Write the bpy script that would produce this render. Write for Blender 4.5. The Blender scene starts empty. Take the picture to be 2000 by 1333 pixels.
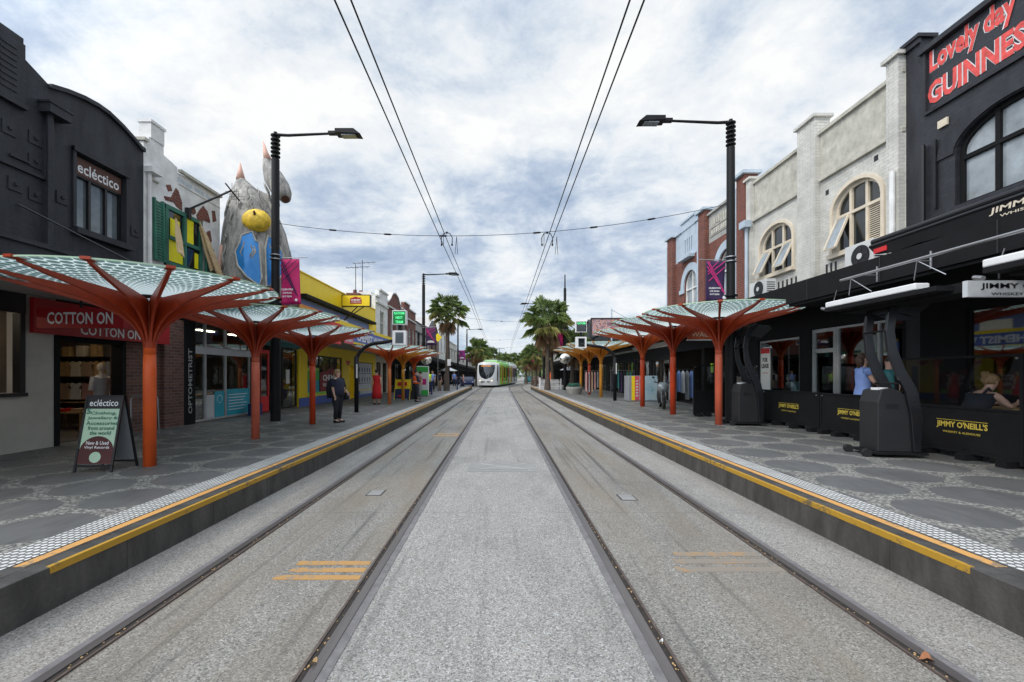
import bpy, bmesh, math, random
from mathutils import Vector, Matrix
random.seed(7)
S = bpy.context.scene
COL = S.collection
R = math.radians
# ---------------------------------------------------------------- camera
cam_d = bpy.data.cameras.new('camera'); cam = bpy.data.objects.new('camera', cam_d); COL.objects.link(cam)
cam.location = (0, 0, 1.8); cam.rotation_euler = (R(90), 0, 0)
cam_d.sensor_width = 36; cam_d.lens = 15.3; cam_d.shift_x = 0.011; cam_d.shift_y = 0.0325
cam_d.clip_start = 0.05; cam_d.clip_end = 3000
S.camera = cam
S.view_settings.view_transform = 'Standard'; S.view_settings.look = 'None'
S.view_settings.exposure = 0.06; S.view_settings.gamma = 1.0
# ---------------------------------------------------------------- sky
SUN_EL, SUN_AZ = 42, 232     # veiled sun behind the camera, to the left
W = bpy.data.worlds.new('World'); S.world = W; W.use_nodes = True
nt = W.node_tree; nt.nodes.clear(); N = nt.nodes; Lk = nt.links
def wn(t, **k):
    n = N.new(t)
    for a, b in k.items(): setattr(n, a, b)
    return n
def wm(op, a, b=None, c=None):
    n = N.new('ShaderNodeMath'); n.operation = op
    for i, v in enumerate((a, b, c)):
        if v is None: continue
        if isinstance(v, (int, float)): n.inputs[i].default_value = v
        else: Lk.new(v, n.inputs[i])
    return n.outputs[0]
out = wn('ShaderNodeOutputWorld'); bgs = wn('ShaderNodeBackground'); bgc = wn('ShaderNodeBackground'); mx = wn('ShaderNodeMixShader')
sky = wn('ShaderNodeTexSky', sky_type='NISHITA'); sky.sun_disc = False; sky.sun_elevation = R(SUN_EL); sky.sun_rotation = R(SUN_AZ)
Lk.new(sky.outputs[0], bgs.inputs[0]); bgs.inputs[1].default_value = 0.10
tc = wn('ShaderNodeTexCoord'); sp = wn('ShaderNodeSeparateXYZ'); Lk.new(tc.outputs['Generated'], sp.inputs[0])
zz = wm('ADD', wm('MAXIMUM', sp.outputs[2], 0.0), 0.22)
cx = wm('DIVIDE', sp.outputs[0], zz); cy = wm('DIVIDE', sp.outputs[1], zz)
cb = wn('ShaderNodeCombineXYZ'); Lk.new(cx, cb.inputs[0]); Lk.new(cy, cb.inputs[1]); cb.inputs[2].default_value = 3.7
n1 = wn('ShaderNodeTexNoise'); Lk.new(cb.outputs[0], n1.inputs['Vector'])
n1.inputs['Scale'].default_value = 1.35; n1.inputs['Detail'].default_value = 12; n1.inputs['Roughness'].default_value = .60; n1.inputs['Distortion'].default_value = .5
n2 = wn('ShaderNodeTexNoise'); Lk.new(cb.outputs[0], n2.inputs['Vector'])
n2.inputs['Scale'].default_value = 5.2; n2.inputs['Detail'].default_value = 12; n2.inputs['Roughness'].default_value = .66; n2.inputs['Distortion'].default_value = .2
dens = wm('ADD', wm('MULTIPLY', n1.outputs[0], .66), wm('MULTIPLY', n2.outputs[0], .34))
rmp = wn('ShaderNodeValToRGB'); Lk.new(dens, rmp.inputs[0]); cr = rmp.color_ramp
cr.elements[0].position = .37; cr.elements[0].color = (.36, .46, .62, 1)
cr.elements[1].position = .615; cr.elements[1].color = (.98, .985, .98, 1)
e = cr.elements.new(.44); e.color = (.50, .59, .73, 1)
e = cr.elements.new(.49); e.color = (.66, .735, .83, 1)
e = cr.elements.new(.54); e.color = (.82, .865, .91, 1)
# paler band low over the horizon
hz = wm('SUBTRACT', 1.0, wm('MINIMUM', wm('MULTIPLY', wm('MAXIMUM', sp.outputs[2], 0.0), 5.5), 1.0))
hm = wn('ShaderNodeMixRGB'); Lk.new(wm('MULTIPLY', hz, .6), hm.inputs[0]); Lk.new(rmp.outputs[0], hm.inputs[1]); hm.inputs[2].default_value = (.58, .70, .82, 1)
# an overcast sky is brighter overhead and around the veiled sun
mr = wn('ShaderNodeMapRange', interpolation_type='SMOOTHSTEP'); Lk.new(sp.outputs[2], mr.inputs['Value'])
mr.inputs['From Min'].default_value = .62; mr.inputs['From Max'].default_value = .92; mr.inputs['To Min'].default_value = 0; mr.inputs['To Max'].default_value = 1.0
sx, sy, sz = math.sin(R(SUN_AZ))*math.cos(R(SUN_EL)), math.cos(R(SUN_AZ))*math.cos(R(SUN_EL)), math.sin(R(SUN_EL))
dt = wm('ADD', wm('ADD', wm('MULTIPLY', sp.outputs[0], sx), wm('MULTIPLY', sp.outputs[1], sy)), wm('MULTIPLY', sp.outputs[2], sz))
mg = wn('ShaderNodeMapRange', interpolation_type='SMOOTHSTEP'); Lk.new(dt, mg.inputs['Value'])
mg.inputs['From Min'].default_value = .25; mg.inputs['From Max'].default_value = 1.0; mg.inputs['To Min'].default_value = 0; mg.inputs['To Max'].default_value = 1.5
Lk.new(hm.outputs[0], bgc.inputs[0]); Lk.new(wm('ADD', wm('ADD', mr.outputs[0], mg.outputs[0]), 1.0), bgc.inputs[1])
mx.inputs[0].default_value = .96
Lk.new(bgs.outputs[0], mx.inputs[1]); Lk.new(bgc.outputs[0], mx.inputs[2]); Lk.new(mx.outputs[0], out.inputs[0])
# ---------------------------------------------------------------- sun (overcast)
sd = bpy.data.lights.new('sun', 'SUN'); so = bpy.data.objects.new('sun', sd); COL.objects.link(so)
sd.energy = 1.5; sd.angle = R(14); sd.color = (1, .93, .83)
so.rotation_euler = (R(90 - SUN_EL), 0, R(180 - SUN_AZ))
# ================================================================ helpers
def mat(name, col, rough=.6, metal=0., var=.12, scale=2.5, bump=0., bscale=40., spec=.5, streak=None):
    m = bpy.data.materials.new(name); m.use_nodes = True; t = m.node_tree; b = t.nodes['Principled BSDF']
    b.inputs['Roughness'].default_value = rough; b.inputs['Metallic'].default_value = metal
    b.inputs['Specular IOR Level'].default_value = spec
    c = (*col, 1)
    tc = t.nodes.new('ShaderNodeTexCoord')
    vec = tc.outputs['Object']
    if streak:
        mp = t.nodes.new('ShaderNodeMapping'); mp.inputs['Scale'].default_value = streak; t.links.new(vec, mp.inputs[0]); vec = mp.outputs[0]
    n = t.nodes.new('ShaderNodeTexNoise'); n.inputs['Scale'].default_value = scale; n.inputs['Detail'].default_value = 6; n.inputs['Roughness'].default_value = .62
    t.links.new(vec, n.inputs['Vector'])
    r = t.nodes.new('ShaderNodeMapRange'); r.inputs['From Min'].default_value = .3; r.inputs['From Max'].default_value = .7
    r.inputs['To Min'].default_value = 1 - var; r.inputs['To Max'].default_value = 1 + var
    t.links.new(n.outputs[0], r.inputs[0])
    v = t.nodes.new('ShaderNodeVectorMath'); v.operation = 'SCALE'; v.inputs[0].default_value = col
    t.links.new(r.outputs[0], v.inputs['Scale']); t.links.new(v.outputs[0], b.inputs['Base Color'])
    if bump:
        n2 = t.nodes.new('ShaderNodeTexNoise'); n2.inputs['Scale'].default_value = bscale; n2.inputs['Detail'].default_value = 4
        t.links.new(tc.outputs['Object'], n2.inputs['Vector'])
        bp = t.nodes.new('ShaderNodeBump'); bp.inputs['Strength'].default_value = bump; bp.inputs['Distance'].default_value = .02
        t.links.new(n2.outputs[0], bp.inputs['Height']); t.links.new(bp.outputs[0], b.inputs['Normal'])
    m['_c'] = col
    return m
def brick(name, c1, c2, mortar, bump=.5, scale=1., rough=.8, stain=None):
    m = bpy.data.materials.new(name); m.use_nodes = True; t = m.node_tree; b = t.nodes['Principled BSDF']; b.inputs['Roughness'].default_value = rough
    tc = t.nodes.new('ShaderNodeTexCoord'); s = t.nodes.new('ShaderNodeSeparateXYZ'); t.links.new(tc.outputs['Object'], s.inputs[0])
    a = t.nodes.new('ShaderNodeMath'); a.operation = 'ADD'; t.links.new(s.outputs[0], a.inputs[0]); t.links.new(s.outputs[1], a.inputs[1])
    c = t.nodes.new('ShaderNodeCombineXYZ'); t.links.new(a.outputs[0], c.inputs[0]); t.links.new(s.outputs[2], c.inputs[1])
    k = t.nodes.new('ShaderNodeTexBrick'); t.links.new(c.outputs[0], k.inputs['Vector']); k.inputs['Scale'].default_value = scale
    k.inputs['Brick Width'].default_value = .24; k.inputs['Row Height'].default_value = .086; k.inputs['Mortar Size'].default_value = .007
    k.inputs['Color1'].default_value = (*c1, 1); k.inputs['Color2'].default_value = (*c2, 1); k.inputs['Mortar'].default_value = (*mortar, 1)
    n = t.nodes.new('ShaderNodeTexNoise'); n.inputs['Scale'].default_value = 1.6; n.inputs['Detail'].default_value = 7; n.inputs['Roughness'].default_value = .65
    t.links.new(tc.outputs['Object'], n.inputs['Vector'])
    r = t.nodes.new('ShaderNodeMapRange'); r.inputs['From Min'].default_value = .3; r.inputs['From Max'].default_value = .7; r.inputs['To Min'].default_value = .78; r.inputs['To Max'].default_value = 1.15
    t.links.new(n.outputs[0], r.inputs[0])
    v = t.nodes.new('ShaderNodeVectorMath'); v.operation = 'SCALE'; t.links.new(k.outputs['Color'], v.inputs[0]); t.links.new(r.outputs[0], v.inputs['Scale'])
    t.links.new(v.outputs[0], b.inputs['Base Color'])
    bp = t.nodes.new('ShaderNodeBump'); bp.inputs['Strength'].default_value = bump; bp.inputs['Distance'].default_value = .012; bp.invert = True
    t.links.new(k.outputs['Fac'], bp.inputs['Height']); t.links.new(bp.outputs[0], b.inputs['Normal'])
    return m
def glassy(name, tint=(.75, .8, .8), refl=.12, base=.0):
    """thin shop glass: see-through with a mirror coat"""
    m = bpy.data.materials.new(name); m.use_nodes = True; t = m.node_tree; t.nodes.clear()
    o = t.nodes.new('ShaderNodeOutputMaterial'); tr = t.nodes.new('ShaderNodeBsdfTransparent'); gl = t.nodes.new('ShaderNodeBsdfGlossy'); mxx = t.nodes.new('ShaderNodeMixShader')
    tr.inputs[0].default_value = (*tint, 1); gl.inputs['Roughness'].default_value = .02
    lw = t.nodes.new('ShaderNodeLayerWeight'); lw.inputs['Blend'].default_value = .5
    ma = t.nodes.new('ShaderNodeMath'); ma.operation = 'MULTIPLY_ADD'; ma.inputs[1].default_value = .5; ma.inputs[2].default_value = refl
    pw = t.nodes.new('ShaderNodeMath'); pw.operation = 'POWER'; pw.inputs[1].default_value = 3
    t.links.new(lw.outputs['Facing'], pw.inputs[0]); t.links.new(pw.outputs[0], ma.inputs[0])
    t.links.new(ma.outputs[0], mxx.inputs[0]); t.links.new(tr.outputs[0], mxx.inputs[1]); t.links.new(gl.outputs[0], mxx.inputs[2]); t.links.new(mxx.outputs[0], o.inputs[0])
    return m
def emis(name, col, st=1.):
    m = bpy.data.materials.new(name); m.use_nodes = True; b = m.node_tree.nodes['Principled BSDF']
    b.inputs['Base Color'].default_value = (*[c * .3 for c in col], 1); b.inputs['Emission Color'].default_value = (*col, 1); b.inputs['Emission Strength'].default_value = st
    return m
class MB:
    """collects shapes, then becomes ONE mesh object"""
    def __init__(s): s.v = []; s.f = []; s.mi = []; s.cur = 0
    def add(s, vs, fs):
        o = len(s.v); s.v += [tuple(p) for p in vs]
        for f in fs: s.f.append([o + i for i in f]); s.mi.append(s.cur)
        return s
    def box(s, x0, x1, y0, y1, z0, z1):
        if x0 > x1: x0, x1 = x1, x0
        if y0 > y1: y0, y1 = y1, y0
        if z0 > z1: z0, z1 = z1, z0
        return s.add([(x0,y0,z0),(x1,y0,z0),(x1,y1,z0),(x0,y1,z0),(x0,y0,z1),(x1,y0,z1),(x1,y1,z1),(x0,y1,z1)],
                     [(0,3,2,1),(4,5,6,7),(0,1,5,4),(1,2,6,5),(2,3,7,6),(3,0,4,7)])
    def prism(s, poly, d, ):
        """poly: list of 3-D points, d: extrusion vector"""
        n = len(poly); a = [Vector(p) for p in poly]; b = [p + Vector(d) for p in a]
        s.add(a + b, [list(range(n))[::-1], list(range(n, 2*n))] + [(i, (i+1) % n, n + (i+1) % n, n + i) for i in range(n)])
        return s
    def tube(s, pts, rad, n=8, cap=True):
        pts = [Vector(p) for p in pts]
        if isinstance(rad, (int, float)): rad = [rad] * len(pts)
        vs = []; up = None
        for i, p in enumerate(pts):
            d = (pts[min(i+1, len(pts)-1)] - pts[max(i-1, 0)])
            if d.length < 1e-9: d = Vector((0, 0, 1))
            d.normalize()
            if up is None: up = Vector((0, 0, 1)) if abs(d.z) < .9 else Vector((0, 1, 0))
            a = d.cross(up); a.normalize(); b = a.cross(d); up = b
            for k in range(n):
                t = 2*math.pi*k/n; vs.append(p + (a*math.cos(t) + b*math.sin(t)) * rad[i])
        fs = [(i*n + k, i*n + (k+1) % n, (i+1)*n + (k+1) % n, (i+1)*n + k) for i in range(len(pts)-1) for k in range(n)]
        if cap: fs += [tuple(range(n))[::-1], tuple(range((len(pts)-1)*n, len(pts)*n))]
        return s.add(vs, fs)
    def loft(s, rings, n=14, cap=True, wob=0):
        """rings: (cx,cy,cz,rx,ry) horizontal ellipses from bottom to top"""
        vs = []
        for j, (x, y, z, a, b) in enumerate(rings):
            for k in range(n):
                t = 2*math.pi*k/n; w = 1 + wob*math.sin(t*5 + j*.3)
                vs.append((x + a*w*math.cos(t), y + b*w*math.sin(t), z))
        m = len(rings)
        fs = [(i*n + k, i*n + (k+1) % n, (i+1)*n + (k+1) % n, (i+1)*n + k) for i in range(m-1) for k in range(n)]
        if cap: fs += [tuple(range(n))[::-1], tuple(range((m-1)*n, m*n))]
        return s.add(vs, fs)
    def ball(s, c, rx, ry, rz, n=12, m=8, jit=0):
        rings = []
        vs = []; 
        for j in range(m+1):
            ph = math.pi*j/m
            for k in range(n):
                t = 2*math.pi*k/n; q = 1 + (random.uniform(-jit, jit) if jit else 0)
                vs.append((c[0] + rx*q*math.sin(ph)*math.cos(t), c[1] + ry*q*math.sin(ph)*math.sin(t), c[2] - rz*q*math.cos(ph)))
        return s.add(vs, [(i*n + k, i*n + (k+1) % n, (i+1)*n + (k+1) % n, (i+1)*n + k) for i in range(m) for k in range(n)])
    def beam(s, p, q, w, h, up=(0, 0, 1)):
        p, q = Vector(p), Vector(q); d = (q - p).normalized(); u = Vector(up)
        a = d.cross(u)
        if a.length < 1e-6: a = d.cross(Vector((0, 1, 0)))
        a.normalize(); b = a.cross(d)
        a *= w/2; b *= h/2
        vs = [p-a-b, p+a-b, p+a+b, p-a+b, q-a-b, q+a-b, q+a+b, q-a+b]
        return s.add(vs, [(0,1,2,3),(4,7,6,5),(0,4,5,1),(1,5,6,2),(2,6,7,3),(3,7,4,0)])
    def build(s, name, m, parent=None, smooth=False, bevel=0):
        me = bpy.data.meshes.new(name); off = Vector((0, 0, 0)); p = parent
        while p is not None: off += p.location; p = p.parent
        me.from_pydata([Vector(v) - off for v in s.v], [], s.f)
        ms = m if isinstance(m, (list, tuple)) else [m]
        for q in ms: me.materials.append(q)
        if len(ms) > 1: me.polygons.foreach_set('material_index', s.mi)
        if smooth: me.polygons.foreach_set('use_smooth', [True]*len(me.polygons))
        me.update()
        o = bpy.data.objects.new(name, me); COL.objects.link(o); o.parent = parent
        if bevel:
            b = o.modifiers.new('bevel', 'BEVEL'); b.width = bevel; b.segments = 2; b.limit_method = 'ANGLE'
        return o
def thing(name, label, cat, loc=(0, 0, 0), group=None):
    o = bpy.data.objects.new(name, None); o.empty_display_size = .2; COL.objects.link(o); o.location = loc
    o['label'] = label; o['category'] = cat
    if group: o['group'] = group
    return o
def tag(o, label, cat, group=None):
    o['label'] = label; o['category'] = cat
    if group: o['group'] = group
    return o
def struct(o): o['kind'] = 'structure'; return o
def dup(root, loc, rotz=0, sc=1., label=None, group=None):
    r = root.copy(); COL.objects.link(r); r.location = loc; r.rotation_euler = (0, 0, rotz); r.scale = (sc, sc, sc)
    if label: r['label'] = label
    if group: r['group'] = group
    for ch in list(root.children):
        c = ch.copy(); COL.objects.link(c); c.parent = r
        for g in ch.children:
            d = g.copy(); COL.objects.link(d); d.parent = c
    return r
def place(r, loc, rotz=0, sc=1.): r.location = loc; r.rotation_euler = (0, 0, rotz); r.scale = (sc, sc, sc); return r
_tc = {}
def text_geo(body, bold):
    k = (body, bold)
    if k not in _tc:
        cu = bpy.data.curves.new('t', 'FONT'); cu.body = body; cu.size = 1; cu.extrude = 0; cu.offset = bold; cu.resolution_u = 2
        o = bpy.data.objects.new('t', cu); COL.objects.link(o)
        dg = bpy.context.evaluated_depsgraph_get(); dg.update()
        me = bpy.data.meshes.new_from_object(o.evaluated_get(dg))
        vs = [v.co.copy() for v in me.vertices]; fs = [tuple(p.vertices) for p in me.polygons]
        bpy.data.objects.remove(o); bpy.data.meshes.remove(me)
        _tc[k] = (vs, fs)
    return _tc[k]
def text(mb, body, cen, w, h, ax=(1, 0, 0), ay=(0, 0, 1), bold=.02, shear=0.):
    """fits the words into a w x h box centred on cen, in the plane ax, ay"""
    vs, fs = text_geo(body, bold)
    if not vs: return mb
    x0 = min(v.x for v in vs); x1 = max(v.x for v in vs); y0 = min(v.y for v in vs); y1 = max(v.y for v in vs)
    ax, ay, cen = Vector(ax), Vector(ay), Vector(cen)
    out = []
    for v in vs:
        a = ((v.x - x0)/(x1 - x0) - .5)*w; b = ((v.y - y0)/(y1 - y0) - .5)*h
        out.append(cen + ax*(a + shear*b) + ay*b)
    mb.add(out, fs); return mb
# facade frame: s=-1 left of the street, +1 right; F = distance of the wall from the street axis; u = metres down the street; d = proud of the wall
class Fac:
    def __init__(f, s, F): f.s = s; f.F = F
    def P(f, u, z, d=0.): return (f.s*(f.F - d), u, z)
    def box(f, mb, u0, u1, z0, z1, d0, d1): mb.box(f.s*(f.F - d0), f.s*(f.F - d1), u0, u1, z0, z1)
    def poly(f, mb, pts, d0, d1): mb.prism([f.P(u, z, d0) for u, z in pts], (f.s*(d0 - d1), 0, 0))
    def beam(f, mb, u0, z0, u1, z1, w, d, th): mb.beam(f.P(u0, z0, d), f.P(u1, z1, d), th, w, up=f._up(u0, z0, u1, z1))
    def _up(f, u0, z0, u1, z1):
        v = Vector((0, u1-u0, z1-z0)).normalized(); return (0, -v.z, v.y)
    def text(f, mb, body, u, z, w, h, d, bold=.02, shear=0.): text(mb, body, f.P(u, z, d), w, h, (0, -f.s, 0), (0, 0, 1), bold, shear)
    def wall(f, mb, u0, u1, zb, top, ops=(), th=.3, seg=14):
        """wall with holes: top is a number or list of (u,z); ops are (ua,ub,za,zspring,rise)"""
        if isinstance(top, (int, float)): top = [(u0, top), (u1, top)]
        def tz(u, side):
            for (a, za), (b, zb_) in zip(top, top[1:]):
                if b == a: continue
                if a <= u <= b and not (side > 0 and u == b) and not (side < 0 and u == a): return za + (zb_-za)*(u-a)/(b-a)
            return top[0][1] if u <= top[0][0] else top[-1][1]
        cuts = {round(u0, 4), round(u1, 4)}
        for u, z in top: cuts.add(round(u, 4))
        for o in ops:
            cuts.add(round(o[0], 4)); cuts.add(round(o[1], 4))
            if len(o) > 4 and o[4] > 0:
                for i in range(1, seg): cuts.add(round(o[0] + (o[1]-o[0])*(.5 - .5*math.cos(math.pi*i/seg)), 4))
        cuts = sorted(c for c in cuts if u0 - 1e-6 <= c <= u1 + 1e-6)
        def oz(o, u):
            if len(o) > 4 and o[4] > 0:
                t = (u - (o[0]+o[1])/2)/((o[1]-o[0])/2); return o[3] + o[4]*math.sqrt(max(0, 1-t*t))
            return o[3]
        for a, b in zip(cuts, cuts[1:]):
            m = (a+b)/2; cur = (zb, zb)
            for o in sorted([o for o in ops if o[0] < m < o[1]], key=lambda o: o[2]):
                if o[2] > max(cur) + 1e-4: f._pc(mb, a, b, cur, (o[2], o[2]), th)
                cur = (oz(o, a), oz(o, b))
            f._pc(mb, a, b, cur, (tz(a, 1), tz(b, -1)), th)
    def _pc(f, mb, a, b, lo, hi, th):
        mb.prism([f.P(a, lo[0]), f.P(b, lo[1]), f.P(b, hi[1]), f.P(a, hi[0])], (f.s*th, 0, 0))
    def arch(f, mb, uc, zs, hw, rise, w, d, th, n=14):
        """half-ring following the top of an arched opening"""
        p = [(uc + hw*math.cos(math.pi*i/n), zs + rise*math.sin(math.pi*i/n)) for i in range(n+1)]
        q = [(uc + (hw+w)*math.cos(math.pi*i/n), zs + (rise+w)*math.sin(math.pi*i/n)) for i in range(n+1)]
        for i in range(n): f.poly(mb, [p[i], p[i+1], q[i+1], q[i]], d, d+th)
def PU(F, px): return F*850/abs(px-978)
def PZ(F, px, py): return 1.8 + (731-py)/850*PU(F, px)
def L(F, px): return PU(F, px)
# ================================================================ materials
M = {}
def mk(k, *a, **b): M[k] = mat(k, *a, **b); return M[k]
mk('charcoal', (.030, .031, .037), .6, bump=.4, bscale=14, var=.42, scale=2.2, spec=.3, streak=(1.3, 1.3, .35))
mk('black', (.007, .007, .009), .45, var=.2)
mk('matt_black', (.0065, .0065, .0075), .8, var=.3, spec=.25)
mk('pole', (.008, .008, .009), .55, var=.25, spec=.25)
mk('iron', (.03, .03, .033), .5, .4)
mk('steel', (.36, .36, .37), .35, .9)
mk('alu', (.42, .43, .44), .4, .3)
mk('white_paint', (.74, .735, .71), .7, bump=.35, var=.2, scale=2.4)
mk('cream', (.68, .59, .46), .55, var=.1)
mk('pale_grey', (.5, .52, .54), .6)
mk('blue_grey', (.42, .49, .56), .7, bump=.2, var=.12)
mk('yellow', (.85, .62, .01), .5, var=.05)
mk('blue', (.08, .13, .42), .5, var=.08)
mk('pale_blue', (.14, .2, .5), .55, var=.08)
mk('navy', (.01, .02, .10), .5)
mk('red', (.35, .008, .012), .5, var=.1)
mk('bright_red', (.62, .02, .025), .45)
mk('orange_vest', (.9, .12, .01), .7)
mk('teal', (.01, .13, .14), .5)
mk('sky_teal', (.02, .32, .42), .5)
mk('green', (.03, .15, .10), .6, var=.25, bump=.2)
mk('bgreen', (.05, .45, .08), .5)
mk('lime', (.28, .62, .06), .4)
mk('timber', (.42, .27, .12), .7, var=.35, scale=6, streak=(1, 1, 8))
mk('white', (.75, .75, .75), .5, var=.05)
mk('offwhite', (.6, .6, .58), .6, var=.08)
mk('skin', (.60, .36, .27), .5, var=.08, scale=8)
mk('hair_blond', (.30, .19, .09), .6, var=.5, scale=30)
mk('hair_brown', (.07, .035, .02), .6, var=.5, scale=30)
mk('hair_dark', (.018, .013, .01), .5, var=.4, scale=30)
mk('cloth_black', (.013, .014, .022), .85)
mk('cloth_navy', (.02, .025, .05), .85)
mk('cloth_red', (.5, .008, .012), .8)
mk('cloth_blue', (.20, .30, .62), .85)
mk('cloth_grey', (.25, .26, .28), .85)
mk('cloth_white', (.6, .6, .6), .85)
mk('cloth_tan', (.38, .26, .17), .85)
mk('cloth_pink', (.45, .25, .24), .85)
mk('hivis', (.5, .75, .02), .7)
mk('dish', (.9, .6, .05), .6)
mk('soffit', (.36, .36, .36), .7)
mk('concrete', (.35, .34, .32), .85, bump=.3, var=.2)
mk('render_cream', (.5, .47, .42), .8, bump=.2, var=.14, scale=1.5)
mk('stained', (.47, .45, .385), .9, bump=.5, var=.26, scale=3.2, bscale=12)
mk('brown', (.09, .035, .02), .6)
mk('magenta', (.5, .01, .12), .7, var=.05)
mk('plum', (.03, .012, .06), .7)
mk('pink_line', (.6, .03, .2), .7)
mk('mint', (.42, .58, .42), .6, var=.05)
mk('maroon', (.07, .012, .012), .6)
mk('gold', (.55, .42, .06), .5, var=.05)
mk('leaf_litter', (.30, .12, .05), .8)
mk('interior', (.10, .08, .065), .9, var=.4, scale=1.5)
mk('rubber', (.012, .012, .012), .9)
mk('clear_red', (.55, .05, .03), .3)
mk('guinness', (.70, .09, .08), .8, var=.3, scale=9)
mk('copper', (.5, .2, .08), .5)
M['dark_glass'] = mat('dark_glass', (.014, .018, .02), .04, var=.7, scale=1.2, spec=.9)
M['mid_glass'] = mat('mid_glass', (.11, .13, .14), .06, var=.7, scale=.9, spec=.9)  # grey-blue base colour paints in the sky reflected by the pane
M['pale_glass'] = mat('pale_glass', (.25, .28, .3), .08, var=.5, scale=1.2, spec=.9)
M['brick_red'] = brick('brick_red', (.20, .05, .028), (.13, .032, .02), (.20, .165, .14))
M['brick_brown'] = brick('brick_brown', (.20, .09, .065), (.11, .05, .04), (.19, .17, .15))
M['brick_white'] = brick('brick_white', (.56, .545, .50), (.62, .60, .55), (.54, .525, .48), bump=1.)
M['brick_black'] = brick('brick_black', (.018, .019, .024), (.026, .027, .033), (.019, .02, .025), bump=.8, rough=.5)
M['shop_glass'] = glassy('shop_glass')
M['clear'] = glassy('clear', (.96, .97, .97), .03)
M['screen_green'] = emis('screen_green', (.0, .16, .035), .8)
M['text_green'] = emis('text_green', (.12, 1, .35), 1.3)
M['text_amber'] = emis('text_amber', (1, .35, .05), 1.6)
M['lamp'] = emis('lamp', (1, .85, .6), 1.2)
M['shop_lamp'] = emis('shop_lamp', (1, .84, .62), 16)
mk('pale_timber', (.55, .40, .22), .7, var=.3, scale=5, streak=(1, 1, 6))
# ================================================================ ground, road, platforms
def node_mat(name):
    m = bpy.data.materials.new(name); m.use_nodes = True; t = m.node_tree; return m, t, t.nodes['Principled BSDF']
def mth(t, op, a, b=None, c=None):
    n = t.nodes.new('ShaderNodeMath'); n.operation = op
    for i, v in enumerate((a, b, c)):
        if v is None: continue
        if isinstance(v, (int, float)): n.inputs[i].default_value = v
        else: t.links.new(v, n.inputs[i])
    return n.outputs[0]
def mixc(t, f, a, b, bt='MIX'):
    n = t.nodes.new('ShaderNodeMixRGB'); n.blend_type = bt
    for i, v in enumerate((f, a, b)):
        if isinstance(v, (int, float)): n.inputs[i].default_value = v
        elif isinstance(v, tuple): n.inputs[i].default_value = (*v, 1)
        else: t.links.new(v, n.inputs[i])
    return n.outputs[0]
def ramp(t, x, *st):
    n = t.nodes.new('ShaderNodeValToRGB'); t.links.new(x, n.inputs[0]); c = n.color_ramp
    c.elements[0].position, c.elements[0].color = st[0][0], (*st[0][1], 1); c.elements[1].position, c.elements[1].color = st[-1][0], (*st[-1][1], 1)
    for p, q in st[1:-1]: e = c.elements.new(p); e.color = (*q, 1)
    return n.outputs[0]
def noise(t, vec, sc, det=4, rough=.5, dist=0):
    n = t.nodes.new('ShaderNodeTexNoise'); t.links.new(vec, n.inputs['Vector']); n.inputs['Scale'].default_value = sc
    n.inputs['Detail'].default_value = det; n.inputs['Roughness'].default_value = rough; n.inputs['Distortion'].default_value = dist; return n.outputs[0]
def mapping(t, vec, sc):
    n = t.nodes.new('ShaderNodeMapping'); n.inputs['Scale'].default_value = sc; t.links.new(vec, n.inputs[0]); return n.outputs[0]
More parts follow.
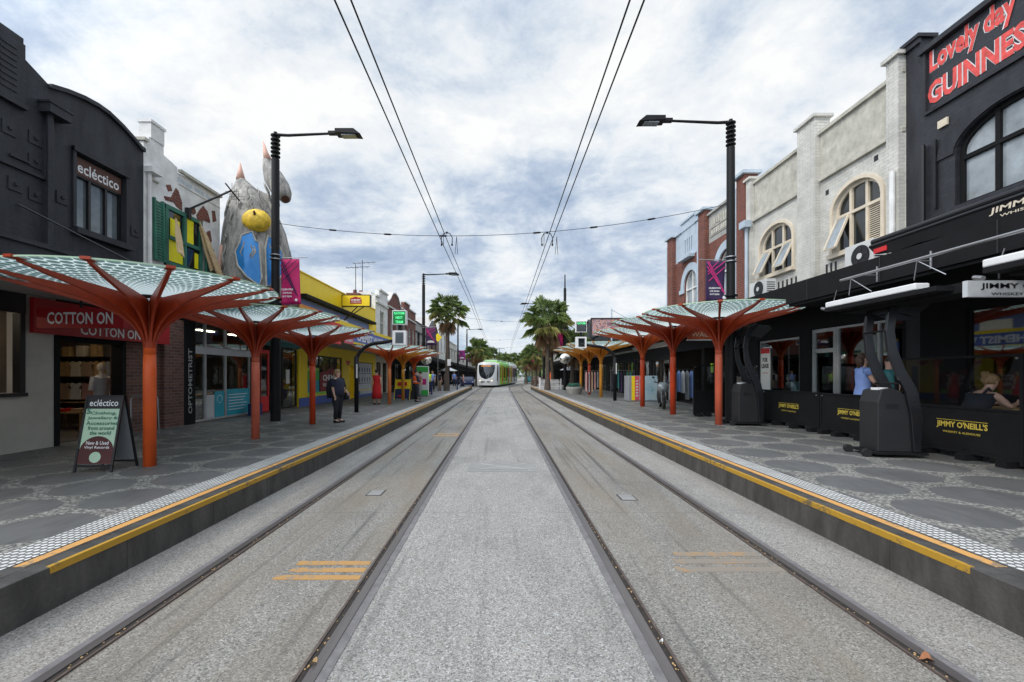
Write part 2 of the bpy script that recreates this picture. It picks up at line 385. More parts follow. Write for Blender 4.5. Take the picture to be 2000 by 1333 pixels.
def concrete(name, base, dark, light, brown=0., streak=0.):
    m, t, b = node_mat(name); tc = t.nodes.new('ShaderNodeTexCoord'); v = tc.outputs['Object']
    vo = t.nodes.new('ShaderNodeTexVoronoi'); vo.inputs['Scale'].default_value = 105; t.links.new(v, vo.inputs['Vector'])
    s = t.nodes.new('ShaderNodeSeparateColor'); t.links.new(vo.outputs['Color'], s.inputs[0])
    c = ramp(t, s.outputs[0], (.0, dark), (.22, tuple(x*.62 for x in base)), (.45, base), (.8, base), (1., light))
    fine = noise(t, v, 160, 3, .7)
    c = mixc(t, .55, c, ramp(t, fine, (.3, (.35,)*3), (.7, (.75,)*3)), 'OVERLAY')
    big = noise(t, mapping(t, v, (1, .45, 1)), 1.1, 7, .65, .3)
    c = mixc(t, 1., c, ramp(t, big, (.3, (.72,)*3), (.5, (.97,)*3), (.75, (1.12,)*3)), 'MULTIPLY')
    if brown:
        bn = noise(t, mapping(t, v, (1.6, .22, 1)), 1., 6, .6, .4)
        c = mixc(t, mth(t, 'MULTIPLY', ramp(t, bn, (.42, (0,)*3), (.66, (1,)*3)), brown), c, (.175, .14, .10))
    if streak:
        st = noise(t, mapping(t, v, (5., .12, 1)), 1.3, 5, .6, .2)
        c = mixc(t, mth(t, 'MULTIPLY', ramp(t, st, (.56, (0,)*3), (.70, (1,)*3)), streak), c, (.07, .065, .06))
    # saw cuts across the slab, every few metres
    g = t.nodes.new('ShaderNodeNewGeometry'); s2 = t.nodes.new('ShaderNodeSeparateXYZ'); t.links.new(g.outputs['Position'], s2.inputs[0])
    wob = mth(t, 'MULTIPLY', noise(t, g.outputs['Position'], 9, 2), .012)
    fr = mth(t, 'ABSOLUTE', mth(t, 'SUBTRACT', mth(t, 'FRACT', mth(t, 'ADD', mth(t, 'DIVIDE', mth(t, 'ADD', s2.outputs[1], wob), 4.6), 50.27)), .5))
    cut = mth(t, 'LESS_THAN', fr, .0011)
    c = mixc(t, mth(t, 'MULTIPLY', cut, .6), c, (.07, .065, .06))
    spots = t.nodes.new('ShaderNodeTexVoronoi'); spots.inputs['Scale'].default_value = 2.3; t.links.new(v, spots.inputs['Vector'])
    c = mixc(t, mth(t, 'MULTIPLY', mth(t, 'LESS_THAN', spots.outputs['Distance'], .035), .55), c, (.06, .055, .05))
    t.links.new(c, b.inputs['Base Color']); b.inputs['Roughness'].default_value = .82
    bp = t.nodes.new('ShaderNodeBump'); bp.inputs['Strength'].default_value = .35; bp.inputs['Distance'].default_value = .004
    t.links.new(vo.outputs['Distance'], bp.inputs['Height']); t.links.new(bp.outputs[0], b.inputs['Normal'])
    return m
M['trackbed'] = concrete('trackbed', (.215, .204, .182), (.085, .078, .07), (.36, .34, .31), .65, .8)
M['centre'] = concrete('centre', (.285, .272, .25), (.12, .12, .118), (.44, .44, .43), .1, .4)
M['margin'] = concrete('margin', (.262, .248, .226), (.10, .095, .088), (.40, .39, .37), .3, .35)
mk('asphalt', (.055, .055, .057), .85, bump=.4, var=.2, scale=3)

def hex_pave(name, a, x0, y0, r):
    """dark stone discs set in pale pebble paving, on a hexagonal grid"""
    m, t, b = node_mat(name); g = t.nodes.new('ShaderNodeNewGeometry'); s = t.nodes.new('ShaderNodeSeparateXYZ'); t.links.new(g.outputs['Position'], s.inputs[0])
    h = a*math.sqrt(3)
    nz = mth(t, 'MULTIPLY', mth(t, 'SUBTRACT', noise(t, g.outputs['Position'], 16, 2), .5), .035)
    def lat(ox, oy):
        fx = mth(t, 'SUBTRACT', mth(t, 'FRACT', mth(t, 'ADD', mth(t, 'DIVIDE', mth(t, 'SUBTRACT', s.outputs[0], ox), h), 100.5)), .5)
        fy = mth(t, 'SUBTRACT', mth(t, 'FRACT', mth(t, 'ADD', mth(t, 'DIVIDE', mth(t, 'SUBTRACT', s.outputs[1], oy), a), 100.5)), .5)
        dx = mth(t, 'MULTIPLY', fx, h); dy = mth(t, 'MULTIPLY', fy, a)
        return mth(t, 'SQRT', mth(t, 'ADD', mth(t, 'MULTIPLY', dx, dx), mth(t, 'MULTIPLY', dy, dy)))
    d = mth(t, 'ADD', mth(t, 'MINIMUM', lat(x0, y0), lat(x0 + h/2, y0 + a/2)), nz)
    inside = mth(t, 'LESS_THAN', d, r)
    vo = t.nodes.new('ShaderNodeTexVoronoi'); vo.inputs['Scale'].default_value = 34; t.links.new(g.outputs['Position'], vo.inputs['Vector'])
    sc = t.nodes.new('ShaderNodeSeparateColor'); t.links.new(vo.outputs['Color'], sc.inputs[0])
    peb = ramp(t, sc.outputs[0], (0, (.13, .125, .115)), (.5, (.225, .215, .195)), (1, (.35, .34, .31)))
    peb = mixc(t, 1., peb, ramp(t, vo.outputs['Distance'], (.0, (1,)*3), (.35, (1,)*3), (.7, (.45,)*3)), 'MULTIPLY')
    st = noise(t, mapping(t, g.outputs['Position'], (9, 2, 1)), 1.5, 6, .65, .5)
    disc = ramp(t, st, (.3, (.095, .094, .094)), (.7, (.142, .14, .138)))
    big = noise(t, g.outputs['Position'], .8, 5, .6)
    c = mixc(t, inside, peb, disc); c = mixc(t, 1., c, ramp(t, big, (.3, (.8,)*3), (.7, (1.12,)*3)), 'MULTIPLY')
    t.links.new(c, b.inputs['Base Color'])
    rr = mixc(t, inside, (.85,)*3, (.48,)*3); t.links.new(rr, b.inputs['Roughness'])
    bp = t.nodes.new('ShaderNodeBump'); bp.inputs['Strength'].default_value = .5; bp.inputs['Distance'].default_value = .006; bp.invert = True
    t.links.new(mth(t, 'MULTIPLY', vo.outputs['Distance'], mth(t, 'SUBTRACT', 1., inside)), bp.inputs['Height']); t.links.new(bp.outputs[0], b.inputs['Normal'])
    return m
M['pave_left'] = hex_pave('pave_left', 1.02, -4.43, 4.16, .44)
M['pave_right'] = hex_pave('pave_right', 1.18, 4.80, 4.63, .49)
def tactile(name):
    m, t, b = node_mat(name); g = t.nodes.new('ShaderNodeNewGeometry'); s = t.nodes.new('ShaderNodeSeparateXYZ'); t.links.new(g.outputs['Position'], s.inputs[0])
    p = .058
    fx = mth(t, 'SUBTRACT', mth(t, 'FRACT', mth(t, 'DIVIDE', mth(t, 'ADD', s.outputs[0], 50.), p)), .5)
    fy = mth(t, 'SUBTRACT', mth(t, 'FRACT', mth(t, 'DIVIDE', mth(t, 'ADD', s.outputs[1], 50.), p)), .5)
    d = mth(t, 'SQRT', mth(t, 'ADD', mth(t, 'MULTIPLY', fx, fx), mth(t, 'MULTIPLY', fy, fy)))
    ins = mth(t, 'LESS_THAN', d, .36)
    w = noise(t, g.outputs['Position'], 5, 5)
    t.links.new(mixc(t, ins, (.14, .135, .13), ramp(t, w, (.3, (.5, .5, .48)), (.7, (.7, .7, .68)))), b.inputs['Base Color']); b.inputs['Roughness'].default_value = .6
    bp = t.nodes.new('ShaderNodeBump'); bp.inputs['Strength'].default_value = .6; bp.inputs['Distance'].default_value = .005
    t.links.new(mth(t, 'SUBTRACT', .5, mth(t, 'MINIMUM', d, .5)), bp.inputs['Height']); t.links.new(bp.outputs[0], b.inputs['Normal'])
    return m
M['tactile'] = tactile('tactile')
def worn(name, col, under, amt):
    m, t, b = node_mat(name); g = t.nodes.new('ShaderNodeNewGeometry')
    w = noise(t, g.outputs['Position'], 14, 8, .72); w2 = noise(t, g.outputs['Position'], 1.7, 4)
    f = ramp(t, mth(t, 'ADD', mth(t, 'MULTIPLY', w, .6), mth(t, 'MULTIPLY', w2, .4)), (amt, (1,)*3), (amt + .06, (0,)*3))
    t.links.new(mixc(t, f, col, under), b.inputs['Base Color']); b.inputs['Roughness'].default_value = .6; return m
M['yellow_line'] = worn('yellow_line', (.42, .235, .02), (.14, .10, .05), .42)
M['orange_line'] = worn('orange_line', (.58, .30, .09), (.25, .18, .11), .40)
M['road_mark'] = worn('road_mark', (.42, .23, .07), (.30, .27, .23), .46)
M['faint_mark'] = worn('faint_mark', (.33, .20, .09), (.22, .19, .155), .52)
M['road_mark'] = worn('road_mark', (.40, .22, .07), (.22, .19, .16), .44)
mk('kerb', (.055, .051, .047), .65, var=.5, bump=.35, scale=3.2, bscale=26, streak=(1, 1.6, .5))

g_ = MB(); g_.box(-900, 900, -60, 2400, -1.0, -.02); struct(g_.build('ground', M['asphalt']))
BEND = 52.
def cx_at(y):      # the street axis bends gently to the right far down the street
    return 0 if y < BEND else (y-BEND)**2*.0030 if y < BEND+26 else 26*26*.0030 + (y-BEND-26)*.156
def strip(name, x0, x1, z, m, y0=-6., y1=52., top=None, far=False):
    b = MB()
    if not far: b.add([(x0, y0, z), (x1, y0, z), (x1, y1, z), (x0, y1, z)], [(0, 1, 2, 3)])
    else:
        ys = [y0, BEND] + [BEND + 3*i for i in range(1, 12)] + [130, 260]
        vs = []; [vs.extend([(x0 + cx_at(y), y, z), (x1 + cx_at(y), y, z)]) for y in ys]
        b.add(vs, [(2*i, 2*i+1, 2*i+3, 2*i+2) for i in range(len(ys)-1)])
    return struct(b.build(name, m))
b = MB(); b.box(-3.6, 3.7, -6, 52, -.3, 0.0); b.box(-6.0, 12, 52, 260, -.3, -.003); struct(b.build('road', M['margin']))
strip('track_bed_near_left_kerb', -2.70, -1.07, .004, M['trackbed'], far=True).name = 'track_bed'
strip('track_bed', .98, 2.70, .004, M['trackbed'], far=True)
strip('centre_strip', -1.06, .96, .008, M['centre'], far=True)
# platforms
def platform(name, s, k, m):
    b = MB(); b.box(s*(k+.17), s*16, -6, 52, -.2, .33); o = struct(b.build(name, m))
    b = MB()       # beyond the stop: footpath falling to road level
    b.prism([(s*5.0, 52, -.2), (s*16, 52, -.2), (s*16, 52, .33), (s*5.0, 52, .33)], (0, 1.5, 0))
    b.box(s*6.0 + 3*(s > 0), s*30, 53.5, 260, -.2, .16); struct(b.build('footpath', M['concrete']))
    kb = MB()
    y = -2.0
    while y < 52:
        kb.box(s*k, s*(k+.17), y, y + 1.194, -.1, .332); y += 1.2
    kb.box(s*(k+.006), s*(k+.165), -2, 52, -.1, .32)
    struct(kb.build('kerb', M['kerb'], bevel=.006))
    y0 = 3.31
    b = MB(); b.box(s*(k-.004), s*(k+.033), y0, 52, .280, .337); struct(b.build('edge_stripe', M['yellow_line']))
    b = MB(); b.box(s*(k+.195), s*(k+.285), y0, 52, .333, .335); struct(b.build('inner_stripe', M['orange_line']))
    b = MB(); b.box(s*(k+.31), s*(k+.61), y0 + .25, 52, .333, .336); b.box(s*(k+.31), s*(k+1.25), 2.95, y0 + .25, .333, .336)
    struct(b.build('tactile_strip', M['tactile']))
    b = MB(); b.box(s*(k+.17), s*(k+.31), -2, 52, .329, .3315); struct(b.build('edge_paving', M['kerb']))
platform('left_platform', -1, 3.43, M['pave_left'])
platform('right_platform', 1, 3.57, M['pave_right'])
# rails : running head, groove, guard and the filled joint beside it
def rail(x, side, label):
    """side: +1 when the track lies to the right of this rail"""
    t = thing('tram_rail', label, 'rail', (x, 0, 0), 'steel tram rails set in the concrete')
    ys = [-3, BEND] + [BEND + 3*i for i in range(1, 12)] + [130, 250]
    def sweep(a, b_, z0, z1, name, m):
        q = MB(); vs = []
        for y in ys:
            c = x + cx_at(y); vs += [(c+a, y, z0), (c+b_, y, z0), (c+b_, y, z1), (c+a, y, z1)]
        fs = []
        for i in range(len(ys)-1):
            for k in range(4): fs.append((4*i+k, 4*i+(k+1) % 4, 4*i+4+(k+1) % 4, 4*i+4+k))
        fs += [(0, 1, 2, 3), tuple(4*len(ys)-4+k for k in range(4))]
        q.add(vs, fs); q.build(name, m, t)
    a, b_ = sorted((-.035*side, .035*side)); sweep(a, b_, .0, .018, 'rail_head', M['rail_top'])
    a, b_ = sorted((.035*side, .075*side)); sweep(a, b_, .0, .0095, 'flange_groove', M['groove'])
    a, b_ = sorted((.075*side, .095*side)); sweep(a, b_, .0, .0165, 'guard_lip', M['rail_side'])
    a, b_ = sorted((-.035*side, -.10*side)); sweep(a, b_, .0, .0125, 'joint_filler', M['filler'])
mk('rail_top', (.15, .135, .13), .38, .6, var=.25, scale=1.2, streak=(8, .4, 1)); mk('groove', (.022, .016, .012), .8, var=.6, scale=20)
mk('rail_side', (.10, .075, .062), .6, .3, var=.4, scale=12); mk('filler', (.15, .14, .14), .75, var=.25, scale=9, bump=.3)
rail(-2.69, 1, 'steel tram rail nearest the left kerb'); rail(-1.12, -1, 'steel tram rail left of the pale central concrete strip')
rail(1.01, 1, 'steel tram rail right of the pale central concrete strip'); rail(2.70, -1, 'steel tram rail nearest the right kerb')
# road marks
for (xa, xb, ya, yb, n, la) in ((-1.93, -1.24, 3.80, 4.17, 3, 'left'), (1.73, 2.56, 3.95, 4.38, 3, 'right'), (-1.9, -1.25, 12.6, 13.2, 2, 'far')):
    b = MB(); w = (yb-ya)/(2*n-1)
    for i in range(n): 
        o = -.07*(i == 0) if xa < 0 else .1*(n-1-i)*-.6
        b.box(xa + o, xb + (.12 if i < 1 and xa > 0 else 0), ya + 2*i*w, ya + 2*i*w + w*1.15, .0045, .0075)
    struct(b.build('road_marking', M['road_mark' if xa < 0 else 'faint_mark']))
mk('cover_grey', (.24, .235, .225), .8, var=.12, bump=.3)
t = thing('access_cover', 'pale rectangular concrete access cover in the central strip', 'cover', (0, 8.45, 0))
b = MB(); b.box(-.62, .66, 8.0, 8.85, .0085, .013); b.build('cover_frame', M['cover_grey'], t)
b = MB(); b.box(-.42, .5, 8.15, 8.7, .0135, .018); b.build('cover_plate', M['cover_grey'], t)
b = MB(); b.beam((-.4, 8.18, .019), (.48, 8.67, .019), .03, .003); b.beam((-.4, 8.67, .0195), (.48, 8.18, .0195), .03, .003); b.build('cross_ribs', M['concrete'], t)
for x, y, la in ((-1.89, 6.6, 'small square grey pit cover in the left track bed'), (1.84, 6.35, 'small square grey pit cover in the right track bed')):
    t = thing('pit_cover', la, 'cover', (x, y, 0), 'small pit covers between the rails')
    b = MB(); b.box(x-.1, x+.1, y-.14, y+.14, .0045, .010); b.build('cover_plate', M['cover_grey'], t); b = MB(); b.box(x-.12, x+.12, y-.16, y+.16, .0042, .0065); b.build('cover_frame', M['iron'], t)
def leaf(x, y, z, a, s, la, col):
    b = MB(); n = 10; top = []
    for i in range(n):
        t_ = 2*math.pi*i/n; r = s*(1 + .25*math.sin(3*t_)); px, py = r*math.cos(t_), .6*r*math.sin(t_)
        top.append((x + px*math.cos(a)-py*math.sin(a), y + px*math.sin(a)+py*math.cos(a), z + .012*math.sin(2*t_) + .014))
    b.add(top + [(x, y, z + .004)], [(i, (i+1) % n, n) for i in range(n)]); tag(b.build('fallen_leaf', col), la, 'leaf', 'dead leaves lying by the rails')
leaf(2.66, 2.72, .02, .5, .05, 'reddish brown dead leaf on the rightmost rail', M['leaf_litter'])
leaf(-1.15, 2.68, .02, 1., .025, 'small tan dead leaf in the rail left of the central strip', M['timber'])
leaf(1.07, 2.9, .012, .2, .014, 'tiny pale leaf scrap in the rail right of the central strip', M['offwhite'])
leaf(3.50, 2.85, .005, .3, .03, 'tan leaf lying at the foot of the right kerb', M['timber'])
leaf(-3.38, 2.9, .005, .3, .02, 'small tan leaf at the foot of the left kerb', M['timber'])
# grit lying in the grooves
b = MB()
for i in range(160):
    x = random.choice((1.065, 2.645, -1.175, -2.635)) + random.uniform(-.012, .012); y = random.uniform(2.4, 6.5); s = random.uniform(.002, .006)
    b.ball((x, y, .011 + s*.5), s*1.4, s*1.8, s, 5, 3)
o = b.build('grit', M['timber']); o['kind'] = 'stuff'; o['label'] = 'grit and leaf crumbs in the rail grooves'
# ================================================================ umbrella shelters
PZT = .33          # platform level
def frit():
    m, t, b = node_mat('fritted_glass'); t.nodes.clear(); o = t.nodes.new('ShaderNodeOutputMaterial')
    tc = t.nodes.new('ShaderNodeTexCoord'); s = t.nodes.new('ShaderNodeSeparateXYZ'); t.links.new(tc.outputs['Object'], s.inputs[0])
    r = mth(t, 'SQRT', mth(t, 'ADD', mth(t, 'MULTIPLY', s.outputs[0], s.outputs[0]), mth(t, 'MULTIPLY', s.outputs[1], s.outputs[1])))
    a = mth(t, 'ARCTAN2', s.outputs[1], s.outputs[0]); NN = 70.
    u = mth(t, 'MULTIPLY', a, NN/(2*math.pi)); v = mth(t, 'MULTIPLY', mth(t, 'LOGARITHM', mth(t, 'MAXIMUM', r, .05), math.e), NN/(2*math.pi)*1.15)
    def cell(du, dv):
        fu = mth(t, 'SUBTRACT', mth(t, 'FRACT', mth(t, 'ADD', u, 200. + du)), .5); fv = mth(t, 'SUBTRACT', mth(t, 'FRACT', mth(t, 'ADD', mth(t, 'MULTIPLY', v, .5), 200. + dv)), .5)
        fv = mth(t, 'MULTIPLY', fv, 2.)
        return mth(t, 'SQRT', mth(t, 'ADD', mth(t, 'MULTIPLY', fu, fu), mth(t, 'MULTIPLY', fv, fv)))
    d = mth(t, 'MINIMUM', cell(0, 0), cell(.5, .5))
    rad = mth(t, 'MINIMUM', mth(t, 'MULTIPLY', mth(t, 'SUBTRACT', r, .25), .62), .46)
    dot = mth(t, 'LESS_THAN', d, rad)
    df = t.nodes.new('ShaderNodeBsdfDiffuse'); df.inputs[0].default_value = (.62, .70, .68, 1)
    tl = t.nodes.new('ShaderNodeBsdfTranslucent'); tl.inputs[0].default_value = (.62, .70, .68, 1)
    w = t.nodes.new('ShaderNodeMixShader'); w.inputs[0].default_value = .68; t.links.new(df.outputs[0], w.inputs[1]); t.links.new(tl.outputs[0], w.inputs[2])
    tr = t.nodes.new('ShaderNodeBsdfTransparent'); tr.inputs[0].default_value = (.42, .56, .54, 1)
    gl = t.nodes.new('ShaderNodeBsdfGlossy'); gl.inputs['Roughness'].default_value = .1; gl.inputs[0].default_value = (.6, .75, .74, 1)
    dm = t.nodes.new('ShaderNodeBsdfTranslucent'); dm.inputs[0].default_value = (.20, .32, .30, 1); dd = t.nodes.new('ShaderNodeMixShader'); dd.inputs[0].default_value = .45; t.links.new(tr.outputs[0], dd.inputs[1]); t.links.new(dm.outputs[0], dd.inputs[2])
    tg = t.nodes.new('ShaderNodeMixShader'); tg.inputs[0].default_value = .10; t.links.new(dd.outputs[0], tg.inputs[1]); t.links.new(gl.outputs[0], tg.inputs[2])
    mxx = t.nodes.new('ShaderNodeMixShader'); t.links.new(dot, mxx.inputs[0]); t.links.new(w.outputs[0], mxx.inputs[1]); t.links.new(tg.outputs[0], mxx.inputs[2]); t.links.new(mxx.outputs[0], o.inputs[0])
    return m
M['frit'] = frit()
UR = 1.80
def rib_mesh():
    b = MB(); prof = [(.066, 1.72), (.092, 1.95), (.15, 2.10), (.25, 2.23), (.38, 2.34), (.54, 2.43), (.76, 2.52), (1.05, 2.60), (1.40, 2.685), (1.72, 2.775)]
    top = [(.085, 2.60), (.10, 2.61), (.15, 2.615), (.25, 2.625), (.38, 2.64), (.54, 2.655), (.76, 2.675), (1.05, 2.70), (1.40, 2.745), (1.72, 2.80)]
    n = len(prof)
    def w(i): return .014 + .010*min(1, prof[i][0]/1.2)
    vs = []
    for i in range(n): vs += [(prof[i][0], -w(i), prof[i][1]), (prof[i][0], w(i), prof[i][1]), (top[i][0], w(i), top[i][1]), (top[i][0], -w(i), top[i][1])]
    fs = [(4*i+k, 4*i+4+k, 4*i+4+(k+1) % 4, 4*i+(k+1) % 4) for i in range(n-1) for k in range(4)] + [(0, 1, 2, 3), tuple(4*n-4+k for k in (3, 2, 1, 0))]
    return b.add(vs, fs)
def umbrella(colm, ribm, loc, sc, rot, label):
    t = thing('umbrella_shelter', label, 'shelter', (0, 0, 0), 'umbrella shaped shelters along the tram stop')
    b = MB(); b.tube([(0, 0, 0), (0, 0, 1.5), (0, 0, 1.75)], [.087, .087, .082], 20); b.build('column', colm, t, smooth=True)
    b = MB(); b.tube([(0, 0, 1.74), (0, 0, 2.0), (0, 0, 2.3), (0, 0, 2.58)], [.082, .0815, .07, .08], 20); b.build('column_neck', colm, t, smooth=True)
    first = rib_mesh().build('rib', ribm, t)
    ek = MB(); ek.box(1.66, 1.83, -.05, .05, 2.80, 2.835); ek.box(1.68, 1.74, -.02, .02, 2.835, 2.85); e0 = ek.build('end_clamp', ribm, first)
    for k in range(1, 14):
        c = first.copy(); COL.objects.link(c); c.parent = t; c.rotation_euler = (0, 0, 2*math.pi*k/14)
        d = e0.copy(); COL.objects.link(d); d.parent = c
    b = MB(); n = 84; rr = [.13, .4, .8, 1.2, 1.5, UR]
    for lay in (0, 1):
        vs = []
        for r in rr:
            z = 2.668 + .15*(r/UR)**1.25 - .012*lay
            vs += [(r*math.cos(2*math.pi*k/n), r*math.sin(2*math.pi*k/n), z) for k in range(n)]
        b.add(vs, [((i*n+k), (i*n+(k+1) % n), ((i+1)*n+(k+1) % n), ((i+1)*n+k)) for i in range(len(rr)-1) for k in range(n)])
        if lay: break
        # one sheet is enough for the see-through dots; the rim band gives it an edge
        break
    b.build('glass_canopy', M['frit'], t)
    b = MB(); vs = []
    for k in range(n):
        c, s = math.cos(2*math.pi*k/n), math.sin(2*math.pi*k/n)
        for r, z in ((UR-.004, 2.806), (UR+.008, 2.806), (UR+.008, 2.826), (UR-.004, 2.826)): vs.append((r*c, r*s, z))
    b.add(vs, [(4*k+j, 4*((k+1) % n)+j, 4*((k+1) % n)+(j+1) % 4, 4*k+(j+1) % 4) for k in range(n) for j in range(4)]); b.build('rim', M['mint'], t)
    b = MB(); b.loft([(0, 0, 2.655, .16, .16), (0, 0, 2.67, .16, .16), (0, 0, 2.685, .12, .12)], 16); b.build('centre_cap', M['iron'], t)
    place(t, (loc[0], loc[1], PZT), rot, sc); return t
def um(k, c, sp=.45): M[k] = mat(k, c, .42, var=.2, scale=3.5, spec=sp, streak=(1, 1, .35), bump=.06, bscale=25); return M[k]
um('c_orange', (.72, .105, .018)); um('c_salmon', (.60, .13, .075)); um('c_deep', (.55, .055, .012)); um('c_light', (.72, .20, .06)); um('c_amber', (.66, .27, .03)); um('c_coral', (.62, .12, .06))
um('r_deep', (.32, .035, .009)); um('r_orange', (.50, .085, .018)); um('r_amber', (.56, .20, .022))
for (x, y, sc, cm, rm, la) in (
    (-5.63, 6.98, 1.02, 'c_orange', 'r_deep', 'nearest left shelter, bright orange column beside the green A-frame board'),
    (-5.59, 9.92, 1.0, 'c_salmon', 'r_deep', 'second left shelter with a salmon pink column before the teal window'),
    (-5.58, 12.9, .98, 'c_deep', 'r_deep', 'third left shelter with a dark orange red column left of the woman in black'),
    (-5.50, 21.5, 1.0, 'c_light', 'r_orange', 'left shelter with a pale orange column right of the woman in the red dress'),
    (-5.50, 24.5, 1.0, 'c_amber', 'r_amber', 'left shelter with a mustard yellow column behind the yellow A-frame board'),
    (-5.50, 27.6, 1.0, 'c_deep', 'r_orange', 'farthest left shelter with a red column beside the convex mirror'),
    (6.36, 12.7, 1.17, 'c_coral', 'r_deep', 'nearest right shelter with a pinkish coral column by the black barriers'),
    (6.33, 16.0, 1.21, 'c_deep', 'r_deep', 'right shelter with a red orange column beside the parked scooter'),
    (6.45, 19.8, 1.21, 'c_deep', 'r_orange', 'right shelter with a dull red column in front of the painted cabinet'),
    (6.40, 27.8, 1.21, 'c_amber', 'r_amber', 'right shelter with a yellow column beside the clothes racks'),
    (6.35, 31.2, 1.21, 'c_deep', 'r_amber', 'right shelter with an orange red column behind the clothes rack'),
    (6.40, 34.7, 1.21, 'c_amber', 'r_amber', 'farthest right shelter with a yellow column beside the planter')):
    umbrella(M[cm], M[rm], (x, y), sc, R(7 if x < 0 else 90), la)
# ================================================================ poles, lamps, wires
def lamp_pole(x, y, h, s, arm, label, group='tall black street lamp poles', r=.15, rings=True, spire=False):
    """s: which way the arm reaches; arm 0 = none"""
    t = thing('street_lamp' if arm else 'wire_pole', label, 'street lamp' if arm else 'pole', (x, y, PZT), group)
    b = MB(); hs = h - PZT - (.85 if rings else 0)
    b.tube([(x, y, PZT), (x, y, PZT + hs*.45), (x, y, PZT + hs*.451), (x, y, PZT+hs)], [r, r, r*.82, r*.78], 18); b.build('shaft', M['pole'], t, smooth=False)
    if rings:
        b = MB(); z = PZT + hs; b.tube([(x, y, z), (x, y, h)], .055, 10)
        for k in range(6): b.loft([(x, y, z+.06+k*.13, .05, .05), (x, y, z+.07+k*.13, .14, .14), (x, y, z+.10+k*.13, .14, .14), (x, y, z+.115+k*.13, .05, .05)], 16)
        b.build('ribbed_top', M['pole'], t)
        b = MB()
        for k in range(5): zz = 3.5 + k*.16; b.loft([(x, y, zz, r*.8, r*.8), (x, y, zz+.01, r*1.3, r*1.3), (x, y, zz+.05, r*1.3, r*1.3), (x, y, zz+.06, r*.8, r*.8)], 16)
        b.build('collar', M['pole'], t)
    if spire: b = MB(); b.tube([(x, y, h-.02), (x, y, h+1.3)], [.07, .05], 8); b.build('finial', M['pole'], t)
    if arm:
        b = MB(); b.tube([(x, y, h-.08), (x+s*.4, y, h-.10), (x+s*arm, y, h-.03)], [.05, .045, .035], 8); b.build('arm', M['pole'], t)
        b = MB(); xa, xb = x+s*(arm-.08), x+s*(arm+.72)
        b.prism([(xa, y-.17, h-.09), (xb, y-.17, h-.13), (xb-s*.22, y-.17, h+.045), (xa, y-.17, h+.045)], (0, .34, 0)); b.box(xa-s*.25, xa+s*.02, y-.07, y+.07, h-.08, h+.02); hd = b.build('lamp_head', M['pole'], t, bevel=.01)
        b = MB(); b.box(x+s*(arm+.1), x+s*(arm+.55), y-.12, y+.12, h-.145, h-.11); b.build('lens', M['pale_glass'], hd)
    return t
LP = [(-7.09, 13.7, 9.42, 1, 2.0), (6.95, 13.15, 9.50, -1, 2.1), (-5.85, 33.0, 9.45, 1, 2.0), (-5.75, 74, 9.5, 1, 2.0), (5.1, 51.5, 10.2, -1, 2.1)]
LBL = ['nearest street lamp on the left, its arm over the street, carrying a crimson banner', 'nearest street lamp on the right, carrying a dark banner with pink lines',
       'street lamp beside the left palm tree, carrying a purple banner', 'farthest street lamp on the left, left of the tram', 'street lamp whose head shows left of the right palm crown']
for p, la in zip(LP, LBL): lamp_pole(*p, la)
lamp_pole(6.05, 41.0, 9.9, 1, 0, 'tall black pole with a thin spire beside the crimson banner on the right', 'plain dark poles carrying the wires', .16, False, True)
lamp_pole(-4.75, 39.6, 8.4, 1, 0, 'slender dark pole standing right behind the left palm trunk', 'plain dark poles carrying the wires', .11, False)
lamp_pole(-5.9, 60, 9.5, 1, 0, 'dark pole left of the tram with a purple banner', 'plain dark poles carrying the wires', .13, False)
lamp_pole(5.6, 62, 8.5, 1, 0, 'dark pole right of the tram with a red banner', 'plain dark poles carrying the wires', .13, False)
lamp_pole(6.6, 58, 8.2, 1, 0, 'dark pole with a dark banner behind the right palm trees', 'plain dark poles carrying the wires', .13, False)
def wire_span(xa, ya, za, xb, yb, zb, zm, label, gap=None):
    t = thing('span_wire', label, 'wire', (xa, ya, za), 'cross wires spanning the street')
    pts = []
    for i in range(25):
        q = i/24; z = za*(1-q) + zb*q - 4*q*(1-q)*((za+zb)/2 - zm); pts.append((xa+(xb-xa)*q, ya+(yb-ya)*q, z))
    b = MB(); b.tube(pts, .009, 5); b.build('cable', M['iron'], t)
    for q in (3, 6, 9, 14, 17, 20) if ya < 30 else (6, 12, 18):
        b = MB(); p = Vector(pts[q]); d = (Vector(pts[q+1])-p).normalized(); b.tube([p-d*.13, p-d*.08, p+d*.08, p+d*.13], [.012, .028, .028, .012], 8); b.build('insulator', M['pole'], t)
    return pts
wire_span(-7.0, 13.7, 6.55, 6.9, 13.15, 6.95, 6.10, 'nearest cross wire slung between the two big street lamps')
wire_span(-5.85, 33, 6.7, 6.0, 41, 7.0, 6.3, 'second cross wire, from the lamp by the left palm to the spired pole')
wire_span(-5.9, 60, 7.2, 5.6, 62, 7.6, 6.6, 'third cross wire above the tram')
wire_span(-5.75, 74, 7.2, 8.0, 76, 7.6, 6.4, 'farthest cross wire behind the tram')
def trolley(x, z, la, sag=.0, ya=-3.0):
    t = thing('contact_wire', la, 'wire', (x, ya, z), 'wires running along above the tracks')
    pts = [(x, ya, z), (x, 4, z), (x, 13.4, z), (x + .03, 24, z + .05), (x, 36, z), (x, BEND, z), (x+.3, 80, z), (x+1.6, 110, z), (x + 5, 160, z)]
    b = MB(); b.tube(pts, .011, 6); b.build('wire', M['pole'], t)
trolley(-1.74, 5.72, 'outer wire of the pair above the left track'); trolley(-1.585, 5.76, 'inner wire of the pair above the left track')
trolley(1.36, 5.74, 'inner wire of the pair above the right track'); trolley(1.495, 5.70, 'outer wire of the pair above the right track')
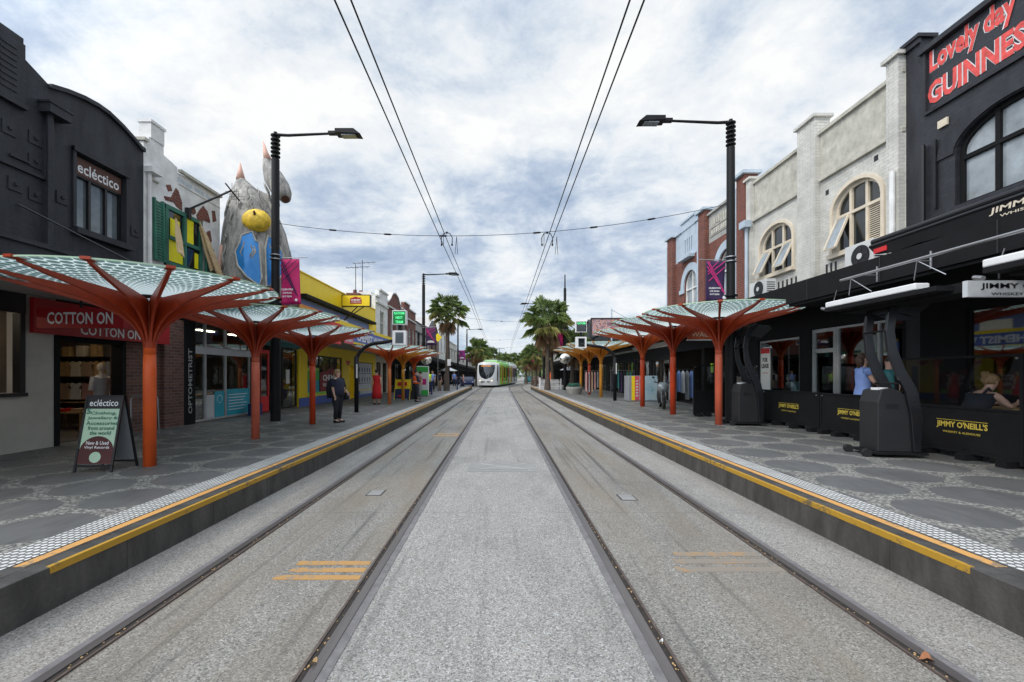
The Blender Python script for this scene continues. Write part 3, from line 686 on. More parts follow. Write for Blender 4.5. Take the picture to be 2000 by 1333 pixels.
for x, la in ((-1.66, 'looped wire hanger holding the left pair of wires at the nearest cross wire'), (1.43, 'looped wire hanger holding the right pair of wires at the nearest cross wire')):
    t = thing('wire_hanger', la, 'hanger', (x, 13.4, 6.1), 'looped hangers on the nearest cross wire')
    b = MB(); b.tube([(x-.16, 13.4, 5.75), (x-.17, 13.4, 6.0), (x-.1, 13.4, 6.13), (x, 13.4, 6.17), (x+.1, 13.4, 6.13), (x+.17, 13.4, 6.0), (x+.16, 13.4, 5.75)], .013, 6); b.build('loop', M['pole'], t)
    b = MB(); b.tube([(x-.1, 13.4, 5.73), (x-.1, 13.35, 6.1)], .008, 5); b.tube([(x+.25, 13.42, 5.5), (x+.3, 13.42, 6.05)], .008, 5); b.tube([(x+.33, 13.42, 5.5), (x+.3, 13.42, 6.05)], .008, 5); b.build('dropper', M['pole'], t)
    for dx in (-.16, .16, .0):
        b = MB(); b.ball((x+dx, 13.4, 5.79 if dx else 6.16), .03, .03, .04, 8, 5); b.build('clamp', M['pole'], t)
# ---------------------------------------------------------------- banners
def banner(x, y, z0, z1, w, s, bg, ln, label, words=None, lily=False):
    """s: side of the pole the banner hangs on"""
    t = thing('banner', label, 'banner', (x, y, z0), 'lamp post banners')
    xa, xb = sorted((x+s*.17, x+s*(.17+w))); b = MB(); n = 12; vs = []
    for i in range(n+1):
        q = i/n
        for j in range(n+1):
            r = j/n; vs.append((xa+(xb-xa)*r + s*.08*(1-q)**2*r*(1), y + .05*math.sin(r*5 + q*3)*(1-q), z0+(z1-z0)*q))
    fs = [(i*(n+1)+j, i*(n+1)+j+1, (i+1)*(n+1)+j+1, (i+1)*(n+1)+j) for i in range(n) for j in range(n)]
    o = b.add(vs, fs).build('cloth', bg, t, smooth=True); mo = o.modifiers.new('t', 'SOLIDIFY'); mo.thickness = .006
    b = MB(); W_, H_ = xb-xa, z1-z0
    def cl(p, q, w_=.035): b.beam((xa+W_*p[0], y-.06, z0+H_*p[1]), (xa+W_*q[0], y-.06, z0+H_*q[1]), .006, w_, up=(0, 1, 0)) if False else b.prism(_thick((xa+W_*p[0], z0+H_*p[1]), (xa+W_*q[0], z0+H_*q[1]), w_, y-.062), (0, .004, 0))
    for p, q in (((.02, .98), (.75, .3)), ((.02, .86), (.85, .22)), ((.1, .98), (.95, .18)), ((.95, .98), (.05, .66)), ((.6, .98), (.05, .72)), ((.98, .86), (.1, .5))): cl(p, q, .022)
    b.build('lines', ln, t)
    if words:
        b = MB(); xx = (xa+xb)/2 - .1*W_; hh = H_*.04
        for i, wd in enumerate(words): text(b, wd, (xx, y-.068, z0+H_*(.32-.075*i)), W_*(.62 if i == 0 else .5), hh, bold=.03)
        b.ball((xb-.12*W_, y-.066, z0+H_*.09), .045, .006, .045, 12, 6); b.build('lettering', M['white'], t)
    if lily:
        b = MB(); c = ((xa+xb)/2, z0+H_*.14)
        for k in range(7):
            a = math.pi*(k+.5)/7; b.prism([(c[0], y-.066, c[1]), (c[0]+.2*math.cos(a-.18)*W_/.6, y-.066, c[1]+.16*math.sin(a-.18)), (c[0]+.26*math.cos(a)*W_/.6, y-.066, c[1]+.2*math.sin(a)), (c[0]+.2*math.cos(a+.18)*W_/.6, y-.066, c[1]+.16*math.sin(a+.18))], (0, .004, 0))
        b.build('emblem', M['offwhite'], t)
    b = MB(); b.tube([(x, y, z1+.02), (x+s*(w+.42), y, z1+.05)], .014, 6); b.tube([(x, y, z1-.05), (x+s*.2, y, z1-.02)], .012, 6)
    b.loft([(x, y, z1-.03, .17, .17), (x, y, z1+.0, .17, .17)], 14); b.loft([(x, y, z1+.1, .17, .17), (x, y, z1+.13, .17, .17)], 14); b.build('bracket', M['steel'], t)
def _thick(p, q, w, y):
    d = Vector((q[0]-p[0], q[1]-p[1])); d.normalize(); nrm = Vector((-d.y, d.x))*w/2
    return [(p[0]-nrm.x, y, p[1]-nrm.y), (q[0]-nrm.x, y, q[1]-nrm.y), (q[0]+nrm.x, y, q[1]+nrm.y), (p[0]+nrm.x, y, p[1]+nrm.y)]
mk('purple', (.22, .01, .15), .7)
mk('dark_line', (.02, .005, .06), .7)
banner(-7.09, 13.7, 4.0, 5.43, .58, 1, M['magenta'], M['dark_line'], 'crimson banner with dark crossing lines on the nearest left lamp post', ['CELEBRATING', 'LIVE MUSIC', 'IN ST KILDA'])
banner(6.95, 13.15, 4.0, 5.22, .58, -1, M['plum'], M['pink_line'], 'dark banner with pink crossing lines on the nearest right lamp post', ['CELEBRATING', 'LIVE MUSIC', 'IN ST KILDA'])
banner(-5.85, 33, 4.0, 5.35, .75, 1, M['plum'], M['pink_line'], 'dark purple banner with pink lines beside the left palm', None, True)
banner(6.05, 41, 4.0, 5.9, .78, -1, M['magenta'], M['dark_line'], 'crimson banner with a white emblem on the spired pole', None, True)
banner(-5.9, 60, 3.8, 5.1, .8, 1, M['purple'], M['dark_line'], 'purple banner on the plain pole left of the tram', None, True)
banner(5.6, 62, 3.6, 5.2, .95, -1, M['magenta'], M['dark_line'], 'small crimson banner on the pole right of the tram', None, True)
banner(6.6, 58, 4.3, 6.1, .9, -1, M['plum'], M['pink_line'], 'dark banner behind the right palm trunks', None, True)
banner(-5.75, 74, 3.9, 5.3, .8, 1, M['purple'], M['dark_line'], 'farthest small crimson banner on the left', None, False)
# ---------------------------------------------------------------- tram stop display poles
def stop_display(x, y, s, k, la, lit):
    t = thing('stop_display', la, 'display', (x, y, PZT), 'curved display poles on the tram stop')
    b = MB(); pts = [(x, y, PZT), (x, y, PZT+2.0*k)]
    for i in range(1, 9): a = math.pi/2*i/8; pts.append((x+s*k*(.95*(1-math.cos(a))), y, PZT+k*(2.0+.75*math.sin(a))))
    pts.append((x+s*k*1.5, y, PZT+k*2.84)); b.tube(pts, [.085*k]*2+[.075*k]*8+[.065*k], 12); b.build('pole', M['pole'], t, smooth=True)
    b = MB(); b.tube([(x, y, PZT+k*1.35), (x, y, PZT+k*2.2)], .095*k, 12); b.build('sleeve', M['iron'], t)
    b = MB(); b.box(x+.02*k, x+.07*k, y-.11*k, y-.088*k, PZT+k*1.35, PZT+k*1.9); b.build('notice', M['offwhite'], t)
    X = x+s*k*1.72
    b = MB(); b.box(X-.27*k, X+.27*k, y-.13, y+.13, PZT+2.65*k, PZT+3.22*k); lo = b.build('lower_screen_case', M['white'], t, bevel=.015)
    b = MB(); b.box(X-.15*k, X+.17*k, y-.137, y-.125, PZT+2.72*k, PZT+3.15*k); b.build('lower_screen', M['dark_glass'], lo)
    b = MB(); b.box(X-.28*k, X+.28*k, y-.13, y+.13, PZT+3.45*k, PZT+4.02*k); up = b.build('upper_screen_case', M['white'], t, bevel=.015)
    b = MB(); b.box(X-.245*k, X+.245*k, y-.137, y-.125, PZT+3.485*k, PZT+3.985*k); b.build('upper_screen', M['screen_green'] if lit else M['dark_glass'], up)
    b = MB(); b.box(X-.06, X+.06, y-.05, y+.05, PZT+3.22*k, PZT+3.45*k); b.build('bracket', M['pole'], t)
    b = MB(); zt = PZT+3.9*k
    if lit:
        for i, wd in enumerate(('PLATFORM', 'NEXT', 'TRAM')): text(b, wd, (X, y-.14, zt-.17*i*k), (.40, .27, .29)[i]*k, .10*k, bold=.01)
    else: text(b, 'PLATFORM', (X, y-.14, zt), .40*k, .11*k, bold=.01)
    b.build('lit_words', M['text_green'], up)
stop_display(-5.60, 16.9, 1, .98, 'green NEXT TRAM display above a curved black pole on the left platform', True)
stop_display(6.35, 24.2, -1, 1.1, 'display on a curved black pole on the right platform, mostly dark', False)
def mirror(x, y, z, r, la, dx=0):
    t = thing('convex_mirror', la, 'mirror', (x, y, PZT), 'round convex mirrors at the end of the stop')
    b = MB(); b.tube([(x+dx, y+.1, PZT), (x+dx, y+.1, z+r*.5)], .045, 8); b.build('post', M['pole'], t)
    b = MB(); n = 20; vs = [(x, y-.10, z)]
    for j, q in enumerate((.35, .7, 1)): vs += [(x+r*q*math.cos(2*math.pi*k/n), y-.10+.09*q*q, z+r*q*math.sin(2*math.pi*k/n)) for k in range(n)]
    b.add(vs, [(0, 1+(k+1) % n, 1+k) for k in range(n)] + [(1+j*n+k, 1+j*n+(k+1) % n, 1+(j+1)*n+(k+1) % n, 1+(j+1)*n+k) for j in range(2) for k in range(n)]); b.build('mirror_face', M['mirror'], t, smooth=True)
    b = MB(); b.tube([(x, y, z), (x, y+.04, z)], r*1.04, 20); b.build('backing', M['offwhite'], t)
mk('mirror', (.8, .76, .68), .12, .95, var=.02)
mirror(-5.3, 31.0, 2.85, .35, 'round convex mirror at the end of the left platform')
mirror(5.9, 40.0, 3.25, .46, 'round convex mirror at the end of the right platform')
# ================================================================ buildings
LF = Fac(-1, 9.1); RF = Fac(1, 9.5)
def bld(f, name, label, u0, group=None): return thing(name, label, 'building', (f.s*f.F, u0, 0), group)
def body(f, t, u0, u1, z, m, depth=9, zb=3.4, d0=-.3):
    b = MB(); f.box(b, u0+.02, u1-.02, zb, z, d0, -depth); b.build('rear_block', m, t)
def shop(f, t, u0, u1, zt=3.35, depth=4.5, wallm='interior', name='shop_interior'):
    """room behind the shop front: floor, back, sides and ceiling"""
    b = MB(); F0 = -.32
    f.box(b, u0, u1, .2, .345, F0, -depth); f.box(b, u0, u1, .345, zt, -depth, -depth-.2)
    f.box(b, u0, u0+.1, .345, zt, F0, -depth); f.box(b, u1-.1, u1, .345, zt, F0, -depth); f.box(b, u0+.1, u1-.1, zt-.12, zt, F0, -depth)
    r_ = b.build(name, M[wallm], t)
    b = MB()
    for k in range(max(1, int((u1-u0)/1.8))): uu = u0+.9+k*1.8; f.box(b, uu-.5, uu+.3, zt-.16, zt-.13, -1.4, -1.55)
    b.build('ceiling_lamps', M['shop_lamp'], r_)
def window(f, t, ua, ub, za, zs, rise, fm, gm, cols=2, rows=(), fw=.07, d=-.14, pane_name='pane', top_cols=None):
    b = MB()
    f.beam(b, ua+fw/2, za, ua+fw/2, zs, fw, d+.03, .06); f.beam(b, ub-fw/2, za, ub-fw/2, zs, fw, d+.03, .06)
    f.box(b, ua, ub, za, za+fw, d, d+.065)
    if rise: f.arch(b, (ua+ub)/2, zs, (ub-ua)/2-fw, rise-fw, fw, d, .06)
    else: f.box(b, ua, ub, zs-fw, zs, d, d+.062)
    for i in range(1, cols):
        u = ua+(ub-ua)*i/cols; zt = zs-.0 + (rise*math.sqrt(max(0, 1-((u-(ua+ub)/2)/((ub-ua)/2))**2)) if rise else -fw)
        f.box(b, u-fw*.45, u+fw*.45, za+fw, zt, d+.002, d+.072)
    for z in rows: f.box(b, ua+fw, ub-fw, z-fw*.45, z+fw*.45, d+.004, d+.08)
    w = b.build('window', fm, t)
    b = MB(); pts = [(ua+.01, za+.01), (ub-.01, za+.01), (ub-.01, zs)]
    if rise: pts += [((ua+ub)/2+((ub-ua)/2-.01)*math.cos(math.pi*i/14), zs+(rise-.01)*math.sin(math.pi*i/14)) for i in range(1, 14)]
    pts += [(ua+.01, zs)]
    f.poly(b, pts, d+.01, d-.005); b.build(pane_name, gm, w)
    return w
def glaze(f, t, us, z0, z1, fm, d=-.12, fw=.06, transom=None, glass='shop_glass', name='shop_window'):
    b = MB(); a, c = us[0], us[-1]
    for u in us: f.box(b, u-fw/2, u+fw/2, z0, z1, d, d+.07)
    f.box(b, a, c, z0, z0+fw, d+.002, d+.068); f.box(b, a, c, z1-fw, z1, d+.002, d+.068)
    if transom: f.box(b, a, c, transom-fw*.6, transom+fw*.6, d+.004, d+.075)
    w = b.build(name, fm, t); b = MB()
    f.box(b, a, c, z0+.01, z1-.01, d+.02, d+.03); b.build('glass', M[glass], w); return w
def awning(f, t, u0, u1, z, dout, th, m, under='soffit', name='awning', face=None):
    b = MB(); f.box(b, u0, u1, z, z+.10, 0.01, dout-.06); f.box(b, u0, u1, z-.0, z+th, dout-.06, dout); a = b.build(name, m, t)
    b = MB(); f.box(b, u0+.01, u1-.01, z-.03, z-.003, 0.02, dout-.07); b.build('soffit', M[under], a); return a
def racks(f, t, u0, u1, n, z0=.5, z1=2.4, dp=(-1.2, -3.5), cols=('cloth_tan', 'cloth_white', 'cloth_pink', 'timber', 'cloth_red', 'cloth_grey'), name='goods'):
    """stock in the shop, seen dimly through the glass"""
    for i in range(n):
        u = random.uniform(u0, u1); z = random.uniform(z0, z1); d = random.uniform(dp[1], dp[0]); w, h = random.uniform(.15, .5), random.uniform(.15, .5)
        b = MB(); f.box(b, u, u+w, z, z+h, d, d-.12); b.build(name, M[random.choice(cols)], t, bevel=.02)
# ---------------- LEFT 1 : charcoal building
t = bld(LF, 'shop_building', 'charcoal painted building with a curved parapet at the left edge', 3.0)
b = MB()
curve = [(8.76, 7.56), (9.1, 7.68), (9.46, 7.77), (9.8, 7.81), (10.07, 7.8), (10.45, 7.7), (10.75, 7.58), (10.98, 7.47), (11.08, 7.45)]
LF.wall(b, 3.0, 8.30, 3.35, [(3.0, 8.2), (8.30, 8.2)], [(4.4, 5.8, 4.95, 6.5, 0)])
LF.wall(b, 8.30, 8.76, 3.35, [(8.30, 7.84), (8.76, 7.63)])
LF.wall(b, 8.76, 11.08, 3.35, curve, [(9.30, 10.52, 4.95, 6.55, 0)])
w_ = b.build('wall', M['charcoal'], t)
body(LF, t, 3.0, 11.06, 7.2, M['charcoal'])
b = MB()
for (a, za), (c, zc) in zip(curve, curve[1:]): LF.poly(b, [(a, za+.002), (c, zc+.002), (c, zc+.09), (a, za+.09)], .07, -.32)
b.build('coping', M['charcoal'], t)
b = MB(); LF.box(b, 7.75, 8.27, 6.9, 8.05, .003, .07); LF.box(b, 7.72, 8.3, 6.82, 6.9, .003, .10); b.build('raised_panel', M['charcoal'], t)
b = MB(); 
for k in range(8): LF.box(b, 7.85, 8.12, 7.05+k*.115, 7.09+k*.115, .072, .085)
b.build('panel_pattern', M['charcoal'], t)
for u, z in ((8.05, 6.35), (8.5, 6.4), (8.15, 5.35), (8.5, 5.3), (8.5, 5.95), (9.02, 5.45), (10.82, 5.35)):
    b = MB(); LF.box(b, u-.12, u+.12, z-.12, z+.12, .003, .02); LF.box(b, u-.03, u+.03, z-.02, z+.03, .022, .05); b.build('anchor_plate', M['charcoal'], t)
b = MB(); LF.box(b, 7.6, 8.72, 5.66, 5.72, .003, .05); LF.box(b, 8.05, 8.4, 5.85, 5.89, .003, .04); b.build('string_course', M['charcoal'], t)
b = MB(); LF.box(b, 8.56, 9.0, 6.98, 7.16, .003, .24); LF.box(b, 8.54, 9.02, 7.16, 7.2, .003, .26); pp = b.build('rain_head', M['charcoal'], t)
b = MB(); b.tube([LF.P(8.70, 7.0, .09), LF.P(8.70, 3.75, .09)], .055, 10); b.build('downpipe', M['charcoal'], t)
w = window(LF, t, 9.30, 10.52, 4.95, 6.55, 0, M['black'], M['mid_glass'], 3, (6.12,), .06)
b = MB(); LF.box(b, 9.34, 10.48, 6.13, 6.5, -.07, -.045); sg = b.build('sign_board', M['brown'], t)
b = MB(); LF.text(b, 'ecléctico', 9.91, 6.30, 1.02, .24, -.04, .015); b.build('lettering', M['white'], sg)
b = MB(); LF.box(b, 9.2, 10.62, 4.80, 4.93, .0, .16); LF.box(b, 9.22, 9.29, 4.95, 6.62, .0, .05); LF.box(b, 10.53, 10.6, 4.95, 6.62, .0, .05); LF.box(b, 9.22, 10.6, 6.56, 6.66, .003, .08); b.build('window_surround', M['charcoal'], t)
w = window(LF, t, 4.4, 5.8, 4.95, 6.5, 0, M['black'], M['dark_glass'], 3, (6.12,), .06)
# ground floor
b = MB(); LF.wall(b, 3.0, 8.9, -.1, 3.35, [(5.2, 8.28, 1.45, 3.0, 0)]); b.build('ground_wall', M['render_cream'], t)
b = MB(); LF.wall(b, 8.9, 10.6, 2.62, 3.35, []); b.build('lintel_wall', M['matt_black'], t)
b = MB(); LF.box(b, 5.1, 8.3, 2.95, 3.34, .004, .05); LF.box(b, 8.20, 8.29, 1.4, 2.95, -.1, .05); LF.box(b, 5.1, 8.3, 1.38, 1.45, .0, .09); LF.box(b, 6.7, 6.78, 1.45, 2.95, -.15, -.05); b.build('hatch_frame', M['black'], t)
shop(LF, t, 5.0, 8.85); 
b = MB(); LF.box(b, 5.3, 8.2, 1.3, 1.42, -.35, -1.1); b.build('counter', M['timber'], t)
b = MB(); LF.box(b, 7.0, 7.6, 1.6, 2.7, -2.6, -2.7); b.build('menu_board', M['cream'], t)
awning(LF, t, 3.0, 10.9, 3.36, 2.2, .42, M['charcoal'])
b = MB(); LF.box(b, 3.0, 10.9, 3.40, 3.44, 2.202, 2.23); LF.box(b, 3.0, 10.9, 3.70, 3.74, 2.202, 2.24); b.build('fascia_moulding', M['charcoal'], t)
b = MB(); b.tube([LF.P(8.2, 5.0, .02), LF.P(9.3, 3.85, 1.9)], .018, 6); b.build('stay_rod', M['black'], t)
b = MB(); pts = [LF.P(8.9+.1*i, 3.60+.05*math.sin(i*2.1), 1.6-.05*i) for i in range(12)]; b.tube(pts, .02, 5); b.build('cable', M['black'], t)
# ---------------- clothing shop (ground floor bay 8.9 .. 12.5)
t = bld(LF, 'clothing_shop', 'clothing shop with a red fascia and brick pier under the charcoal building', 8.9)
b = MB(); LF.box(b, 8.35, 11.78, 2.60, 3.28, .06, .14); sg = b.build('fascia_sign', M['red'], t)
b = MB(); LF.text(b, 'COTTON ON', 10.05, 2.76, 1.55, .22, .146, .02); b.build('lettering', M['white'], sg)
b = MB(); LF.wall(b, 10.6, 11.8, .3, 2.6, []); 
o = b.build('side_wall', M['brick_brown'], t); o.location.x -= .12
b = MB(); LF.wall(b, 11.78, 12.5, .1, 3.34, []); b.build('brick_pier', M['brick_brown'], t)
b = MB(); LF.box(b, 10.6, 11.78, 2.6, 3.34, -.02, -.3); b.build('bulkhead', M['matt_black'], t)
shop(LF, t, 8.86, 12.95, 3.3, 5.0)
b = MB(); LF.box(b, 8.86, 8.97, .33, 2.6, -.3, .02); LF.box(b, 10.5, 10.6, .33, 2.6, -.3, -.02); LF.box(b, 8.97, 10.5, 2.5, 2.6, -.25, -.05); b.build('door_frame', M['matt_black'], t)
for z in (1.62, 2.28, .98): b = MB(); b.box(-13.4, -10.5, 12.45, 12.84, z, z+.03); b.build('shelf', M['timber' if z < 1 else 'black'], t)
def garment(f, t, u, z, d, m, w=.32, h=.42):
    b = MB(); f.poly(b, [(u-w/2, z), (u+w/2, z), (u+w*.42, z+h*.7), (u+w*.6, z+h*.55), (u+w*.72, z+h*.68), (u+w*.35, z+h), (u-w*.35, z+h), (u-w*.72, z+h*.68), (u-w*.6, z+h*.55), (u-w*.42, z+h*.7)], d, d-.1); b.build('garment', M[m], t)
def hung(x, y, z, m, w=.30, h=.44):
    b = MB(); b.prism([(x+a*w, y, z+c*h) for a, c in ((-.5, 0), (.5, 0), (.42, .7), (.6, .55), (.72, .68), (.35, 1), (.12, .93), (-.12, .93), (-.35, 1), (-.72, .68), (-.6, .55), (-.42, .7))], (0, .06, 0)); b.build('garment', M[m], t)
for i in range(7): hung(-12.95+i*.34, 12.55, 1.74, ('cloth_tan', 'timber', 'cream', 'cloth_tan', 'timber', 'cloth_grey', 'brown')[i])
for i in range(7): hung(-12.9+i*.34, 12.5, 1.08, ('timber', 'cloth_tan', 'cloth_white', 'cloth_pink', 'cloth_white', 'cloth_white', 'cloth_grey')[i], .33, .48)
for u in (9.15, 9.25, 9.35, 9.45): b = MB(); b.box(-13+4*(u-9.15), -12.8+4*(u-9.15), 12.5, 12.7, 2.31, 2.55+.3*(u-9.1)); b.build('folded_stock', M['timber' if u != 9.35 else 'cream'], t)
# mannequin standing inside, table, stock
t2 = thing('mannequin', 'mannequin in a white shirt and grey trousers inside the clothing shop', 'mannequin', LF.P(10.95, .345, -.95))
x, y, z = LF.P(10.95, .35, -.95)
b = MB(); b.tube([(x, y-.09, z), (x, y-.09, z+.45), (x, y-.08, z+.85)], [.05, .075, .10], 10); b.tube([(x, y+.09, z), (x, y+.09, z+.45), (x, y+.08, z+.85)], [.05, .075, .10], 10); b.build('trousers', M['cloth_grey'], t2)
b = MB(); b.loft([(x, y, z+.8, .12, .18), (x, y, z+1.1, .11, .16), (x, y, z+1.35, .13, .21), (x, y, z+1.45, .06, .08)], 14); b.tube([(x, y-.2, z+1.38), (x, y-.27, z+1.05)], [.07, .06], 8); b.tube([(x, y+.2, z+1.38), (x, y+.27, z+1.05)], [.07, .06], 8); b.build('shirt', M['cloth_white'], t2)
b = MB(); b.tube([(x, y, z+1.42), (x, y, z+1.52)], .05, 8); b.ball((x, y, z+1.62), .09, .09, .12); b.build('head', M['cream'], t2)
t2 = thing('display_table', 'low timber display table with folded clothes inside the clothing shop', 'table', (-11.4, 11.7, .345))
b = MB(); b.box(-12.0, -10.9, 11.3, 12.0, .78, .82); b.build('table_top', M['timber'], t2)
for u in (-11.97, -10.98):
    for d in (11.33, 11.92): b = MB(); b.box(u, u+.05, d, d+.05, .35, .78); b.build('leg', M['timber'], t2)
for i, m in enumerate(('cloth_white', 'cloth_red', 'cloth_tan')): b = MB(); b.box(-11.95+i*.34, -11.68+i*.34, 11.4, 11.65, .822, .9); tag(b.build('folded_clothes', M[m]), ('white', 'red', 'tan')[i] + ' folded clothes on the low timber table in the clothing shop', 'clothes', 'folded clothes')
# under-awning sign
t = thing('hanging_sign', 'red under-awning sign with white words hanging before the clothing shop', 'sign', (-7.95, 8.3, 2.7))
b = MB(); b.box(-8.8, -7.15, 8.25, 8.37, 2.68, 3.06); b.build('sign_box', M['red'], t)
b = MB(); text(b, 'COTTON ON', (-7.97, 8.244, 2.865), 1.25, .23, bold=.02); b.build('lettering', M['white'], t)
b = MB(); b.tube([(-8.0, 8.3, 3.05), (-8.0, 8.3, 3.34)], .02, 6); b.build('rod', M['black'], t)
# ---------------- LEFT 2 : white building with the broken window
t = bld(LF, 'shop_building', 'white rendered building with green shutters and broken boards in its window', 11.1)
b = MB(); top = [(11.09, 7.75), (11.25, 7.75), (11.251, 7.95), (11.75, 7.95), (11.751, 7.72), (12.05, 7.66), (12.25, 7.62), (12.251, 7.48), (14.1, 7.60)]
LF.wall(b, 11.09, 14.1, 3.5, top, [(11.75, 13.2, 4.78, 6.42, 0)]); b.build('wall', M['white_paint'], t); body(LF, t, 11.12, 14.1, 7.1, M['white_paint'])
b = MB(); LF.box(b, 12.26, 14.08, 7.5, 7.58, .003, .10); LF.box(b, 11.2, 11.55, 6.85, 6.9, .003, .04); LF.box(b, 11.05, 11.2, 7.76, 7.84, .06, -.3); LF.box(b, 12.3, 14.1, 7.17, 7.19, .003, .012); b.build('cornice', M['stained'], t)
b = MB(); LF.box(b, 11.3, 11.75, 7.951, 8.35, .02, -.3); LF.box(b, 11.27, 11.78, 8.35, 8.42, .05, -.33); b.build('parapet_block', M['white_paint'], t)
b = MB(); b.tube([LF.P(11.2, 7.0, .07), LF.P(11.2, 3.8, .07)], .045, 8); LF.box(b, 11.1, 11.45, 6.98, 7.12, .003, .22); b.build('downpipe', M['white_paint'], t)
b = MB(); LF.text(b, 'SINGER WINE BAR', 13.0, 7.3, 1.5, .12, .006, .0); b.build('faded_lettering', mk('faded_blue', (.42, .55, .66), .8), t)
w = window(LF, t, 11.75, 13.2, 4.78, 6.42, 0, M['green'], M['dark_glass'], 2, (5.55,), .11, d=.0)
b = MB(); LF.box(b, 11.88, 12.42, 4.92, 5.5, .02, .03); LF.box(b, 11.95, 12.3, 5.6, 6.1, .02, .03); LF.box(b, 12.55, 12.85, 5.6, 6.3, .02, .03); LF.box(b, 12.9, 13.05, 4.95, 5.4, .02, .03); b.build('yellow_board', mk('vivid_yellow', (.85, .75, .0), .5), t)
def shutter(u0, u1, z0, z1, tilt):
    b = MB()
    def q(u, z): return (u + tilt*(z-z0), z)
    LF.poly(b, [q(u0, z0), q(u0+.06, z0), q(u0+.06, z1), q(u0, z1)], .05, .12); LF.poly(b, [q(u1-.06, z0), q(u1, z0), q(u1, z1), q(u1-.06, z1)], .05, .12)
    n = int((z1-z0)/.075)
    for k in range(n): z = z0 + k*.075; LF.poly(b, [q(u0+.06, z), q(u1-.06, z), q(u1-.06, z+.05), q(u0+.06, z+.05)], .06 + .0, .10)
    b.build('shutter', M['green'], t)
shutter(11.33, 11.68, 4.8, 6.4, -.03); shutter(13.28, 13.6, 4.8, 5.7, .05)
for (u0, z0, u1, z1, d0, d1) in ((11.62, 4.98, 12.02, 6.1, .55, .12), (13.75, 4.6, 12.95, 6.35, .35, .12), (13.45, 5.0, 13.0, 6.2, .2, .1)):
    b = MB(); dv = Vector((0, u1-u0, z1-z0)).normalized(); nv = Vector((0, -dv.z, dv.y)); A, B = Vector(LF.P(u0, z0, d0)), Vector(LF.P(u1, z1, d1)); C = B-A
    b.prism([A-nv*.11, A+nv*.02+C*.03, A+nv*.13, A+C*.45+nv*.12, A+C*.62+nv*.10, A+C*.8+nv*.06, B+nv*.03, B-nv*.005, A+C*.9-nv*.02, A+C*.78-nv*.09, A+C*.4-nv*.12], (.035, 0, 0)); b.build('broken_board', M['pale_timber'], t)
def patch(pts): b = MB(); LF.poly(b, pts, .002, .010); b.build('exposed_brick', M['brick_red'], t)
patch([(11.75, 6.62), (12.0, 6.68), (12.18, 7.02), (12.28, 6.98), (12.42, 6.7), (12.42, 6.46), (12.2, 6.5), (12.1, 6.58), (11.8, 6.52)])
patch([(13.0, 6.55), (13.15, 6.78), (13.3, 6.95), (13.5, 6.85), (13.62, 6.6), (13.6, 6.52), (13.3, 6.5), (13.2, 6.3), (13.05, 6.42)])
patch([(11.82, 6.95), (11.98, 7.02), (12.05, 6.88), (11.9, 6.80)])
patch([(12.75, 6.62), (12.92, 6.78), (13.0, 6.62), (12.86, 6.5)])
patch([(13.7, 6.95), (13.85, 7.0), (13.92, 6.7), (13.74, 6.6)])
patch([(13.45, 6.2), (13.62, 6.3), (13.7, 6.0), (13.6, 5.85), (13.75, 5.7), (13.95, 5.5), (14.0, 4.9), (14.05, 4.4), (13.8, 4.4), (13.65, 4.9), (13.55, 5.5), (13.4, 5.8), (13.5, 6.0)])
# television aerial on the wall
t2 = thing('television_aerial', 'bent television aerial on an arm from the white wall', 'aerial', LF.P(12.6, 6.55, .1))
b = MB(); LF.box(b, 12.52, 12.62, 6.3, 6.6, .01, .14); b.build('bracket', M['iron'], t2)
b = MB(); b.tube([LF.P(12.6, 6.6, .12), LF.P(13.05, 7.3, 1.0)], .03, 8); b.build('arm', M['iron'], t2)
b = MB(); b.tube([LF.P(12.8, 7.42, 1.0), LF.P(13.5, 7.18, 1.0)], .022, 6)
for k, q in enumerate((0.45, .6, .75, .9)):
    u, z = 12.8+.7*q, 7.42-.24*q; b.tube([LF.P(u, z-.25, 1.0), LF.P(u, z+.25, 1.0)], .007, 5); b.tube([LF.P(u, z, .8), LF.P(u, z, 1.2)], .007, 5)
b.build('elements', M['iron'], t2)
# optometrist ground floor 12.5..19.6
t = bld(LF, 'eyewear_shop', 'optical shop with tall silver framed windows and a teal panel', 12.5)
b = MB(); LF.wall(b, 12.5, 12.98, .1, 3.5, []); b.build('dark_pier', M['matt_black'], t)
b = MB(); text(b, 'OPTOMETRIST', LF.P(12.74, 1.6, .012), 1.9, .16, (0, 0, 1), (0, -1, 0), .02); b.build('pier_lettering', M['soffit'], t)
b = MB(); LF.wall(b, 15.9, 17.2, .1, 3.5, [(16.5, 17.2, .35, 2.75, 0)]); b.build('ground_wall', M['matt_black'], t)
shop(LF, t, 12.98, 19.5, 3.5, 4.5)
glaze(LF, t, [12.98, 13.5, 14.5, 15.9], .36, 3.45, M['alu'], transom=2.62)
b = MB(); LF.box(b, 12.98, 15.9, 2.42, 2.62, -.05, .0); b.build('door_track', M['pale_grey'], t)
b = MB(); LF.box(b, 13.55, 14.45, .42, 1.15, -.085, -.075); LF.box(b, 13.0, 13.45, .42, 1.15, -.3, -.5); b.build('frosted_panel', M['pale_grey'], t)
b = MB(); LF.box(b, 13.95, 14.42, .42, 1.25, -.07, -.06); LF.box(b, 14.56, 15.85, .42, 1.3, -.07, -.06); tp = b.build('teal_panel', M['sky_teal'], t)
b = MB(); LF.arch(b, 14.18, 1.0, .12, .12, .015, -.058, .004, 10); 
for k in range(6): LF.box(b, 14.65, 15.5+.1*((k*7) % 3), .6+k*.1, .622+k*.1, -.058, -.054)
b.build('panel_print', M['white'], tp)
b = MB(); LF.arch(b, 14.18, 1.0, .12, -.12-.015, .015, -.058, .004, 10); b.build('panel_ring', M['white'], tp)
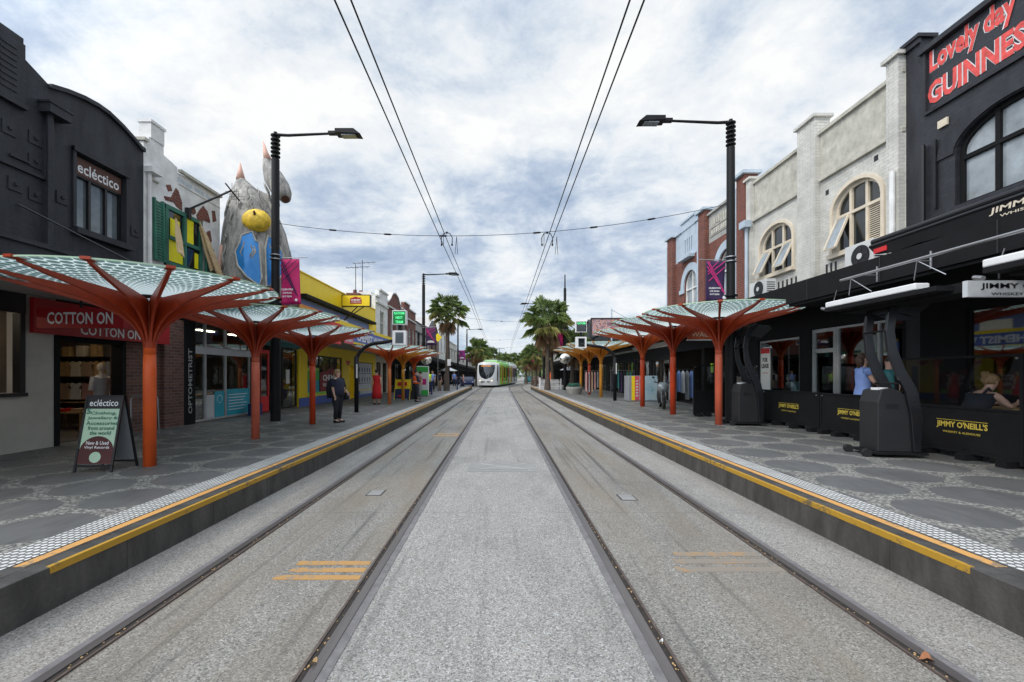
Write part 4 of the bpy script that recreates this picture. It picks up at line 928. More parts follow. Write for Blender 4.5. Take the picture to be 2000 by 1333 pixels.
b = MB(); LF.box(b, 16.5, 17.2, .35, .95, -.1, -.06); LF.box(b, 16.5, 16.62, .95, 2.7, -.1, -.05); LF.box(b, 17.1, 17.2, .95, 2.7, -.1, -.05); LF.box(b, 16.5, 17.2, 2.6, 2.75, -.1, -.04); b.build('red_door', M['bright_red'], t)
b = MB(); LF.box(b, 16.62, 17.1, .95, 2.6, -.09, -.08); b.build('door_glass', M['dark_glass'], t)
glaze(LF, t, [17.3, 18.3, 19.5], .36, 2.9, M['iron'])
b = MB(); LF.box(b, 18.6, 18.9, 1.4, 2.0, -.08, -.07); b.build('door_notice', M['offwhite'], t)
b = MB(); LF.box(b, 15.9, 19.5, 2.92, 3.5, -.02, .14); sg = b.build('teal_fascia', M['teal'], t)
b = MB(); LF.text(b, 'CLOUD & EYECARE', 18.1, 3.2, 2.6, .14, .146, .0); b.build('lettering', M['pale_grey'], sg)
b = MB(); LF.box(b, 12.5, 19.6, 3.5, 3.9, -.32, -.02); b.build('upper_beam', M['matt_black'], t)
awning(LF, t, 12.4, 19.6, 3.55, 2.0, .3, M['charcoal'], under='matt_black')
racks(LF, t, 13.2, 15.6, 16, .6, 2.2, (-.8, -2.5), ('cloth_white', 'timber', 'bright_red', 'cream', 'green'))
b = MB(); LF.box(b, 15.4, 15.7, .34, .75, .15, .5); tag(b.build('dog_bowl_box', M['navy']), 'small dark blue box on the ground before the teal window panel', 'box')
bpy.data.objects['dog_bowl_box'].name = 'storage_box'
# building above the optical shop
t = bld(LF, 'shop_building', 'two storey brick building mostly hidden behind the grey sculpture', 14.1)
b = MB(); LF.wall(b, 14.1, 19.6, 3.9, 5.2, []); b.build('wall', M['brick_brown'], t)
b = MB(); LF.box(b, 14.1, 19.6, 5.202, 5.3, .06, -.35); b.build('coping', M['stained'], t); body(LF, t, 14.1, 19.6, 5.1, M['brick_brown'])
b = MB(); LF.box(b, 13.9, 14.35, 5.1, 7.9, -.4, -1.2); b.build('chimney', M['charcoal'], t)
# ---- the sculpture
t = thing('grey_sculpture', 'weathered grey creature sculpture with pink horns, a yellow cap and a blue mirror patch', 'sculpture', (-8.35, 14.6, 3.9))
gm = mat('sculpture_grey', (.30, .285, .26), .85, var=.62, scale=2.6, bump=1., bscale=9, streak=(2.4, 2.4, .55))
cx0, cy0 = -8.40, 15.0
b = MB(); b.loft([(cx0, cy0, 3.9, 1.18, 1.15), (cx0, cy0, 5.0, 1.17, 1.15), (cx0, cy0, 5.9, 1.08, 1.05), (cx0-.05, cy0, 6.7, .95, .95), (cx0-.12, cy0, 7.3, .78, .8), (cx0-.28, cy0, 7.9, .55, .55), (cx0-.42, cy0, 8.25, .32, .32), (cx0-.52, cy0, 8.5, .14, .14), (cx0-.56, cy0, 8.56, .10, .10)], 28, wob=.022)
b.build('trunk', gm, t, smooth=True)
b = MB(); b.loft([(cx0-.56, cy0, 8.5, .15, .15), (cx0-.57, cy0, 8.8, .08, .08), (cx0-.575, cy0, 9.08, .012, .012)], 12); b.build('horn', mk('horn', (.62, .36, .27), .5), t, smooth=True)
b = MB(); P = [(-7.42, 14.9, 8.0), (-7.5, 14.9, 8.35), (-7.72, 14.9, 9.1)][::-1]
b.tube([(-8.02, 14.9, 9.15), (-7.92, 14.9, 8.85), (-7.74, 14.85, 8.5), (-7.52, 14.8, 8.15), (-7.33, 14.7, 7.88), (-7.22, 14.6, 7.68)], [.13, .22, .32, .33, .26, .17], 18); b.build('arm', gm, t, smooth=True)
b = MB(); b.tube([(-8.13, 14.9, 9.78), (-8.05, 14.9, 9.4), (-7.97, 14.9, 9.12)], [.012, .08, .135], 12); b.build('horn', M['horn'], t, smooth=True)
b = MB(); b.tube([(-7.225, 14.6, 7.70), (-7.205, 14.56, 7.655)], [.12, .12], 12); b.build('dark_mouth', M['brown'], t)
b = MB(); b.prism([(-8.5, 14.85, 8.2), (-7.85, 14.85, 7.9), (-7.65, 14.85, 8.2), (-7.6, 14.85, 7.6), (-7.75, 14.85, 6.9), (-8.3, 14.85, 7.2)], (0, .14, 0)); b.build('web', gm, t)
b = MB(); b.ball((cx0+.43, cy0-.80, 6.80), .46, .30, .38, 20, 10); b.build('yellow_cap', mat('cap', (.75, .5, .04), .6, var=.4, scale=6, bump=1., bscale=12), t, smooth=True)
b = MB(); b.tube([(cx0+.5, cy0-1.0, 6.86), (cx0+.55, cy0-1.15, 7.0)], [.05, .03], 8); b.build('cap_stalk', M['brown'], t)
def onbody(pts, m, name):
    # patch following the round trunk
    b = MB(); vs = []; 
    cxm = sum(p[0] for p in pts)/len(pts); czm = sum(p[1] for p in pts)/len(pts)
    rings = []
    for q in (0, .35, .7, 1):
        for (x, z) in pts:
            X, Z = cxm+(x-cxm)*q, czm+(z-czm)*q; rr = 1.20 - .0*max(0, Z-5); rr = 1.215 if Z < 5.4 else 1.215-(Z-5.4)*.14
            aa = math.asin(max(-.99, min(.99, X/rr))) + R(30); vs.append((cx0+rr*math.sin(aa), cy0-rr*math.cos(aa), Z-.1))
    n = len(pts); fs = [(j*n+k, j*n+(k+1) % n, (j+1)*n+(k+1) % n, (j+1)*n+k) for j in range(3) for k in range(n)]
    b.add(vs, fs); o = b.build(name, m, t, smooth=True); b = MB(); ed = vs[-n:]; b.tube(ed + ed[:1], .028, 6); b.build('ragged_edge', M['stained'], o)
mm = mat('mirror_blue', (.03, .22, .55), .12, .2, var=.15)
onbody([(-.45, 6.35), (-.15, 6.5), (-.05, 6.2), (.05, 6.15), (.12, 5.0), (.05, 4.75), (-.3, 5.0), (-.55, 5.35), (-.62, 5.8), (-.5, 6.1)], mm, 'mirror_patch')
onbody([(.3, 6.45), (.6, 6.3), (.75, 5.9), (.75, 5.3), (.55, 4.9), (.25, 4.75), (.22, 6.0)], mm, 'mirror_patch')
for k in range(26):
    a = R(random.uniform(-50, 110)); z = random.uniform(4.3, 7.9); rr = (1.19 if z < 5.4 else 1.2-(z-5.4)*.17 - max(0, z-7)*.12); ln = random.uniform(.3, .9); b = MB(); pts = []
    for q in range(6): zq = z+ln*q/5; r2 = (1.18 if zq < 5.4 else 1.19-(zq-5.4)*.165 - max(0, zq-7)*.13); aq = a+.05*math.sin(q*2+k); xo = -.12*max(0, zq-6.5); pts.append((cx0+xo+r2*math.sin(aq), cy0-r2*math.cos(aq), zq))
    b.tube(pts, [.008, .03, .036, .032, .022, .006], 6); b.build('plaster_ridge', gm, t, smooth=True)
b = MB(); b.loft([(cx0-.75, cy0-.85, 3.9, .2, .2), (cx0-.78, cy0-.88, 5.2, .17, .17), (cx0-.7, cy0-.8, 6.0, .08, .08)], 12); b.build('side_limb', M['horn'], t, smooth=True)
# ---------------- LEFT 3 : yellow and blue pharmacy, 19.6..31.6
t = bld(LF, 'pharmacy_building', 'yellow and blue discount pharmacy with a big sloping yellow parapet', 19.6)
b = MB(); LF.wall(b, 19.6, 31.6, 3.4, 5.45, []); b.build('blue_wall', M['pale_blue'], t)
b = MB(); LF.wall(b, 17.2, 31.6, 5.45, 6.45, []); LF.box(b, 30.0, 31.6, 3.4, 5.45, .003, .06); b.build('yellow_parapet', M['yellow'], t)
b = MB(); LF.box(b, 19.6, 30.6, 5.28, 5.44, .003, .35); b.build('black_eave', M['matt_black'], t); body(LF, t, 19.6, 31.6, 6.2, M['offwhite'])
b = MB(); LF.box(b, 17.2, 31.6, 6.452, 6.5, .05, -.35); b.build('parapet_cap', M['yellow'], t)
b = MB(); LF.box(b, 24.0, 25.6, 3.9, 4.9, .01, .12); bb = b.build('white_board', M['white'], t)
b = MB(); LF.box(b, 24.2, 25.4, 4.1, 4.35, .122, .13); b.build('red_band', M['bright_red'], bb)
b = MB(); LF.poly(b, [(19.6, 3.9), (23.5, 3.9), (21.5, 5.0), (19.6, 5.0)], .012, .05); b.build('orange_panel', mk('orange_panel', (.75, .3, .05), .5), t)
aw = awning(LF, t, 19.7, 31.6, 3.26, 2.1, .085, M['yellow'], under='soffit')
b = MB(); LF.box(b, 17.2, 29.2, 3.352, 3.98, 1.9, 2.1); fs_ = b.build('fascia_sign', M['blue'], t)
b = MB(); LF.poly(b, [(17.2, 3.982), (29.2, 3.982), (29.2, 4.16), (17.2, 4.16)], 1.9, 2.09); b.build('yellow_stripe', M['yellow'], t)
b = MB(); LF.box(b, 17.2, 19.0, 3.1, 3.98, 2.103, 2.13); b.build('red_panel', M['bright_red'], fs_)
b = MB(); LF.box(b, 19.4, 20.6, 3.2, 3.97, 2.103, 2.13); pk = b.build('pink_panel', mk('pink_red', (.6, .09, .12), .5), fs_)
b = MB()
for k in range(4): LF.text(b, ('CHEMIST', 'WAREHOUSE', 'IS THIS', 'THE CHEAPEST')[k], 20.0, 3.86-.17*k, .95, .11, 2.134, .03)
b.build('small_lettering', M['white'], fs_)
b = MB(); LF.text(b, 'CHEMIST WAREHOUSE', 24.5, 3.64, 6.6, .42, 2.106, .04); b.build('lettering', M['white'], fs_)
b = MB(); LF.wall(b, 19.6, 31.6, .1, 3.4, [(20.5, 25.0, .75, 2.75, 0), (26.2, 26.95, .34, 2.3, 0), (27.9, 31.0, .75, 2.6, 0)]); b.build('ground_wall', M['yellow'], t)
b = MB(); LF.box(b, 19.62, 26.1, .33, .72, .004, .05); LF.box(b, 27.0, 31.55, .33, .72, .004, .05); b.build('blue_plinth', M['blue'], t)
shop(LF, t, 19.8, 31.4, 3.3)
glaze(LF, t, [20.5, 22.0, 23.4, 25.0], .78, 2.72, M['black'])
b = MB(); LF.box(b, 20.55, 21.95, .8, 1.5, -.08, -.06); p0 = b.build('poster', M['sky_teal'], t)
b = MB(); LF.box(b, 20.55, 21.95, 1.5, 1.95, -.08, -.06); b.build('poster', M['bgreen'], t)
b = MB(); LF.box(b, 20.55, 24.95, .78, .92, -.055, -.04); LF.box(b, 20.55, 21.95, 1.96, 2.12, -.08, -.06); b.build('poster', M['lime'], t)
b = MB(); LF.poly(b, [(22.1, .92), (24.9, .92), (24.9, 1.9), (24.3, 1.9), (23.5, 2.15), (22.8, 1.95), (22.1, 1.9)], -.078, -.06); p1 = b.build('poster', mk('dark_red', (.25, .005, .02), .5), t)
b = MB(); LF.text(b, 'CHEMIST', 23.5, 1.62, 2.2, .32, -.055, .04); LF.text(b, 'WAREHOUSE', 23.5, 1.25, 2.2, .2, -.055, .03); b.build('lettering', M['white'], p1)
b = MB(); LF.box(b, 27.95, 30.95, .78, 2.55, -.1, -.08); LF.box(b, 27.95, 30.95, .5, .74, .055, .07); p2 = b.build('poster', M['pale_grey'], t)
b = MB()
for k in range(5):
    for j, z in enumerate((1.95, 1.3)): LF.box(b, 28.2+k*.55, 28.35+k*.55, z, z+.3, -.078, -.07); LF.box(b, 28.1+k*.55, 28.5+k*.55, z-.12, z-.08, -.078, -.07)
b.build('printed_rows', M['navy'], p2)
b = MB(); LF.box(b, 27.1, 27.6, .9, 2.2, .01, .05); p3_ = b.build('notice_board', M['black'], t)
b = MB(); 
for k in range(4): LF.box(b, 27.2, 27.5, 1.0+k*.2, 1.1+k*.2, .052, .056)
b.build('white_notices', M['white'], p3_)
b = MB(); LF.box(b, 27.22, 27.5, 1.9, 2.1, .052, .056); b.build('red_notice', M['bright_red'], p3_)
b = MB(); LF.poly(b, [(25.5, 2.6), (26.3, 2.6), (25.9, 2.3)], .01, .03); b.build('red_emblem', M['bright_red'], t)
# projecting light box
t = thing('projecting_sign', 'yellow projecting sign with a red emblem high above the pharmacy', 'sign', (-8.3, 25, 5.9), None)
b = MB(); b.box(-9.06, -7.5, 24.9, 25.12, 5.72, 6.32); b.build('sign_box', M['yellow'], t)
b = MB(); b.box(-9.08, -7.48, 24.89, 25.13, 6.321, 6.36); b.box(-9.08, -7.48, 24.89, 25.13, 5.68, 5.719); b.box(-7.499, -7.46, 24.89, 25.13, 5.72, 6.32); b.box(-9.1, -9.061, 24.89, 25.13, 5.72, 6.32); b.build('sign_frame', M['black'], t)
b = MB(); b.prism([(-8.62, 24.897, 5.84), (-7.96, 24.897, 5.84), (-7.96, 24.897, 6.1), (-8.02, 24.897, 6.12), (-8.02, 24.897, 6.22), (-8.12, 24.897, 6.18), (-8.3, 24.897, 6.25), (-8.62, 24.897, 6.14)], (0, -.006, 0)); b.build('emblem', M['red'], t)
b = MB(); text(b, 'CHEMIST', (-8.29, 24.885, 6.05), .56, .09, bold=.05); text(b, 'WAREHOUSE', (-8.29, 24.885, 5.93), .56, .05, bold=.03); b.build('lettering', M['white'], t)
for xx in (-8.2, -7.8): b = MB(); b.tube([(xx, 25.0, 5.72), (-9.0, 25.0, 4.9)], .03, 6); b.build('strut', M['black'], t)
# ---------------- generic shops further away
def generic(f, name, label, u0, u1, h, m, trim, par=None, win=(), awm='matt_black', awz=3.2, awd=2.2, shopm='matt_black', group='old shop buildings lining the street', sign=None, det=True):
    t = bld(f, name, label, u0, group); b = MB()
    ops = [(a, c, z0, z1, r) for a, c, z0, z1, r in win]
    f.wall(b, u0, u1, 3.4, par or h, ops); b.build('wall', m, t); body(f, t, u0, u1, h-.3, m, 10, .3 if not det else 3.4)
    b = MB(); tp = par or [(u0, h), (u1, h)]
    for (a, za), (c, zc) in zip(tp, tp[1:]):
        if c - a > .05: f.poly(b, [(a, za+.002), (c, zc+.002), (c, zc+.12), (a, za+.12)], .1, -.34)
    f.box(b, u0+.02, u1-.02, h-1.05, h-.93, .003, .12); b.build('coping', trim, t)
    for a, c, z0, z1, r in win: window(f, t, a, c, z0, z1, r, trim, M['dark_glass'], 2, (z0+(z1-z0)*.55,), .08)
    awning(f, t, u0, u1, awz, awd, .35, M[awm], 'matt_black')
    b = MB(); n = max(2, int((u1-u0)/2.5)); ops = []
    for i in range(n): a = u0+(u1-u0)*i/n+.25; ops.append((a, u0+(u1-u0)*(i+1)/n-.25, .35 if i % 2 else .8, 2.7, 0))
    f.wall(b, u0, u1, .05, 3.4, ops); b.build('shop_front', M[shopm], t)
    if det: shop(f, t, u0, u1); racks(f, t, u0+.3, u1-.6, 5)
    for a, c, z0, z1, r in ops: window(f, t, a, c, z0, z1, 0, M['iron'], M['shop_glass'] if det else M['dark_glass'], 2, (), .07)
    if sign:
        b = MB(); f.box(b, u0+.3, u1-.3, awz+.03, awz+.33, awd+.003, awd+.04); b.build('fascia_board', M[sign], t)
    return t
W2 = lambda a, b_, z0=4.6, z1=6.4, r=0: (a, b_, z0, z1, r)
t = generic(LF, 'shop_building', 'white rendered shop with chimneys next to the pharmacy', 31.6, 35.0, 8.1, M['white_paint'], M['offwhite'], [(31.6, 7.5), (32.6, 7.5), (32.61, 8.1), (35.0, 8.1)], [W2(32.8, 34.0, 4.7, 6.6)], 'green', shopm='cream')
for uu, zz_ in ((30.6, 7.4), (31.9, 7.6)): b = MB(); LF.box(b, uu, uu+.9, 6.3, zz_, -.9, -1.7); LF.box(b, uu-.06, uu+.96, zz_, zz_+.12, -.84, -1.76); c_ = b.build('chimney', M['brick_red'] if uu < 31 else M['white_paint'], t); b = MB(); x_, y_, z_ = LF.P(uu+.45, zz_+.12, -1.3); b.tube([(x_, y_, z_), (x_, y_, z_+.3)], .13, 10); b.build('chimney_pot', M['brick_red'], c_)
for uu, hh, la in ((30.9, 9.6, 'thin television aerial with one boom above the pharmacy roof'), (32.4, 10.3, 'taller television aerial with cross elements beside the white chimney')):
    t2 = thing('television_aerial', la, 'aerial', LF.P(uu, 7.4, -1.2)); x_, y_, z_ = LF.P(uu, 7.4, -1.2)
    b = MB(); b.tube([(x_, y_, 6.2), (x_, y_, hh)], .025, 6); b.build('mast', M['iron'], t2)
    b = MB(); b.tube([(x_-.7, y_, hh-.25), (x_+1.0, y_, hh-.15)], .02, 5)
    for k in range(5): b.tube([(x_-.6+k*.35, y_-.3, hh-.22), (x_-.6+k*.35, y_+.3, hh-.22)], .012, 4)
    b.build('elements', M['iron'], t2)
generic(LF, 'shop_building', 'red brick shop with an arched gable right of the white rendered one', 35.0, 39.8, 8.3, M['brick_red'], M['offwhite'], [(35.0, 7.6), (35.6, 7.9), (36.4, 8.5), (37.4, 8.7), (38.4, 8.5), (39.2, 7.9), (39.8, 7.6)], [W2(36, 37, 4.6, 6.4), W2(38, 39, 4.6, 6.4)])
generic(LF, 'shop_building', 'red brick shop with a stepped parapet behind the green display', 39.8, 46.5, 8.2, M['brick_red'], M['offwhite'], [(39.8, 7.8), (41, 7.8), (41.01, 8.6), (43.5, 8.6), (43.51, 8.2), (46.5, 8.2)], [W2(40.6, 41.8), W2(43, 44.2), W2(45, 46)])
generic(LF, 'shop_building', 'grey two storey shop behind the second left lamp', 46.5, 55, 7.4, M['concrete'], M['iron'], None, [W2(47.5, 49), W2(50.5, 52), W2(53, 54.2)])
generic(LF, 'shop_building', 'brown shop with a pitched roof behind the left palm', 55, 64, 8.2, M['brick_brown'], M['charcoal'], [(55, 7.0), (59.5, 9.0), (64, 7.0)], [W2(57, 58.2), W2(60, 61.2)])
generic(LF, 'shop_building', 'tall white shop building behind the left palm trunk', 64, 74, 10.5, M['white_paint'], M['offwhite'], None, [W2(66, 67.5, 5, 8), W2(70, 71.5, 5, 8)], det=False)
generic(LF, 'shop_building', 'low cream shop beyond the left palm', 74, 90, 7.6, M['render_cream'], M['offwhite'], None, [W2(76, 78), W2(80, 82), W2(85, 87)], det=False)
generic(LF, 'shop_building', 'pale distant building left of the tram', 90, 125, 6.8, M['render_cream'], M['charcoal'], None, [W2(95, 98), W2(104, 107)], det=False)
generic(LF, 'shop_building', 'farthest grey building on the left', 125, 200, 6.2, M['concrete'], M['charcoal'], None, [], det=False)
# ---------------- RIGHT 1 : black pub
t = bld(RF, 'pub_building', 'black painted brick pub with big red lettering at the right edge', 3)
b = MB(); RF.wall(b, 3.0, 9.86, 3.6, 8.95, [(7.0, 9.1, 5.28, 6.42, .58), (3.6, 5.6, 5.28, 6.42, .58)]); b.build('wall', M['brick_black'], t)
b = MB(); RF.wall(b, 9.86, 10.2, .1, 9.42, []); RF.box(b, 9.8, 10.26, 9.42, 9.5, .1, -.36); RF.box(b, 9.83, 10.23, 9.3, 9.42, .06, -.001); b.build('corner_pilaster', M['charcoal'], t)
body(RF, t, 3, 10.2, 8.7, M['charcoal'])
b = MB(); RF.box(b, 3, 9.80, 8.952, 9.06, .12, -.34); RF.box(b, 3, 9.72, 7.56, 7.62, .003, .06); RF.box(b, 9.68, 9.74, 7.62, 8.95, .003, .06); b.build('mouldings', M['charcoal'], t)
b = MB(); RF.arch(b, 8.05, 6.42, 1.07, .60, .34, .003, .03, 18); b.build('arch_surround', M['charcoal'], t)
for a, c in ((7.0, 9.1), (3.6, 5.6)): window(RF, t, a, c, 5.28, 6.42, .58, M['matt_black'], M['pale_glass'], 3, (6.28,), .09, d=-.16)
b = MB(); RF.box(b, 6.9, 9.2, 5.16, 5.28, .0, .1); b.build('sill', M['charcoal'], t)
for dd, bo, mm_ in ((.006, .07, 'white'), (.014, .038, 'guinness')):
    b = MB(); RF.text(b, 'Lovely day', 8.82, 8.62, 1.62, .60, dd, bo); RF.text(b, 'for a', 7.45, 8.62, .8, .5, dd, bo); RF.text(b, 'GUINNESS', 8.66, 7.98, 2.02, .50, dd, bo); b.build('painted_outline' if bo > .06 else 'painted_lettering', M[mm_], t)
b = MB(); RF.box(b, 9.22, 9.42, 7.1, 7.26, .01, .05); b.build('small_plate', M['cream'], t)
b = MB(); b.tube([RF.P(9.72, 6.9, .09), RF.P(9.72, 3.9, .09)], .06, 10); RF.box(b, 9.45, 9.5, 5.4, 6.9, .02, .06); b.build('downpipe', M['black'], t)
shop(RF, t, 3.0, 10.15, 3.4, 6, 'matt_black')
glaze(RF, t, [3.2, 5.0, 6.9, 8.9], 1.2, 3.15, M['matt_black'])
b = MB(); RF.wall(b, 3.0, 9.86, .1, 3.6, [(3.2, 8.9, 1.2, 3.15, 0)]); b.build('ground_wall', M['matt_black'], t)
aw = MB(); RF.box(aw, 3.0, 10.65, 3.95, 3.99, .02, 2.46); RF.box(aw, 10.60, 10.65, 3.5, 3.949, .02, 2.46)
RF.box(aw, 3.0, 10.65, 3.5, 3.97, 2.47, 2.52); ao = aw.build('awning', M['matt_black'], t)
b = MB()
for u in (4.2, 6.1, 8.0, 9.9): RF.box(b, u, u+.02, 3.5, 3.97, 2.521, 2.53)
b.build('panel_joint', M['iron'], ao)
b = MB(); RF.box(b, 3, 10.6, 3.44, 3.49, .02, 2.48); b.build('soffit', M['matt_black'], ao)
# roller awning above
t = thing('roller_awning', 'long black rolled-up fabric awning high on the pub with gold lettering', 'awning', RF.P(9.7, 4.5, 1.0))
b = MB(); b.tube([RF.P(2.8, 4.75, 1.15), RF.P(9.75, 4.75, 1.15)], .07, 12); b.tube([RF.P(2.8, 4.65, 1.22), RF.P(9.75, 4.65, 1.22)], .04, 10); b.build('roller', M['black'], t)
b = MB(); RF.poly(b, [(2.8, 4.62), (8.6, 4.62), (9.75, 4.62), (9.6, 4.45), (9.1, 4.37), (8.6, 4.40), (7.6, 4.34), (2.8, 4.30)], 1.14, 1.24); va = b.build('valance', M['matt_black'], t)
b = MB(); RF.text(b, "JIMMY O'NEILL'S", 6.5, 4.53, 1.7, .13, 1.246, .02, .15); RF.text(b, 'WHISKEY & ALEHOUSE', 6.5, 4.42, 1.4, .045, 1.246, .01); b.build('lettering', M['cream'], va)
b = MB(); RF.box(b, 9.3, 9.62, 4.46, 4.56, 1.245, 1.26); b.build('red_tag', M['bright_red'], va)
b = MB(); b.tube([RF.P(9.75, 4.35, 1.2), RF.P(9.9, 4.62, .0)], .03, 6); b.tube([RF.P(6, 4.6, 1.1), RF.P(6, 4.7, .0)], .03, 6); b.build('arm', M['black'], t)
# tube rail with struts and cassettes
t = thing('awning_rail', 'grey tube rail with V struts in front of the black fascia', 'rail', RF.P(8.4, 3.6, 2.9))
b = MB(); b.tube([RF.P(3, 3.62, 2.9), RF.P(8.45, 3.62, 2.9)], .024, 10); b.build('tube', M['steel'], t)
for u in (8.2, 6.9, 5.4): b = MB(); b.tube([RF.P(u, 3.6, 2.9), RF.P(u+.05, 3.3, 2.9)], .007, 5); b.tube([RF.P(u, 3.6, 2.9), RF.P(u-.45, 3.28, 2.9)], .007, 5); b.build('strut', M['steel'], t)
for u in (8.0, 7.0, 5.6): b = MB(); b.tube([RF.P(u, 3.78, 2.58), RF.P(u, 3.5, 2.58)], .018, 6); b.tube([RF.P(u, 3.62, 2.58), RF.P(u, 3.62, 2.9)], .012, 6); b.build('bracket', M['steel'], t)
for (ua, ub, la) in ((6.5, 8.75, 'white topped awning cassette below the tube rail'), (3.0, 5.9, 'white topped awning cassette at the right edge above the hanging sign')):
    t = thing('awning_cassette', la, 'awning', RF.P(ua, 3.2, 2.9), 'awning cassettes over the pub terrace')
    zu = 0 if ua > 5 else .11
    b = MB(); RF.poly(b, [(ua+(.35 if ua > 5 else 0), 3.13+zu), (ub, 3.13+zu), (ub, 3.24+zu), (ua+(.35 if ua > 5 else 0), 3.24+zu)], 2.98, 2.74); b.build('white_cover', M['white'], t, bevel=.02)
    b = MB(); RF.box(b, ua, ub-.03, 3.05+zu, 3.125+zu, 2.72, 3.0); RF.box(b, ua-.3 if ua > 5 else ua, ub-.1, 3.0+zu, 3.15+zu, 2.2, 2.73); b.build('housing', M['matt_black'], t)
    b = MB(); b.tube([RF.P(ub-.02, 3.1, 2.98), RF.P(ub+.12, 3.14, 2.95)], .03, 8); b.tube([RF.P(ub-.1, 3.18, 2.9), RF.P(ub-.2, 3.45, 2.9)], .008, 5); b.build('fixing', M['steel'], t)
t = thing('hanging_sign', 'pale grey sign with black serif words hanging over the pub terrace', 'sign', (7.5, 6.2, 2.9))
b = MB(); b.box(6.62, 8.4, 6.17, 6.24, 2.90, 3.13); b.build('sign_board', M['pale_grey'], t)
b = MB(); text(b, "JIMMY O'NEILL'S", (7.50, 6.164, 3.045), 1.4, .10, bold=.02); text(b, 'WHISKEY & ALEHOUSE', (7.50, 6.164, 2.94), 1.1, .04, bold=.01); b.build('lettering', M['black'], t)
b = MB(); b.tube([(7.1, 6.2, 3.16), (7.1, 6.2, 3.46)], .015, 6); b.tube([(8.1, 6.2, 3.16), (8.1, 6.2, 3.46)], .015, 6); b.build('rod', M['black'], t)
# ---------------- RIGHT 2 : white and cream building 10.2..16.6
t = bld(RF, 'shop_building', 'white painted brick building with two cream arched windows', 10.2)
b = MB(); RF.wall(b, 10.2, 16.58, 3.9, 7.52, [(10.84, 12.42, 5.2, 6.35, .62), (14.15, 15.9, 5.3, 6.35, .62)]); b.build('wall', M['brick_white'], t)
b = MB(); RF.wall(b, 10.2, 16.58, 7.521, 8.9, []); b.build('parapet', M['stained'], t); body(RF, t, 10.22, 16.58, 8.5, M['brick_white'])
b = MB(); RF.box(b, 10.2, 12.9, 7.5, 7.6, .003, .09); RF.box(b, 13.78, 16.3, 7.5, 7.6, .003, .09); RF.box(b, 10.2, 16.58, 8.902, 9.0, .08, -.34); b.build('ledge', M['stained'], t)
for ua, ub, zt in ((10.22, 10.55, 9.3), (12.95, 13.72, 9.45), (16.3, 16.58, 9.1)):
    b = MB(); RF.box(b, ua, ub, 3.95, zt, .004, .16); RF.box(b, ua, ub, 9.0, zt, -.001, -.3); RF.box(b, ua-.07, ub+.07, zt+.001, zt+.09, .24, -.36); b.build('pilaster', M['brick_white'], t)
for ua, ub, za in ((10.84, 12.42, 5.2), (14.15, 15.9, 5.3)):
    w = window(RF, t, ua, ub, za, 6.35, .62, M['cream'], M['dark_glass'], 3, (6.22,), .085, d=-.13)
    b = MB(); RF.arch(b, (ua+ub)/2, 6.35, (ub-ua)/2, .62, .10, .003, .05, 16); RF.box(b, ua-.1, ua-.001, za, 6.35, .003, .05); RF.box(b, ub+.001, ub+.1, za, 6.35, .003, .05); RF.box(b, ua-.12, ub+.12, za-.12, za-.002, .003, .14); b.build('window_surround', M['cream'], t)
    n = 3; wdt = (ub-ua)/3
    for k in ((0, 2) if ua > 13 else (2,)):
        a = ua+wdt*k+.06; c = a+wdt-.12; q = MB()
        # casement hinged at the top, pushed out at the bottom
        p = [RF.P(a, 6.18, -.05), RF.P(c, 6.18, -.05), RF.P(c, za+.1, .32), RF.P(a, za+.1, .32)]
        for i in range(4): q.beam(p[i], p[(i+1) % 4], .05, .05, up=(1, 0, .3))
        s_ = q.build('open_sash', M['cream'], w); q = MB(); q.add(p, [(0, 1, 2, 3)]); q.build('sash_pane', M['pale_glass'], w)
    if ua < 13:
        b = MB()
        for k in range(18): RF.box(b, ua+.08, ua+.48, za+.12+k*.055, za+.14+k*.055, -.11, -.09)
        b.build('blind', M['cream'], w)
for u, z in ((10.95, 7.2), (12.6, 7.02), (12.5, 4.6)): b = MB(); RF.box(b, u, u+.12, z, z+.14, .002, .008); b.build('air_vent', M['iron'], t)
for k in range(6): b = MB(); RF.box(b, 13.95+k*.22, 14.03+k*.22, 4.62, 4.95, .002, .01); b.build('vent_slot', M['iron'], t)
for k in range(3): b = MB(); RF.box(b, 12.3+k*.17, 12.37+k*.17, 4.75, 5.0, .002, .01); b.build('vent_slot', M['iron'], t)
b = MB(); b.tube([RF.P(10.3, 6.6, .24), RF.P(10.3, 4.0, .24)], .06, 10); b.build('downpipe', M['white_paint'], t)
b = MB(); b.tube([RF.P(16.4, 7.3, .24), RF.P(16.4, 4.0, .24)], .06, 10); RF.box(b, 16.2, 16.6, 7.3, 7.55, .17, .42); b.build('downpipe', M['blue_grey'], t)
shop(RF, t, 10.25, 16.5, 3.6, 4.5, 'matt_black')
glaze(RF, t, [10.3, 11.0, 12.35], .5, 3.15, M['alu'], name='shop_window'); glaze(RF, t, [12.45, 13.3], .36, 3.15, M['alu'], fw=.1, transom=2.5, name='glass_door'); glaze(RF, t, [13.9, 16.0], .9, 3.0, M['alu'], name='shop_window')
b = MB(); RF.wall(b, 10.2, 16.58, .1, 3.9, [(10.3, 13.35, .34, 3.17, 0), (13.85, 16.05, .88, 3.02, 0)]); b.build('ground_wall', M['matt_black'], t)
b = MB(); RF.box(b, 15.45, 15.98, .95, 2.75, -.08, -.05); ls = b.build('lease_board', M['white'], t)
b = MB(); RF.text(b, 'FOR', 15.71, 2.32, .3, .16, -.045, .04); RF.text(b, 'LEASE', 15.71, 2.1, .42, .16, -.045, .04); b.build('lettering', M['black'], ls)
